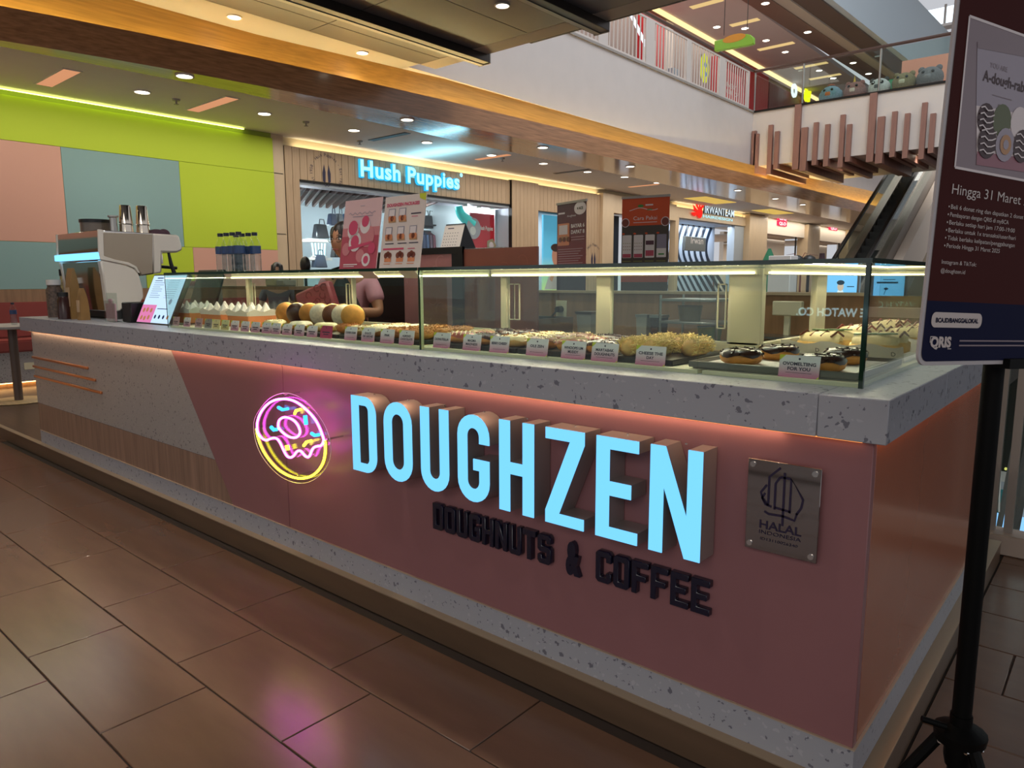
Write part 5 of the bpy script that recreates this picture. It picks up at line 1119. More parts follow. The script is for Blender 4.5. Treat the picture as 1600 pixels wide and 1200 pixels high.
# --- second shop: blue poster, white chairs
yD1 = aX(938, 330, FX).y; yD0 = aX(915, 340, FX).y; zD = Zp(850, 330)
planks(yC1, yD1, zD, zP); planks(yD0, yD1, 0, zD); block(yC1, yD0, zD-.02, zD, FX-.2, FX+.005, m_dark, 'head_trim', 0)
block(yC1-.1, yD1+.1, 0, 3.3, -13.2, -13.0, m_sw, 'shop_back', 0); block(yC1, yC1+.1, 0, 3.3, -13, FX-.1, m_sw, 'side_wall', 0); block(yD1, yD1+.1, 0, 3.3, -13, FX-.1, m_sw, 'side_wall', 0)
block(yC1, yD1, 3.2, 3.3, -13, FX-.1, m_sw, 'shop_ceiling', 0)
area('second_shop_light', (-11.5, (yC1+yD1)/2, 3.1), 1.5, 45, COOL)
a, b = aX(849, 400, -10.6), aX(885, 400, -10.6); zt_p = aX(855, 336, -10.6).z
t = thing('wall_poster', 'sky blue poster of a bearded man lit from behind, past the plank column', 'poster', (-10.6, (a.y+b.y)/2, 1.3)); O = (-10.6, (a.y+b.y)/2, 1.3)
MB(O).box(-10.65, a.y, .4, -10.6, b.y, zt_p).build('panel', grad('poster_sky', '#cfe06a', '#5fb8d8', 2, -.4, .6, .4, .5), t)
P = PL((-10.6, (a.y+b.y)/2, 1.3), (0, 1, 0), (0, 0, 1)); g = MB(O)
u0 = aX(870, 375, -10.6).y-(a.y+b.y)/2
g.disc(P, u0, .62, .20, .004, 0, 16, .26); g.disc(P, u0-.03, .82, .22, .006, 1, 14, .10); g.poly(P, [(u0-.5, -.2), (u0+.3, -.2), (u0+.26, .3), (u0+.05, .42), (u0-.25, .25)], .005, 2); g.poly(P, [(u0-.30, .05), (u0-.05, .38), (u0+.02, .34), (u0-.2, -.02)], .008, 0)
g.build('print', [mat('skin_print', '#c98f74', .5, emit=.2), mat('hair_print', '#5a4034', .5), m_pw], t)
for k, px in enumerate((853, 860)):
    p = aX(px, 415, -10.4); t = thing('shell_chair', f'white moulded chair {("nearer", "farther")[k]} under the blue poster', 'chair', (-10.4-.5*k, p.y+.2*k, 0), .6, 'white moulded chairs')
    b_ = MB(); n = 8; vs = []
    for i in range(n+1):
        f = i/n; x = -.22+.44*min(1, f*2); z = .45+.02*(f-.25)**2 if f < .5 else .45+(f-.5)*1.1
        if f >= .5: x = .22+.10*(f-.5)
        vs += [(x, -.23, z+.02), (x, -.12, z), (x, .12, z), (x, .23, z+.02)]
    b_.add(vs, [(4*i+j, 4*i+j+1, 4*i+j+5, 4*i+j+4) for i in range(n) for j in range(3)]); b_.build('shell', mat('chair_white', '#e8eef0', .35), t)
    for sx in (-.18, .18):
        for sy in (-.18, .18): MB().cyl((sx*.6, sy*.6, .45), (sx, sy, 0), .016, .012, 8).build('leg', m_chrome, t)
emblem(aX(927, 408, FX).y, aX(927, 405, FX).z, .33, 'round black shoe emblem low on the plank pier beside the maroon banner')
# --- cream piers, striped recess, dark shop
yE0, yE1 = yD1, aX(955, 345, FX).y
block(yE0, yE1, 0, zP+.05, FX-.2, FX+.08); yF0 = aX(968, 345, FX).y; yF1 = aX(1045, 345, FX).y; yF2 = aX(1056, 345, FX).y
m_navy2 = mat('navy_panel', '#14283c', .4)
block(yE1, yF0+.6, 0, 3.02, FX-.5, FX-.4, m_navy2, 'striped_panel', 0); block(yE1, yF2, 3.02, zP+.05, FX-.2, FX+.02)
PSx = PL((FX-.4, 0, 0), (0, 1, 0), (0, 0, 1))
for k in range(9):
    z0 = .9+.28*k; MB().ribbon(PSx, [(yE1+.02, z0-.5), (yE1+.4, z0-.15), (yF0+.3, z0+.35)], .05, .004).build('stripe', m_white, wf)
block(yF0+.7, yF1, 0, 3.02, FX-.2, FX); block(yF1, yF2, 0, 3.0, FX-1.2, FX-1.1, m_black, 'dark_recess', 0)
for k in range(3): MB((FX-1.09, yF1+.4, .9+.62*k)).box(FX-1.1, yF1+.1, .9+.62*k, FX-1.05, yF2-.1, 1.42+.62*k).build('wall_screen', emat('dim_screen', '#4a64a0', .5), label=f'dim blue wall screen beside the orange banner, {("lowest", "middle", "topmost")[k]} of three', cat='screen', group='dim wall screens')
# --- salon
yG0, yG1 = yF2, aX(1165, 352, FX).y; yGo0, yGo1 = aX(1061, 352, FX).y, aX(1150, 362, FX).y; zG = Zp(1100, 345)
block(yG0, yG1, zG, zP, FX-.2, FX); block(yG0, yGo0, 0, zG, FX-.2, FX); block(yGo1, yG1, 0, zG, FX-.3, FX-.05, mat('blue_reveal', '#aeb8bf', .5))
m_salw = mat('salon_white', '#c3d2e4', .5)
block(yGo0, yGo1+.3, 0, zG, FX-1.0, FX-.9, m_salw, 'salon_wall', 0); block(yGo0, yGo1, zG-.03, zG, FX-1, FX-.1, m_sw, 'soffit', 0)
area('salon_light', (FX-.5, (yGo0+yGo1)/2, zG-.06), .7, 60, (.75, .86, 1), (0, 0, 0), 4)
PG = PL((FX-.9, 0, 0), (0, 1, 0), (0, 0, 1)); wL = yGo1-yGo0
for k in range(12):
    f = k/11; c0 = yGo0+.1+wL*f**1.35*.92; bow = .1+.9*f
    MB().ribbon(PG, spl([V((c0+.25, zG-.02, 0)), V((c0+.02-bow*.1, zG-.55, 0)), V((c0+.05, zG-1.1, 0)), V((c0+.55+bow*.5, zG-1.8, 0)), V((c0+.9+bow*.9, zG-2.3, 0))], False) and [(q.x, q.y) for q in spl([V((c0+.25, zG-.02, 0)), V((c0+.02-bow*.1, zG-.55, 0)), V((c0+.05, zG-1.1, 0)), V((c0+.55+bow*.5, zG-1.8, 0)), V((c0+.9+bow*.9, zG-2.3, 0))], False)], .07+.10*f, .004).build('wave_stripe', m_navy2, wf)
sa = thing('shop_sign', 'red bird emblem and white letters glowing above the salon', 'sign', (FX, 20, 3.3)); O = (FX, 20, 3.3)
m_sw1 = emat('sign_white', '#f4ffff', 1.2); m_sr = emat('sign_red', '#ff2a22', 1.3)
y0, y1 = aX(1098, 330, FX).y, aX(1144, 338, FX).y; z0 = Zp(1100, 333)
MB(O).text('IRWANTEAM', PF, y0, z0, Zp(1100, 320)-z0, 0, .02, width=y1-y0, bold=.015, ext=.05, smi=1).build('lettering', [emat('salon_white_sign', '#e4f6ff', 1.0), m_navy2], sa); MB(O).text('HAIRDESIGN', PF, y0, Zp(1100, 340), Zp(1100, 335.5)-Zp(1100, 340), 0, .02, width=y1-y0, bold=.02).build('small_lettering', emat('sign_teal', '#bff4ff', 1.1), sa)
yr = aX(1091, 332, FX).y; zr = Zp(1091, 332); g = MB(O)
for k in range(5): an = .6+.62*k; g.poly(PF, [(yr+.08*math.cos(an), zr+.06*math.sin(an)), (yr+.55*math.cos(an+.15), zr+.42*math.sin(an+.15)), (yr+.38*math.cos(an+.55), zr+.3*math.sin(an+.55)), (yr+.1*math.cos(an+.7), zr+.08*math.sin(an+.7))], .04+.002*k)
g.disc(PF, yr, zr, .18, .055, 0, 10); g.build('bird_emblem', m_sr, sa)
yl, yr2 = aX(1071, 380, FX-.3).y, aX(1103, 380, FX-.3).y; zt1, zb_1 = aX(1085, 370, FX-.3).z, aX(1085, 392, FX-.3).z
hb = thing('hanging_sign', 'grey hanging box sign with white script in front of the salon waves', 'sign', (FX-.3, (yl+yr2)/2, zb_1)); O = (FX-.3, (yl+yr2)/2, zb_1)
MB(O).box(FX-.4, yl, zb_1, FX-.3, yr2, zt1).build('box', mat('sign_grey', '#747a78', .4), hb, bev=.01); MB(O).text('Irwan', PL((FX-.3, 0, 0), (0, 1, 0), (0, 0, 1)), yl+.35, zb_1+.22, .22, 0, .004, width=(yr2-yl)*.6).build('script', m_white, hb)
for y in (yl+.2, yr2-.2): MB(O).cyl((FX-.35, y, zt1), (FX-.35, y, 3.0), .012).build('rod', m_grey, hb)
# --- far piers and the two pale shops
yH0, yH1 = yG1, aX(1193, 355, FX).y; block(yH0, yH1, 0, zP+.12, FX-.3, FX+.15)
m_uq = mat('shop_cream_white', '#e9ddcc', .6)
def farshop(pa, pb, po, lx0, lx1, ly0, ly1, lb):
    y0, y1 = Yp(pa, 360), Yp(pb, 365); zo = Zp(po, 366+(po-1210)*.14)
    block(y0, y1, zo, zP+.1, FX-.2, FX-.02, m_uq); block(y0, y1, 0, 3.5, -14.2, -14.0, m_uq, 'shop_back', 0)
    block(y0, y1, zo-.02, zo+.03, -14, FX-.2, m_uq, 'shop_ceiling', 0)
    ym = y0+(y1-y0)*.55; block(ym, y1, 0, zo, FX-.9, FX-.8, m_uq, 'inner_wall', 0); block(ym+.5*(y1-ym), ym+.5*(y1-ym)+.05, 0, zo, FX-.05, FX, m_dark, 'mullion', 0)
    area('pale_shop_light', (FX-2, (y0+y1)/2, zo-.08), 2.5, 75, (1, .93, .85), (0, 0, 0), y1-y0)
    area('pale_shop_fascia', (FX+.25, (y0+y1)/2, 3.5), .1, 14, (1, .9, .75), (0, math.radians(25), 0), y1-y0)
    t = thing('shop_sign', lb, 'sign', (FX, Yp((lx0+lx1)/2, ly0), 3.4), 0, 'red square shop signs'); O = (FX, Yp((lx0+lx1)/2, ly0), 3.4)
    P = PL((FX-.02, 0, 0), (0, 1, 0), (0, 0, 1)); ya, yb = Yp(lx0, ly0), Yp(lx1, ly0); za, zb_ = Zp((lx0+lx1)/2, ly1), Zp((lx0+lx1)/2, ly0); mr = emat('logo_red', '#ff3a5e', 1.2)
    for k, s_ in enumerate(('UNI', 'QLO')):
        zz = za+(zb_-za)*(.52 if k == 0 else 0); MB(O).obox(P, ya, zz, 0, yb, zz+(zb_-za)*.48, .05).build('square', mr, t); MB(O).text(s_, P, ya+(yb-ya)*.12, zz+(zb_-za)*.08, (zb_-za)*.32, 0, .055, width=(yb-ya)*.76, bold=.04).build('lettering', m_sw1, t)
    for k in range(6): MB((-13, y0+.4+(ym-y0)*k/7, 0)).box(-13.4, y0+.3+(ym-y0)*k/7, .2, -12.6, y0+.3+(ym-y0)*(k+.7)/7, 1.6+.15*(k % 3)).build('clothes_display', mat('cloth_disp_%d' % k, ('#d8d2cc', '#8a8078', '#4a4a52', '#c9bcae', '#7a5a5a', '#a9b4bc')[k], .8), label=f'{("white", "taupe", "charcoal", "beige", "plum", "pale blue")[k]} clothes display inside the pale shop {"beside the salon" if pa < 1250 else "near the escalator"}', cat='display', group='clothes displays in the pale shops')
farshop(1193, 1258, 1215, 1215, 1229, 338, 353, 'red square shop logo on the pale shop next to the salon')
yK0, yK1 = Yp(1258, 365), Yp(1277, 365); block(yK0, yK1, 0, zP+.1, FX-.3, FX+.12)
farshop(1277, 1322, 1290, 1296, 1308, 347, 360, 'red square shop logo on the pale shop nearest the escalator')
yL0 = Yp(1322, 370); block(yL0, 48, 0, 3.57, FX-.3, FX+.12)
MB().box(-14, 46, 0, 6, 46.2, 12).build('wall_end', m_uq, kind='structure')
area('end_hall_light', (-6.5, 38, 3.5), 3, 90, NEUT, (0, 0, 0), 6)
for px0, py0, px1, py1 in ((1180, 296, 1215, 312), (1250, 318, 1315, 330)):
    p = aZ((px0+px1)/2, (py0+py1)/2+2, 3.57); MB((-8.6, p.y, 3.565)).box(-9.35, p.y-1.0, 3.560, -8.7, p.y+1.0, 3.572).build('cove_panel', emat('warm_cove_panel', '#f0c868', .8), label='warm glowing recessed ceiling panel '+('above the salon pier' if px0 < 1200 else 'above the second pale shop'), cat='light', group='glowing ceiling panels')
# ================================================================ THINGS IN THE ARCADE
def banner(p, q, ztop, name, lb):
    d = (q-p); d.z = 0; t = thing(name, lb, 'banner', (p.x, p.y, 0)); P = PL((0, 0, 0), (d.x, d.y, 0), (0, 0, 1)); w_ = d.length
    MB().obox(P, -.03, 0, -.08, w_+.03, .09, .04).build('base', m_grey, t, bev=.01); MB().obox(P, w_/2-.012, .09, -.03, w_/2+.012, ztop, -.01).build('pole', m_grey, t); MB().obox(P, -.005, ztop-.02, -.015, w_+.005, ztop+.01, .012).build('top_rail', m_grey, t)
    return t, P, w_
def D(px, py, d): return EYE+_ray(px, py)*d
p = D(870, 443, 9.9); q = D(915, 443, 9.35); zt1 = D(892, 317, 9.6).z
t, P, w_ = banner(p, q, zt1, 'roll_up_banner', 'maroon standing banner with a boxed doughnut photo in the arcade')
MB().obox(P, 0, .09, -.002, w_, zt1-.02, 0).build('sheet', grad('maroon_fade', '#a01c2a', '#54262e', 2, .9, 2.3, .5), t)
h = zt1; a = MB(); P_ = P; P = lambda u, v, w=0: P_(u, h-(h-v)*.56, w)
a.rrect(P, w_*.03, h-1.00, w_*.44, h-.48, .02, .003, 1); a.rect(P, w_*.08, h-.74, w_*.38, h-.52, .005, 0)
for j in range(5): a.disc(P, w_*(.13+.07*j), h-.86+.03*(j % 2), .04, .006, 2+(j % 2), 12, .06)
a.text('BAYAR 6', P, w_*.5, h-.60, .085, 0, .004, width=w_*.45, bold=.04); a.text('DAPAT 8', P, w_*.5, h-.74, .085, 0, .004, width=w_*.45, bold=.04)
a.disc(P, w_*.80, h-.17, .13, .004, 0, 18, .15); a.text('4 ACE', P, w_*.70, h-.20, .06, 4, .006, width=w_*.2, bold=.03); a.text('doughzen', P, w_*.36, h-.34, .05, 0, .004, width=w_*.3); a.rect(P, w_*.05, h-.26, w_*.28, h-.22, .004, 0)
for j in range(7): a.rect(P, w_*.05, h-1.10-.055*j, w_*(.9-.07*(j % 3)), h-1.083-.055*j, .004, 5)
for j in range(2): a.rect(P, w_*.5, h-.83-.06*j, w_*.95, h-.81-.06*j, .004, 5)
a.rect(P, 0, h-3.6, w_, h-1.56, .003, 6); a.rrect(P, w_*.04, h-1.68, w_*.28, h-1.61, .02, .005, 0); a.build('print', [m_pw, m_org, m_brn, m_tan, m_navy, mat('faded_pink', '#b58a90', .5), mat('banner_indigo', '#37284a', .5)], t)
p = D(970, 443, 9.4); q = D(1043, 443, 9.1); zt1 = D(1006, 309, 9.25).z
t, P, w_ = banner(p, q, zt1, 'roll_up_banner', 'orange and dark brown standing banner titled Cara Pakai')
MB().obox(P, 0, .09, -.002, w_, zt1-.02, 0).build('sheet', mat('banner_brown', '#4a4038', .5), t); h = zt1; a = MB(); P_ = P; P = lambda u, v, w=0: P_(u, h-(h-v)*.58, w)
m_bor = mat('banner_orange', '#d2501e', .5)
a.rect(P, 0, h-.62, w_, h-.02, .002, 0); a.text('Cara Pakai', P, w_*.5, h-.50, .085, 1, .004, 'c', width=w_*.5); a.rect(P, w_*.25, h-.56, w_*.75, h-.548, .004, 1)
a.ribbon(P, [(w_*(.16+.06*i), h-.27+.03*math.sin(i*.7-1)) for i in range(11)], .012, .004, 1); a.disc(P, w_*.4, h-.2, .04, .005, 2, 12, .03); a.rect(P, w_*.5, h-.2, w_*.66, h-.17, .004, 1); a.rect(P, w_*.54, h-.30, w_*.64, h-.27, .004, 2)
for u in (.02, .97): a.disc(P, w_*(.08 if u < .5 else .92), h-.55, .055, .004, 1, 16, .10); a.disc(P, w_*(.08 if u < .5 else .92), h-.55, .046, .006, 3, 16, .085)
for j in range(4):
    u = .02+.245*j; a.rrect(P, w_*u, h-1.32, w_*(u+.2), h-.82, .015, .004, 4 if j < 3 else 5); a.disc(P, w_*(u+.02), h-.79, .02, .006, 0, 8)
    if j < 2:
        a.rect(P, w_*(u+.01), h-1.31, w_*(u+.19), h-1.23, .006, 6)
        for r_ in range(3):
            for c in range(4): a.disc(P, w_*(u+.03+.045*c), h-1.0-.07*r_, .008, .006, 3 if r_ else 7, 6)
    elif j == 2: a.rect(P, w_*(u+.015), h-1.04, w_*(u+.185), h-.95, .006, 8); a.rect(P, w_*(u+.015), h-1.28, w_*(u+.185), h-1.16, .006, 6)
    else: a.rect(P, w_*u, h-1.31, w_*(u+.2), h-1.12, .006, 4); a.rect(P, w_*(u+.04), h-1.26, w_*(u+.16), h-1.23, .008, 2)
    for k in range(3): a.rect(P, w_*u, h-1.40-.045*k, w_*(u+.19-.03*(k % 2)), h-1.385-.045*k, .004, 7)
a.rect(P, 0, h-1.85, w_, h-1.70, .003, 0); a.build('print', [m_bor, m_pw, mat('banner_green', '#3f8a3a', .5), m_brn, mat('phone_white', '#e0d8d4', .4), m_gry, m_pr, mat('olive_text', '#8a8a4a', .5), mat('plum', '#54303e', .5)], t)
# directory totem
p = D(829, 443, 10.5); zt1 = D(829, 393, 10.5).z; t = thing('directory_totem', 'slim black directory totem with a blue screen by the plank column', 'totem', (p.x, p.y, 0), math.radians(40))
MB().box(-.08, -.03, 0, .08, .03, zt1).build('body', m_black, t, bev=.006); MB().box(-.062, -.033, .8, .062, -.03, zt1-.03).build('screen', emat('totem_blue', '#5a86c0', .8), t)
t.scale = (1.5, 1, 1)
# far stools, plant, kiosk things near the escalator
m_fb = mat('far_black', '#141210', .4)
for k, (px, lb) in enumerate(((1243, 'round black chair back left of the bare potted plant'), (1262, 'round black chair back under the bare potted plant'))):
    p = D(px, 443, 15); t = thing('round_stool', lb, 'chair', (p.x, p.y, 0), 0, 'round black chairs'); zz = D(px, 399, 15).z
    MB().cyl((0, 0, 0), (0, 0, zz-.3), .03).build('post', m_fb, t); MB().lathe((0, 0, 0), [(.2, 0), (.2, .02)], 14).build('base', m_fb, t); MB().ball((0, 0, zz-.13), .15, 12, 8, 0, (1, 1, .9)).build('back', m_fb, t)
p = D(1250, 443, 15.6); t = thing('potted_tree', 'bare thin branched tree in a pot standing before the pale shops', 'plant', (p.x, p.y, 0)); zz = D(1250, 392, 15.6).z
MB().lathe((0, 0, 0), [(.18, 0), (.24, .5), (.22, .5)], 14).build('pot', m_fb, t); MB().cyl((0, 0, .45), (0, 0, zz-.3), .025, .015).build('trunk', m_brn, t); g = MB(); random.seed(5)
for i in range(14): an = random.uniform(0, 6.28); g.tube([(0, 0, zz-.45+.02*i), (.18*math.cos(an), .18*math.sin(an), zz-.30+.02*i), (.36*math.cos(an), .36*math.sin(an), zz-.32+.02*i)], [.010, .007, .003], 5)
g.build('branch', m_brn, t, kind='stuff')
p = D(1222, 443, 14.5); zz = D(1222, 400, 14.5).z; MB((p.x, p.y, 0)).box(p.x-.22, p.y-.2, 0, p.x+.22, p.y+.2, zz).build('display_plinth', m_white, bev=.01, label='white display plinth before the first pale shop', cat='plinth')
p = D(1282, 443, 14.5); zz = D(1282, 396, 14.5).z; t = thing('coat_form', 'dark dressed torso form before the second pale shop', 'mannequin', (p.x, p.y, 0)); MB().lathe((0, 0, 0), [(.16, 0), (.02, .03), (.02, 1.0)], 12).build('stand', m_fb, t); MB().lathe((0, 0, 1.0), [(.10, 0), (.13, .25), (.15, .55), (.06, .72), (.05, zz-1.0)], 12).build('torso', mat('torso_plum', '#3a1f24', .7), t)
p = D(1200, 443, 16); MB((p.x, p.y, 0)).lathe((p.x, p.y, 0), [(.02, 0), (.3, .2), (.36, .9), (.2, 1.6), (.03, 2.0)], 12).build('green_shrub', mat('shrub_green', '#2f7a55', .8), label='dark green cone plant at the edge of the first pale shop', cat='plant')
# two blue signage screens and pillar beyond the rear partition
for k, (pa, pb, ya, yb) in enumerate(((1288, 1338, 428, 462), (1364, 1412, 428, 462))):
    dd = 7.5; A = D(pa, yb, dd); zt1 = D(pa, ya, dd).z; B = aY(pb, yb, A.y); t = thing('signage_screen', 'bright blue signage screen '+('showing a man in white seen through the case' if k == 0 else 'with dark text lines seen through the case corner'), 'screen', ((A.x+B.x)/2, A.y, 0), 0, 'blue signage screens')
    O = ((A.x+B.x)/2, A.y, 0); MB(O).box(A.x-.02, A.y, A.z-.02, B.x+.02, A.y+.05, zt1+.02).build('housing', m_grey, t); MB(O).box(A.x+(B.x-A.x)*.45, A.y+.06, 0, A.x+(B.x-A.x)*.55, A.y+.10, zt1-.1).build('stand', m_grey, t)
    P = PL((A.x, A.y-.002, A.z), (1, 0, 0), (0, 0, 1)); W_ = B.x-A.x; Hh = zt1-A.z; a = MB(O); a.rect(P, 0, 0, W_, Hh, .001, 0)
    if k == 0: a.disc(P, W_*.5, Hh*.42, Hh*.14, .004, 2, 14, Hh*.2); a.disc(P, W_*.5, Hh*.6, Hh*.17, .006, 1, 14, Hh*.11); a.poly(P, [(W_*.36, 0), (W_*.64, 0), (W_*.58, Hh*.25), (W_*.42, Hh*.25)], .003, 3); a.rect(P, W_*.7, Hh*.4, W_*.92, Hh*.44, .003, 1)
    else: a.rect(P, W_*.1, Hh*.56, W_*.8, Hh*.64, .003, 1); a.rect(P, W_*.3, Hh*.72, W_*.7, Hh*.75, .003, 1); a.disc(P, W_*.42, Hh*.32, Hh*.10, .003, 1, 8, Hh*.06); a.ribbon(P, [(W_*.36, Hh*.05), (W_*.42, Hh*.3)], .006, .003, 1)
    a.build('display', [emat('screen_cyan', '#7cc8ff', 1.15), emat('screen_navy', '#24506a', .5), emat('screen_skin', '#e8cdb8', .9), emat('screen_shirt', '#e8f6ff', 1.1)], t)
# ================================================================ UPPER FLOOR
ZU = 5.87
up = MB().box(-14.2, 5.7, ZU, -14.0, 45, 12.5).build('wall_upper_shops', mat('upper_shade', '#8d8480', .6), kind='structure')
uc = MB().box(-14, 5.7, 9.3, -8.95, 45, 9.45).build('ceiling_upper', mat('upper_ceiling', '#c9b9b2', .6), kind='structure')
def strip(name, xa, xb, za, zb, mt, par=uc, y0=5, y1=46, lean=.036):
    P = PL((xa-lean*19.4+lean*y0, y0, 0), (lean, 1, 0), (0, 0, 1)); L = y1-y0
    MB().add([P(0, za, 0), P(L, za, 0), P(L, zb, 0), P(0, zb, 0), P(0, za, xb-xa), P(L, za, xb-xa), P(L, zb, xb-xa), P(0, zb, xb-xa)], [(0, 1, 2, 3), (7, 6, 5, 4), (0, 4, 5, 1), (3, 2, 6, 7), (0, 3, 7, 4), (1, 5, 6, 2)]).build(name, mt, par)
m_br2 = mat('brown_beam', '#7a5f50', .4)
strip('beam', -8.87, -8.25, 9.22, 9.5, m_br2); strip('beam_light', -8.25, -7.90, 9.25, 9.6, mat('beam_pale', '#b3a698', .5)); strip('beam', -7.90, -7.30, 9.3, 9.7, mat('brown_beam_dark', '#5c483c', .4))
strip('upper_parapet', -7.30, -7.10, 9.35, 11.6, mat('parapet_grey', '#b9c4ca', .6))
for k, (px, py, lb) in enumerate(((1120,42,'nearest the grey bridge edge'),(1164,44,'beside the hanging green sign'),(1197,63,'above the end of the green sign'),(1227,81,'in the middle of the pale ceiling'),(1280,110,'over the glass handrail'),(1302,122,'over the yellow letters'),(1296,119,'close to the glass handrail post'),(1262,50,'along the brown beam, middle one'),(1196,5,'along the brown beam, first one'),(1333,98,'along the brown beam, third one'),(1357,115,'along the brown beam, last one'))):
    p = aZ(px, py, 9.22 if 'beam' in lb else 9.3); downlight((p.x, p.y, p.z), .13, 'round upper floor ceiling light '+lb, 0, 'upper floor ceiling lights')
for k, (px0, py0, px1, py1) in enumerate(((1142, 40, 1178, 26), (1185, 78, 1240, 66), (1242, 107, 1295, 99), (1265, 124, 1310, 113), (1080, 12, 1130, 0))):
    a, b = aZ(px0, py0, 9.3), aZ(px1, py1, 9.3); b = V((b.x, a.y, 9.3)); MB((a.x, a.y, 9.3)).box(min(a.x, -9.6), a.y-.12, 9.285, min(max(b.x, a.x+.9), -9.0), a.y+.12, 9.302).build('slot_light', emat('upper_slot', '#f4cf8c', .9), label='pale glowing slot in the upper ceiling, '+('over the green sign', 'past the green sign', 'by the handrail post', 'over the yellow letters', 'next to the grey bridge edge')[k], cat='light', group='upper ceiling slots')
# upper shops behind the rail
UX = -11.3
def ub(name, px0, px1, z0, z1, mt, x0=UX-.4, x1=UX, py=100): return MB().box(x0, aX(px0, py, x1).y, z0, x1, aX(px1, py, x1).y, z1).build(name, mt, up, bev=.005)
m_ured = mat('shop_red', '#b01420', .4); m_umar = mat('shop_maroon', '#6a1f28', .5); m_upale = mat('upper_pale', '#c9bdb4', .6)
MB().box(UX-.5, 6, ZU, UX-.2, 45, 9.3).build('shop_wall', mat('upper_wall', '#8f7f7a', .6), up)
ub('red_block', 1005, 1041, 6.6, 9.2, m_ured, UX-.4, UX+.02, 40); ub('pale_pier', 1041, 1052, ZU, 9.2, m_upale, UX-.3, UX+.05, 60)
ub('red_fascia', 1122, 1172, 7.4, 9.0, m_ured, UX-.3, UX+.05); ub('red_column', 1172, 1201, ZU, 9.0, m_ured, UX-.3, UX+.35, 130); ub('maroon_fascia', 1203, 1300, 7.4, 9.0, m_umar, UX-.3, UX+.1, 130)
MB().box(UX+.04, 8, 9.26, UX+.24, 45, 9.292).build('cove_light', emat('upper_cove', '#ffdf9c', 1.5), uc)
for k, (px0, px1, z0, z1, hx) in enumerate(((925, 940, ZU, 6.9, '#b5a463'), (950, 1000, ZU, 7.3, '#8f8078'), (1016, 1024, ZU, 8.3, '#dfe6ea'), (1052, 1062, ZU, 7.8, '#8a9aa8'))):
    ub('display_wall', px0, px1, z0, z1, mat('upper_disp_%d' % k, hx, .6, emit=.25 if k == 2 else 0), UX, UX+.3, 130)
p0 = aX(985, 20, UX+.8); p1 = aX(1018, 90, UX+.8); p0 = p0+(p0-p1)*((9.28-p0.z)/(p0.z-p1.z)); MB((UX+.8, p0.y, p0.z)).tube([p0, (p0+p1)/2, p1], .05, 6).build('white_light_tube', emat('upper_bar', '#e8f0ff', 2), label='slanted white light bar behind the upper railing', cat='light')
for k, (px, py, w_) in enumerate(((1063, 138, 1.0), (1100, 140, .9), (1118, 148, .8))):
    p = aX(px, py, -9.6); t = thing('booth_seat', 'orange booth seat behind the upper railing, '+('first', 'second', 'third')[k]+' toward the glass corner', 'seat', (-9.6, p.y, ZU), 0, 'orange booth seats'); m_ob = mat('booth_orange', '#c9573c', .5)
    MB().box(-.4, -w_/2, 0, .4, w_/2, .45).build('seat', m_ob, t, bev=.05, seg=2); MB().box(-.5, -w_/2, .0, -.36, w_/2, 1.0).build('back', m_ob, t, bev=.05, seg=2)
p = aX(1101, 107, -9.9); t = thing('round_sign', 'oval yellow sign with blue marks behind the upper railing bars', 'sign', (-9.9, p.y, p.z)); P = PL((0, 0, 0), (0, 1, 0), (0, 0, 1)); MB().disc(P, 0, 0, .30, 0, 0, 20, .42).disc(P, .02, .1, .09, .01, 1, 10).disc(P, .05, -.15, .08, .01, 1, 10).build('disc', [emat('oval_yellow', '#d8e03a', .9), emat('oval_blue', '#4a8ad0', .7)], t); MB().box(-.04, -.28, -.36, -.005, .28, .36).cyl((-.02, 0, -.36), (-.02, 0, ZU-p.z), .03).build('backing', m_grey, t)
a, b = aX(1134, 130, -8.35), aX(1163, 150, -8.35); t = thing('sale_poster', 'pinkish red tilted sale poster behind the last white railing panel', 'poster', (-8.35, a.y, ZU)); w_ = b.y-a.y; MB().prism(PL((0, 0, 0), (0, 1, 0), (0, 0, 1)), [[(0, 0), (w_*.8, 0), (w_, .55), (w_*.8, .95), (0, 1.0)]], -.02, 0).build('sheet', mat('sale_red', '#cf4a4a', .5), t); MB().text('EVERY', PL((0, 0, 0), (0, 1, 0), (0, 0, 1)), .05, .55, .12, 0, .004, width=w_*.5).text('CUP OFF', PL((0, 0, 0), (0, 1, 0), (0, 0, 1)), .05, .38, .12, 0, .004, width=w_*.7).build('lettering', m_white, t)
for k, (px, py, s_, lb, mt) in enumerate(((1236, 144, 'O', 'white letter O on the maroon upper shop front', m_sw1),(1256, 150, 'S/', 'yellow glowing letters low by the glass handrail post', emat('letters_yellow', '#f0f020', 1.3)))):
    p = aX(px, py+6, UX+.3); MB((UX+.3, p.y, p.z)).text(s_, PL((UX+.3, 0, 0), (0, 1, 0), (0, 0, 1)), p.y-.1, p.z, .5 if k == 0 else .75, 0, .02, bold=.05, ext=.06).build('shop_letters', mt, label=lb, cat='sign')
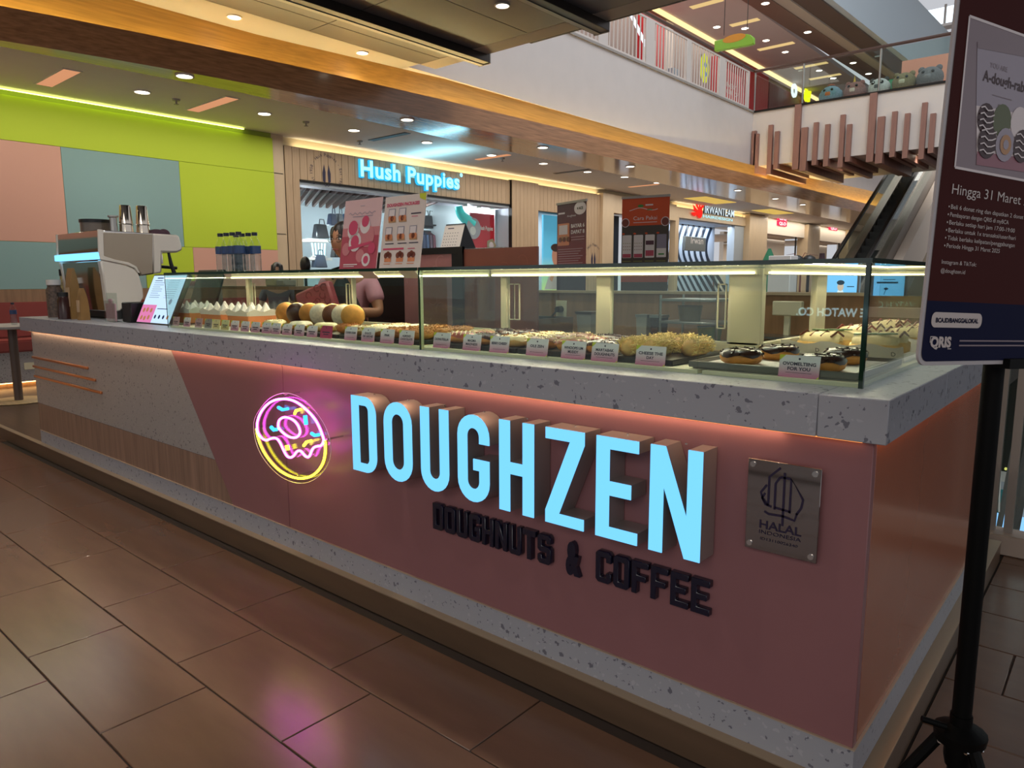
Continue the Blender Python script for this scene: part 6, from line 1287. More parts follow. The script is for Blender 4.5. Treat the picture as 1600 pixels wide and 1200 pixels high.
# hanging green sign
a, b = aY(1117, 78, 15.2), aY(1177, 70, 15.2); zt1 = aY(1145, 57, 15.2).z; t = thing('hanging_sign', 'green curved sign board hanging from the upper ceiling by two wires', 'sign', ((a.x+b.x)/2, 15.2, a.z)); O = ((a.x+b.x)/2, 15.2, a.z)
n = 10; L = [(q.x, q.z) for q in (aY(x, y, 15.2) for x, y in ((1116, 80), (1172, 70), (1177, 68), (1177, 58), (1172, 54), (1166, 53), (1140, 58), (1116, 64)))]
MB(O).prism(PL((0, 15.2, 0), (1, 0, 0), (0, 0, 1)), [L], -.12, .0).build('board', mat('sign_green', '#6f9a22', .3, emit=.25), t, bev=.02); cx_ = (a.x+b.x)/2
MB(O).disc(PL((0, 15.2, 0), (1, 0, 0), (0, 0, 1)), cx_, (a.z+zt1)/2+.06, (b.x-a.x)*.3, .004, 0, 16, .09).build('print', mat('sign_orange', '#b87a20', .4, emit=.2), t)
for f in (.2, .8): x = a.x+(b.x-a.x)*f; MB(O).cyl((x, 15.26, a.z+.3), (x, 15.26, 9.35), .008, n=6).build('wire', m_dark, t)
# white bar railing
rl = thing('bar_railing', 'white vertical bar railing along the upper floor edge with brown handrail', 'railing', (-8.05, 13, ZU)); O = (-8.05, 13, ZU)
m_wb = mat('rail_white', '#cfc3ba', .45); m_hr = mat('handrail_brown', '#4d342a', .35)
posts = [(936, 947), (1009, 1021), (1072, 1079), (1123, 1133), (1167, 1171)]; py_ = [aX((a+b)/2, 60+(a-936)*.3, -8.05).y for a, b in posts]
sw_ = [.34, .36, .22, .34, .12]
for y, s_ in zip(py_, sw_): MB(O).box(-8.07, y-s_/2, ZU, -8.03, y+s_/2, ZU+1.02).build('post', m_wb, rl, bev=.004)
bars0 = MB(O).box(-8.06, 0+13-.014, ZU+.10, -8.04, 13+.014, ZU+.98).build('bar', m_wb, rl)
first = True
spans = [(6.2, py_[0]-.17)]+[(py_[i]+sw_[i]/2, py_[i+1]-sw_[i+1]/2) for i in range(4)]
for y0, y1 in spans:
    n = max(1, int((y1-y0)/.135))
    for k in range(n):
        y = y0+(k+.5)*(y1-y0)/n; c = bars0 if first else bars0.copy()
        if not first: COL.objects.link(c); c.parent = rl
        first = False; c.location = (0, y-13, 0)
    for z in (.06, .98): MB(O).box(-8.065, y0, ZU+z, -8.035, y1, ZU+z+.04).build('rail', m_wb, rl)
MB(O).box(-8.09, 6.2, ZU+1.06, -8.01, 18.2, ZU+1.12).build('handrail', m_hr, rl, bev=.01)
# glass handrail across the far edge
gr = thing('glass_railing', 'clear glass balustrade with brown handrail across the far upper edge', 'railing', (-5, 18.22, ZU)); O = (-5, 18.22, ZU)
gx = [-8.0]+[aY(px, 120, 18.22).x for px in (1255, 1374, 1491)]+[-1.2]
for a, b in zip(gx, gx[1:]): MB(O).box(a+.02, 18.215, ZU+.06, b-.02, 18.225, ZU+1.0).build('glass_panel', m_glass, gr)
for x in gx: MB(O).cyl((x, 18.24, ZU), (x, 18.24, ZU+1.04), .025, n=10).build('post', m_steel, gr)
for x in gx[1:3]: MB(O).box(x-.14, 18.23, ZU+.86, x+.02, 18.25, ZU+.885).build('clip', m_steel, gr)
MB(O).box(-8.05, 18.19, ZU+1.04, -1.0, 18.27, ZU+1.10).build('handrail', m_hr, gr, bev=.01)
# plush ride-on toys
def toy(px, py, r, lb, hx, hx2, kind):
    p = aY(px, py, 18.7); t = thing('plush_toy', lb, 'toy', (p.x, 18.7, ZU), 0, 'round plush animals'); mt = mat('plush'+hx[1:], hx, .9, noise=((30, 30, 30), .2)); m2 = mat('plush'+hx2[1:], hx2, .9)
    MB().ball((0, 0, r*.85), r, 16, 10, 0, (1, 1, .88)).build('body', mt, t)
    MB().ball((0, -r*.72, r*.85), r*.42, 12, 8, 0, (1, .7, .8)).build('muzzle', m2, t)
    for s in (-1, 1):
        MB().ball((s*r*.35, -r*.86, r*1.22), r*.12, 8, 6).build('eye', m_black if kind != 'panda' else m_white, t)
        if kind != 'bird': MB().ball((s*r*.62, -r*.1, r*1.55), r*.26, 10, 6, 0, (1, .5, 1)).build('ear', m2 if kind == 'panda' else mt, t)
        else: MB().ball((s*r*.95, 0, r*.8), r*.35, 10, 6, 0, (.4, 1, 1.2)).build('wing', mt, t)
    if kind == 'horn': MB().cyl((0, -r*.3, r*1.65), (0, -r*.35, r*2.2), r*.12, .005).build('horn', mat('horn_gold', '#c9a040', .4), t)
    if kind == 'bird': MB().ball((0, 0, r*1.72), r*.38, 10, 6, 0, (1, 1, .5)).build('crest', mat('crest_brown', '#8a4a30', .9), t)
    if kind == 'panda':
        for s in (-1, 1): MB().ball((s*r*.36, -r*.78, r*1.2), r*.2, 8, 6).build('eye_patch', m_black, t)
toy(1298, 148, .27, 'blue grey plush bird with orange belly behind the glass balustrade', '#6f8590', '#b8623a', 'bird')
toy(1336, 142, .27, 'brown plush animal with a small horn behind the glass balustrade', '#8a5f58', '#c9b0a0', 'horn')
toy(1374, 135, .26, 'black and white plush bear behind the glass balustrade', '#b9b5b0', '#4a4846', 'panda')
toy(1413, 128, .28, 'brown patterned plush cat behind the glass balustrade', '#7a6a48', '#b9ac90', 'cat')
toy(1453, 122, .30, 'plain grey plush ball animal nearest the dark standing poster', '#6a6466', '#7d7678', 'cat')
p = aY(1393, 140, 18.9); MB((p.x, 18.9, ZU)).box(p.x-.2, 18.85, ZU, p.x+.2, 18.95, ZU+.42).build('menu_stand', mat('toy_green', '#3f8a5a', .5), label='small green panel between two plush animals', cat='panel')
p = aY(1470, 120, 19.4); MB((p.x, 19.4, ZU)).box(p.x-.9, 19.4, ZU, p.x+.9, 19.5, ZU+.95).build('shop_banner', mat('toy_orange', '#c9856a', .5), label='pale orange panel behind the grey plush ball', cat='panel')
# far atrium walls
aw = MB().box(-7.0, 40, 4.4, 8, 40.2, 30).build('wall_atrium_far', mat('atrium_white', '#d3dbe0', .6), kind='structure')
a, b = aY(1420, 54, 39.95), aY(1498, 20, 39.95)
wn = MB().box(a.x, 39.93, a.z, b.x+3, 39.98, b.z+.4).build('window_2', emat('daylight_pane', '#dff2ff', 2.2), kind='structure')
for x in (a.x, a.x+1.25*1.0+.3, a.x+3.2, a.x+5): MB().box(x-.05, 39.85, a.z, x+.05, 39.95, b.z+.5).build('mullion', m_grey, wn)
MB().box(a.x-.1, 39.3, a.z-.12, b.x+3, 39.98, a.z).build('sill', m_white, wn)
t = thing('balcony_plant', 'small green plant in front of the bright far window', 'plant', (a.x+.5, 39.6, a.z)); g = MB(); random.seed(9)
for i in range(40): an = random.uniform(0, 6.28); hh = random.uniform(.2, 1.0); g.add([(0, 0, hh*.5), (.3*math.cos(an)*hh, .2*math.sin(an), hh), (.38*math.cos(an)*hh, .2*math.sin(an), hh-.12)], [(0, 1, 2)])
g.build('leaves', mat('plant_green', '#5f8a5a', .7), t, kind='stuff'); MB().cyl((0, 0, -.0), (0, 0, .35), .14, .18).build('pot', m_white, t)
MB().box(-5.4, 34, 4.5, -4.2, 34.6, 30).build('pillar', m_white, aw); strip('cross_beam', -6.9, -6.2, 12.8, 13.4, mat('terracotta_beam', '#b98a78', .5), aw, 20, 40)
# ================================================================ WALL FINS
m_fin = mat('fin_timber', '#8f6658', .5, noise=((20, 20, 2), .12))
fins = [(1167, 206, 27),(1182, 209, 26),(1204, 195, 40),(1214, 205, 30),(1247, 163, 60),(1257, 199, 56),(1275, 191, 24),(1293, 194, 24),(1317, 179, 40),(1327, 194, 36),(1365, 145, 55),(1377, 182, 50),(1398, 174, 24),(1418, 177, 26),(1445, 160, 45),(1458, 177, 28)]
for k, (px, py, ln) in enumerate(fins):
    p = aY(px, py, 18.1); p.x = max(p.x, -7.92); wd = .115 if k not in (4, 5, 10, 11) else .16; zb_ = 4.28-.06*(k % 3); L_ = 1.6+.03*ln
    MB((p.x, 18.1, zb_)).prism(PL((p.x-wd/2, 0, 0), (0, 1, 0), (0, 0, 1)), [[(18.10, zb_), (18.10+L_, zb_), (18.10+L_, 4.42), (18.198, 4.42), (18.198, p.z), (18.10, p.z)]], 0, wd).build('timber_fin', m_fin, label='brown timber fin on the white far slab, '+['first','second','third','fourth','fifth and tallest','sixth','seventh','eighth','ninth','tenth','eleventh and very tall','twelfth','thirteenth','fourteenth','fifteenth','sixteenth'][k]+' from the inner corner', cat='fin', group='timber fins on the far slab')
for k, (px, py) in enumerate(((1188, 257), (1341, 237), (1350, 237), (1327, 255), (1440, 242))):
    p = aZ(px, py, 4.40); p.y = max(p.y, 18.6); downlight((p.x, p.y, 4.418), .10, 'round downlight under the timber fins, '+('nearest the gold cove', 'third from the gold cove', 'fourth from the gold cove', 'second from the gold cove', 'nearest the dark standing poster')[k], 16, 'downlights under the timber fins')
# ================================================================ ESCALATOR
EX = -5.5; e0 = aX(1340, 404, EX); tanE = .577; W2 = .55; y0 = e0.y-(e0.z)/tanE; y1 = y0+5.75/tanE
es = thing('escalator', 'dark stepped escalator with glass sides rising under the timber fins', 'escalator', (EX, y0, 0)); O = (EX, y0, 0)
PE = PL((EX, 0, 0), (0, 1, 0), (0, 0, 1))
def diag(dz0, dz1, x0, x1, mt, nm, yy0=None, yy1=None):
    a, b = (yy0 or y0), (yy1 or y1); f = lambda y: (y-y0)*tanE
    return MB(O).prism(PL((x0, 0, 0), (0, 1, 0), (0, 0, 1)), [[(a, f(a)+dz0), (b, f(b)+dz0), (b, f(b)+dz1), (a, f(a)+dz1)]], 0, x1-x0).build(nm, mt, es)
diag(-.9, -.25, EX-.25, EX+W2+.25, mat('truss_cream', '#cbbcae', .5), 'truss')
ns = 28
for k in range(ns):
    y = y0+(y1-y0)*k/ns; z = (y-y0)*tanE; MB(O).box(EX, y, z-.2, EX+W2, y+(y1-y0)/ns+.01, z+.005+.206*.9).build('step', mat('step_black', '#0d0c0c', .5), es)
for x0, x1 in ((EX-.25, EX-.02), (EX+W2+.02, EX+W2+.25)):
    diag(-.25, .18, x0, x1, mat('skirt_steel', '#6f665e', .35, metal=.6), 'skirt'); xm = (x0+x1)/2
    diag(.18, .85, xm-.006, xm+.006, m_glass, 'glass_side'); diag(.85, .93, xm-.04, xm+.04, m_black, 'handrail')
diag(-1.6, -.25, EX+W2+.26, EX+W2+.5, mat('truss_cream', '#cbbcae', .5), 'outer_panel')
# ================================================================ STANDING POSTER ON TRIPOD
U_ = V((.370, .928, -.044)).normalized(); V_ = V((.021, .039, .999)); V_ = (V_-U_*V_.dot(U_)).normalized()
P0 = V((.157, -.421, 1.173)); PP = PL(P0, U_, V_); NN = PP.n
if NN.dot(EYE-P0) < 0: raise RuntimeError('poster faces away')
pole = P0+U_*.283-NN*.035; pole.z = 0
ps = thing('standing_poster', 'dark maroon and navy promotion poster on a black tripod stand beside the counter corner', 'poster stand', tuple(pole)); O = tuple(pole)
PWd, PHt = .566, .86
def rr(pl, a0, b0, a1, b1, r, w0, w1):
    pts = []
    for (cx, cy, t0) in ((a1-r, b1-r, 0), (a0+r, b1-r, 1), (a0+r, b0+r, 2), (a1-r, b0+r, 3)):
        for i in range(6): t = (t0+i/5)*R90; pts.append((cx+r*math.cos(t), cy+r*math.sin(t)))
    return [pts]
MB(O).prism(PP, rr(PP, 0, 0, PWd, PHt, .022, 0, 0), -.004, 0).build('board', mat('board_edge', '#b9b2b4', .5), ps)
m_pmar = mat('poster_maroon', '#431715', .7, spec=.15); m_pnav = mat('poster_navy', '#0d1134', .7, spec=.15); m_ptxt = mat('poster_text', '#c9bcb8', .5); m_lav = mat('poster_lavender', '#a59ba8', .5); m_mauv = mat('poster_mauve', '#8d7d84', .5); m_pkb = mat('poster_boxpink', '#9a6874', .5); m_sage = mat('matcha_print', '#5d6444', .5); m_cho = mat('choc_print', '#3d2024', .5)
a = MB(O); bd = .007
a.rect(PP, bd, .106, PWd-bd, PHt-bd, .001, 0)
for pts in rr(PP, bd, bd, PWd-bd, .106, .016, 0, 0): a.poly(PP, pts[12:]+[(PWd-bd, .106), (bd, .106)], .001, 1)
fr_ = [(.033, .545), (.50, .545), (.50, .318), (.039, .318)]; a.poly(PP, fr_, .0014, 3)
for i in range(4): a.ribbon(PP, [fr_[i], fr_[(i+1) % 4]], .004, .0018, 4)
a.poly(PP, [(.060, .512), (.33, .530), (.35, .43), (.076, .418)], .002, 5); a.poly(PP, [(.060, .512), (.33, .530), (.33, .523), (.062, .503)], .0024, 3)
a.poly(PP, [(.076, .418), (.35, .43), (.36, .355), (.092, .345)], .002, 4); a.poly(PP, [(.092, .349), (.36, .36), (.36, .335), (.094, .328)], .0022, 6)
a.text('YOU ARE', PP, .100, .481, .008, 3, .0026, width=.048); a.text('A-dough-rable', PP, .084, .458, .017, 8, .0026, width=.135, bold=.02); a.rect(PP, .115, .440, .17, .4412, .0026, 3); a.rect(PP, .135, .426, .155, .429, .0026, 3)
for i, (u, v, r, c) in enumerate(((.105, .402, .024, 8), (.150, .405, .026, 7), (.200, .408, .026, 4), (.25, .41, .026, 8), (.115, .366, .026, 8), (.165, .368, .027, 5), (.215, .372, .027, 8), (.27, .375, .027, 7))):
    a.disc(PP, u, v, r, .0026+.0002*i, c, 18)
    if c == 5: a.disc(PP, u, v, r*.6, .0046, 9, 14); a.disc(PP, u, v, r*.3, .005, 5, 10)
    if c == 8:
        for j in range(4): a.ribbon(PP, [(u-r*.8+r*.4*q, v-r*.6+r*.4*j+.003*math.sin(q*2)) for q in range(5)], .0022, .0046, 4)
a.text('Hingga 31 Maret 2025', PP, .038, .277, .0165, 2, .002, width=.262)
for i, s_ in enumerate(('Beli 6 donat ring dan dapatkan 2 donat gratis', 'Pembayaran dengan QRIS di myBCA', 'Berlaku setiap hari jam 17:00-19:00', 'Berlaku untuk 1x transaksi/user/hari', 'Tidak berlaku kelipatan/penggabungan', 'Periode Hingga 31 Maret 2025')):
    b_ = .2535-.0123*i; a.disc(PP, .035, b_+.003, .0016, .002, 2, 8); a.text(s_, PP, .040, b_, .0072, 2, .002, width=.00535*len(s_))
a.text('Instagram & TikTok:', PP, .032, .166, .0068, 2, .002, width=.095); a.text('@doughzen.id', PP, .032, .152, .0068, 2, .002, width=.066)
a.rrect(PP, .022, .063, .162, .088, .0105, .002, 2); a.text('BCA.ID/BANGGALOKAL', PP, .092, .0715, .0075, 1, .0026, 'c', width=.118, bold=.04)
a.text('QRIS', PP, .026, .031, .017, 2, .002, width=.056, bold=.05); a.rect(PP, .024, .047, .036, .0485, .002, 2); a.rect(PP, .024, .038, .0255, .0485, .002, 2); a.rect(PP, .074, .027, .084, .0285, .002, 2)
for j in range(2): a.rect(PP, .105, .040-.008*j, .40, .0425-.008*j, .002, 3)
a.build('print', [m_pmar, m_pnav, m_ptxt, m_mauv, m_pw, m_lav, m_pkb, m_sage, m_cho, m_tan], ps)
m_blk = mat('stand_black', '#050505', .55, spec=.12)
pz = pole
MB(O).cyl((pz.x, pz.y, .18), (pz.x, pz.y, 1.75), .0175, n=16).build('pole', m_blk, ps)
MB(O).obox(PL(P0, U_, V((0, 0, 1))), .245, -.008, -.02, .42, .010, .012).build('clamp_bar', m_blk, ps)
hubz = .415
MB(O).lathe((pz.x, pz.y, hubz-.07), [(.022, 0), (.026, .02), (.026, .05), (.045, .055), (.048, .075), (.020, .09), (.020, .11)], 16).build('hub', m_blk, ps)
MB(O).cyl((pz.x-.02, pz.y-.03, hubz+.02), (pz.x-.06, pz.y-.05, hubz+.03), .006).build('locking_screw', m_blk, ps)
for k, an in enumerate((200, 320, 80)):
    c, s = math.cos(math.radians(an)), math.sin(math.radians(an)); tp = V((pz.x+.036*c, pz.y+.036*s, hubz-.015)); ft = V((pz.x+.27*c, pz.y+.27*s, .014))
    lg = MB(O).tube([tp, tp+(ft-tp)*.5, ft], .012, 8).build('leg', m_blk, ps); MB(O).ball(tuple(ft), .016, 8, 6).build('rubber_foot', m_blk, lg)
    MB(O).cyl(tuple(tp+V((-.018*s, .018*c, 0))), tuple(tp-V((-.018*s, .018*c, 0))), .006, n=8).build('rivet', m_chrome, lg)
    mid = tp+(ft-tp)*.55; MB(O).cyl((pz.x, pz.y, .2), tuple(mid), .006, n=6).build('brace', m_blk, ps)
# ================================================================ VOID RAIL AND LOWER FLOOR
cu_ = MB().box(-.9, 2.30, 0, 8, 2.44, .10).build('trim_2', mat('curb_white', '#b3a294', .5), kind='structure', bev=.006)
vr = thing('void_railing', 'grey framed glass balustrade on a pale curb beyond the kiosk corner', 'railing', (.5, 2.37, .10)); O = (.5, 2.37, .10)
for px in (1558, 1586, 1640): x = aY(px, 720, 2.37).x; MB(O).box(x-.018, 2.35, .10, x+.018, 2.39, 1.15).build('post', m_grey, vr)
MB(O).box(-.5, 2.365, .12, 3, 2.375, 1.12).build('glass_panel', m_glass, vr); MB(O).box(-.5, 2.34, 1.12, 3, 2.40, 1.17).build('handrail', m_grey, vr)
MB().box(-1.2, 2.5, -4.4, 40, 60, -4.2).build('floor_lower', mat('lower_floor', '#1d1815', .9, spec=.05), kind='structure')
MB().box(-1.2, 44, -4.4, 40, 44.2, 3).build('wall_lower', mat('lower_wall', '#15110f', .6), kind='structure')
def DD(px, py, d): return EYE+_ray(px, py)*d
p = DD(1577, 790, 11); q = DD(1577, 757, 11); w_ = .42
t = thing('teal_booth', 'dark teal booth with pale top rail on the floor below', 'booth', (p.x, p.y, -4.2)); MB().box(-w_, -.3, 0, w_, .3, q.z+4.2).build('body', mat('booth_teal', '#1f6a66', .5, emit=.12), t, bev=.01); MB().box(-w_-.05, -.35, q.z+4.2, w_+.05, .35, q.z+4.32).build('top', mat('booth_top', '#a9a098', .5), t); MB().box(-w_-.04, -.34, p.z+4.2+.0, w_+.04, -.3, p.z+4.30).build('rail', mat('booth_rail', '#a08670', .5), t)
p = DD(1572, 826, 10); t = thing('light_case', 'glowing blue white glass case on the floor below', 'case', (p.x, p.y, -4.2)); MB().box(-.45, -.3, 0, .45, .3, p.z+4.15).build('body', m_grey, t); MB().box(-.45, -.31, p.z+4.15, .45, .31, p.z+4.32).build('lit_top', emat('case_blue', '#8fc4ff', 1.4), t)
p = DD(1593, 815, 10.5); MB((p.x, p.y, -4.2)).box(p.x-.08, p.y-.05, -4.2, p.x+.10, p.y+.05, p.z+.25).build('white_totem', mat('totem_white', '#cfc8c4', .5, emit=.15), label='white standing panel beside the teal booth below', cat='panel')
p = DD(1583, 700, 14); t = thing('fairy_tree', 'dark conical tree with small yellow lights on the floor below', 'tree', (p.x, p.y, -4.2)); H2 = 4.6
MB().lathe((0, 0, .3), [(1.0, 0), (.6, H2*.5), (.05, H2)], 12).build('cone', mat('dark_fir', '#1d211a', .9), t); g = MB(); random.seed(4)
for i in range(90): f = random.random(); an = random.uniform(0, 6.28); r = 1.02*(1-f)+.05; g.ball((r*math.cos(an), r*math.sin(an), .35+H2*f), .03, 5, 3)
g.build('fairy_lights', emat('fairy_yellow', '#d8d070', 1.2), t, kind='stuff')
a_, b_ = DD(1556, 850, 9), DD(1600, 620, 9); t = thing('lower_escalator', 'grey sloping escalator side seen through the void railing', 'escalator', tuple(a_)); dv = b_-a_
MB().tube([V((0, 0, 0)), dv], .035, 6).build('handrail', mat('esc_rail', '#5d5852', .5), t); MB().tube([V((.12, 0, -.45)), dv+V((.12, 0, -.45))], .06, 4).build('side', mat('esc_side', '#4a4642', .6), t)
p = DD(1568, 600, 8); MB(tuple(p)).tube([p, DD(1561, 800, 8)], .008, 5).build('hanging_wire', m_white, label='thin pale hanging wire seen beyond the void railing', cat='wire')
# ================================================================ WATCH KIOSK BEHIND THE CAMERA (mirrored in the case glass)
Yv = 8.8; xa, xb = aY(1243, 488, Yv).x, aY(1376, 488, Yv).x; zt3 = aY(1300, 481, Yv).z; zb3 = aY(1300, 494, Yv).z; Yw = .256-Yv
wk = thing('watch_kiosk', 'low dark watch kiosk with glowing white letters, mirrored in the case glass', 'kiosk', ((xa+xb)/2, Yw, 0)); O = ((xa+xb)/2, Yw, 0)
MB(O).box(xa-1, Yw-1.2, 0, xb+1, Yw-.03, 1.1).build('body', m_dark, wk, bev=.01); MB(O).box(xa-1.05, Yw-1.25, 1.1, xb+1.05, Yw+.02, 1.15).build('worktop', m_grey, wk)
MB(O).text('THE WATCH CO.', PL((xb, Yw-.03, 0), (-1, 0, 0), (0, 0, 1)), 0, zb3, zt3-zb3, 0, .01, width=xb-xa, bold=.03).build('lettering', emat('watch_letters', '#c4f2ff', 6), wk)
# ================================================================ PEOPLE
def skin_mesh(nodes, edges, root, levels=2):
    """nodes: name -> (x, y, z, rx[, ry])"""
    names = list(nodes); me = bpy.data.meshes.new('sk'); me.from_pydata([nodes[n][:3] for n in names], [(names.index(a), names.index(b)) for a, b in edges], [])
    o = bpy.data.objects.new('sk', me); COL.objects.link(o); md = o.modifiers.new('s', 'SKIN'); md.branch_smoothing = .6
    for i, n in enumerate(names):
        sv = me.skin_vertices[0].data[i]; r = nodes[n][3]; sv.radius = (r, nodes[n][4] if len(nodes[n]) > 4 else r); sv.use_root = (n == root)
    sd = o.modifiers.new('d', 'SUBSURF'); sd.levels = levels; sd.render_levels = levels
    bpy.context.view_layer.update(); ev = o.evaluated_get(bpy.context.evaluated_depsgraph_get()); m2 = bpy.data.meshes.new_from_object(ev)
    vs = [v.co.copy() for v in m2.vertices]; fs = [tuple(p.vertices) for p in m2.polygons]
    bpy.data.objects.remove(o); bpy.data.meshes.remove(me); bpy.data.meshes.remove(m2); return vs, fs
def head(mb, c, s=1.0, mi=0):
    n, k = 28, 22; vs = []
    for j in range(k+1):
        t = math.pi*j/k; z = math.cos(t)
        for i in range(n):
            p = 2*math.pi*i/n; x = math.sin(t)*math.cos(p); y = math.sin(t)*math.sin(p)
            w_ = .074*(1-.30*max(0, -z-.05)**1.3); d_ = .094*(1-.22*max(0, -z)**1.5 if y > 0 else 1-.10*max(0, -z)**2)
            X, Y, Z = x*w_, y*d_, z*.118
            if y < 0:
                f = max(0, -y)**2
                Y -= .022*f*math.exp(-(x/.16)**2-((z+.12)/.16)**2)                     # nose
                Y += .008*f*(math.exp(-((x-.38)/.2)**2-((z-.06)/.13)**2)+math.exp(-((x+.38)/.2)**2-((z-.06)/.13)**2))   # eye sockets
                Y -= .007*f*math.exp(-(x/.3)**2-((z+.48)/.1)**2)+.008*f*math.exp(-(x/.3)**2-((z+.82)/.16)**2)   # lips, chin
            vs.append(V(c)+V((X, Y, Z))*s)
    fs = [(j*n+i, (j+1)*n+i, (j+1)*n+(i+1) % n, j*n+(i+1) % n) for j in range(k) for i in range(n)]
    mb.add(vs, fs, mi)
    for sx in (-1, 1): mb.ball(V(c)+V((sx*.074, .012, -.005))*s, .026*s, 8, 6, mi, (.35, .7, 1.1))
def hand(mb, wr, d, side, nrm, curl=.5):
    """five fingers from the wrist along d; side = towards the thumb; nrm = palm direction"""
    wr = V(wr); d = V(d).normalized(); side = (V(side)-d*V(side).dot(d)).normalized(); nrm = d.cross(side) if d.cross(side).dot(V(nrm)) > 0 else side.cross(d)
    pts = []
    nodes = {'w': (*wr, .024, .018), 'p': (*(wr+d*.05), .036, .015), 'q': (*(wr+d*.085), .038, .013)}
    vs, fs = skin_mesh(nodes, [('w', 'p'), ('p', 'q')], 'w', 1); mb.add(vs, fs)
    for k, (o, L) in enumerate(((.028, .07), (.010, .078), (-.010, .073), (-.027, .058))):
        b = wr+d*.075+side*o; p1 = b+d*L*.45+nrm*L*.12*curl; p2 = p1+(d*(1-.6*curl)+nrm*curl).normalized()*L*.33; p3 = p2+(d*(1-1.1*curl)+nrm*1.2*curl).normalized()*L*.26
        mb.tube(spl([b, p1, p2, p3], False, 2), [.0085]*3+[.008]*2+[.0072]*2, 7)
    b = wr+d*.025+side*.026; p1 = b+(d*.6+side*.7).normalized()*.036; p2 = p1+(d*.85+side*.3+nrm*.4).normalized()*.028; mb.tube(spl([b, p1, p2], False, 2), [.0115, .011, .010, .0095, .008], 7)
def person(loc, rz, lb, height, skin, hair_c, shirt, trouser, apron=None, arms=None, glasses=False, group=None):
    t = thing('person', lb, 'person', loc, rz, group); S = height/1.66
    J = {'pel': (0, 0, .93, .135, .10), 'wai': (0, .0, 1.06, .115, .085), 'che': (0, .01, 1.24, .135, .095), 'nb': (0, .012, 1.37, .075, .06), 'nk': (0, .0, 1.43, .046), 'hb': (0, -.012, 1.50, .048)}
    Ed = [('pel', 'wai'), ('wai', 'che'), ('che', 'nb'), ('nb', 'nk'), ('nk', 'hb')]
    ar = arms or {}
    for s, sx in (('l', 1), ('r', -1)):
        el = ar.get(s+'e', (sx*.235, .02, 1.08)); wr = ar.get(s+'w', (sx*.25, -.06, .84))
        J[s+'sh'] = (sx*.165, .01, 1.335, .054); J[s+'ua'] = (sx*.20, .012, 1.24, .046); J[s+'el'] = (*el, .037); J[s+'fa'] = (*(V(el)*.6+V(wr)*.4), .034); J[s+'wr'] = (*wr, .024)
        J[s+'hip'] = (sx*.085, 0, .86, .088); J[s+'th'] = (sx*.092, -.004, .68, .075); J[s+'kn'] = (sx*.095, -.01, .49, .053); J[s+'ca'] = (sx*.097, .012, .35, .052); J[s+'an'] = (sx*.098, .02, .09, .034); J[s+'to'] = (sx*.108, -.10, .035, .032)
        Ed += [('che', s+'sh'), (s+'sh', s+'ua'), (s+'ua', s+'el'), (s+'el', s+'fa'), (s+'fa', s+'wr'), ('pel', s+'hip'), (s+'hip', s+'th'), (s+'th', s+'kn'), (s+'kn', s+'ca'), (s+'ca', s+'an'), (s+'an', s+'to')]
    b = MB(); vs, fs = skin_mesh(J, Ed, 'pel'); b.add(vs, fs); HC = V((0, -.03, 1.575)); head(b, HC)
    for s, sx in (('l', 1), ('r', -1)):
        el, wr = V(J[s+'el'][:3]), V(J[s+'wr'][:3]); d = (wr-el).normalized(); hand(b, wr, d, (-sx*.6, -.2, .8) if arms else (0, -1, 0), (-sx, 0, 0), .45)
    body = b.build('body', skin, t, ang=80)
    # hair
    h = MB(); h.ball(HC+V((0, .012, .012)), .088, 20, 12, 0, (.96, 1.16, 1.34), R90*1.02); h.ball(HC+V((0, .045, -.02)), .080, 16, 10, 0, (.95, .85, 1.25)); h.ball(HC+V((0, .115, .03)), .040, 12, 8)
    for sx in (-1, 1): h.ball(HC+V((sx*.066, -.012, .045)), .030, 10, 6, 0, (.5, 1.2, 1.7))
    h.build('hair', hair_c, t, ang=80)
    f = MB()
    for sx in (-1, 1):
        f.ball(HC+V((sx*.029, -.0835, .008)), .0125, 10, 6, 0, (1, .5, .55)); f.ball(HC+V((sx*.029, -.0885, .008)), .0062, 8, 5, 1, (1, .5, 1)); f.tube([HC+V((sx*.015, -.092, .030)), HC+V((sx*.030, -.091, .034)), HC+V((sx*.046, -.080, .029))], .0024, 5, 1)
    f.tube([HC+V((-.022, -.088, -.058)), HC+V((0, -.0955, -.056)), HC+V((.022, -.088, -.058))], .0042, 6, 2)
    f.build('face_features', [m_white, m_black, mat('lip_rose', '#a8574f', .5)], t)
    if glasses:
        g = MB()
        for sx in (-1, 1): g.tube([HC+V((sx*.031+.021*math.cos(i*.5236), -.098+.006*abs(math.cos(i*.5236)), .004+.017*math.sin(i*.5236))) for i in range(12)], .0016, 5, closed=True); g.tube([HC+V((sx*.052, -.09, .008)), HC+V((sx*.073, -.02, .010)), HC+V((sx*.074, .015, .004))], .0015, 5)
        g.tube([HC+V((-.010, -.099, .008)), HC+V((.010, -.099, .008))], .0015, 5); g.build('glasses', m_black, t)
    # shirt: torso and short sleeves
    K = {k: v for k, v in J.items() if k in ('pel', 'wai', 'che', 'lsh', 'lua', 'rsh', 'rua')}
    K = {k: (*v[:3], *[q*1.14+.010 for q in v[3:]]) for k, v in K.items()}; K['nb2'] = (0, .012, 1.355, .085, .07)
    for s in 'lr': e_ = V(J[s+'ua'][:3])*.45+V(J[s+'el'][:3])*.55; K[s+'cu'] = (*e_, .062)
    EK = [('pel', 'wai'), ('wai', 'che'), ('che', 'nb2'), ('che', 'lsh'), ('che', 'rsh'), ('lsh', 'lua'), ('rsh', 'rua'), ('lua', 'lcu'), ('rua', 'rcu')]
    vs, fs = skin_mesh(K, EK, 'pel'); MB().add(vs, fs).build('shirt', shirt, t, ang=80)
    K = {'pel': (0, 0, .90, .15, .115)}; EK = []
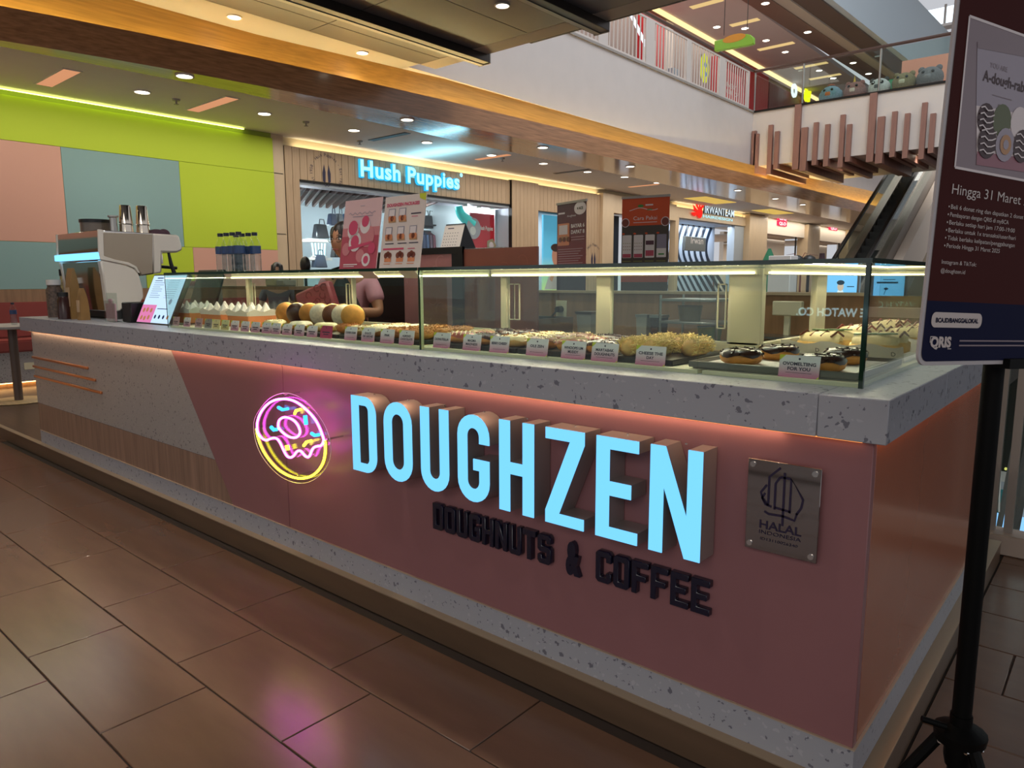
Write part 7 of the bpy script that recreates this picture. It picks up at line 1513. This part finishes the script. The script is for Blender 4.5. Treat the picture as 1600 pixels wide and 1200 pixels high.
    for s in 'lr':
        for q in ('hip', 'th', 'kn', 'ca', 'an'): v = J[s+q]; K[s+q] = (*v[:3], v[3]*1.1+.012)
        EK += [('pel', s+'hip'), (s+'hip', s+'th'), (s+'th', s+'kn'), (s+'kn', s+'ca'), (s+'ca', s+'an')]
    vs, fs = skin_mesh(K, EK, 'pel'); MB().add(vs, fs).build('trousers', trouser, t, ang=80)
    sh = MB()
    for s, sx in (('l', 1), ('r', -1)): sh.ball((sx*.103, -.04, .038), .05, 12, 8, 0, (.95, 2.6, .8))
    sh.build('shoes', m_black, t)
    if apron:
        a = MB(); n = 14
        rows_ = [(1.33, .095, .045), (1.26, .13, .09), (1.16, .155, .15), (1.06, .15, .20), (.93, .185, .21), (.75, .20, .21), (.55, .21, .21)]; vs = []
        for z, d_, w_ in rows_:
            for i in range(n+1): q = -1+2*i/n; vs.append((w_*math.sin(q*1.25), -d_*math.cos(q*1.1)+.0, z))
        a.add(vs, [(j*(n+1)+i, j*(n+1)+i+1, (j+1)*(n+1)+i+1, (j+1)*(n+1)+i) for j in range(len(rows_)-1) for i in range(n)]); ap = a.build('apron', apron, t, ang=80)
        st = MB()
        for sx in (-1, 1): st.tube([(sx*.045, -.098, 1.33), (sx*.075, -.06, 1.39), (sx*.07, .03, 1.41), (0, .085, 1.38)], .008, 6)
        st.build('strap', apron, ap)
    t.scale = (S, S, S); return t
m_skin = mat('skin_tan', '#b5805f', .5); m_skin2 = mat('skin_light', '#c59a7c', .5); m_hair = mat('hair_black', '#110c0b', .4); m_tee = mat('pink_tee', '#d79aa4', .8, noise=((20, 20, 20), .04)); m_apr = mat('apron_black', '#17161a', .7); m_jean = mat('trouser_dark', '#22242c', .8)
WZ = 4.35; wc_ = EYE+_ray(541, 377)*WZ
wx, wy = wc_.x, wc_.y; HGT = (wc_.z-.10)/(1.575/1.66)
person((wx, wy, .10), math.radians(18), 'woman with glasses and black hair in pink shirt and black apron behind the menu boards', HGT, m_skin, m_hair, m_tee, m_jean, m_apr,
       {'le': (.255, -.02, 1.11), 'lw': (.135, -.25, 1.13), 're': (-.255, -.02, 1.11), 'rw': (-.135, -.25, 1.13)}, True)
# pink patterned paper bag held in both hands
rot = Matrix.Rotation(math.radians(18), 3, 'Z'); bc2 = V((wx, wy, .10))+rot @ (V((.0, -.30, 1.145))*(HGT/1.66))
hb_ = thing('paper_bag', 'pink patterned paper bag held open by the woman behind the case', 'bag', tuple(bc2), math.radians(18)); PB = PL((0, 0, 0), V((1, 0, .35)), V((-.35, 0, 1)))
hbm = MB().obox(PB, -.125, -.10, -.03, .125, .13, .03).build('pouch', mat('bag_pink', '#c4565e', .5), hb_, bev=.012); a = MB(); random.seed(2)
for i in range(14): u, v_ = random.uniform(-.1, .1), random.uniform(-.08, .11); a.ribbon(PB, [(u+.02*math.cos(q*.9+i), v_+.02*math.sin(q*.9+i)) for q in range(6)], .007, .0312)
for i in range(14): pass
a.build('print', mat('bag_print', '#9a3440', .5), hb_)
p = EYE+_ray(433, 424)*9.2
person((p.x, p.y, 0), math.radians(60), 'dark haired person in grey top standing in the arcade beyond the kiosk', (p.z)/(1.575/1.66), m_skin2, m_hair, mat('grey_top', '#6a6870', .8), m_jean)
p = EYE+_ray(477, 414)*7.5; t = thing('round_mirror', 'small round black disc on a stand inside the kiosk beside the woman', 'disc', (p.x, p.y, 0)); MB().cyl((0, 0, 0), (0, 0, p.z-.1), .015).build('stand', m_black, t); MB().lathe((0, 0, 0), [(.12, 0), (.12, .02)], 14).build('base', m_black, t); MB().ball((0, 0, p.z), .085, 14, 10, 0, (1, .4, 1.05)).build('disc', m_black, t)
bpy.context.view_layer.update()
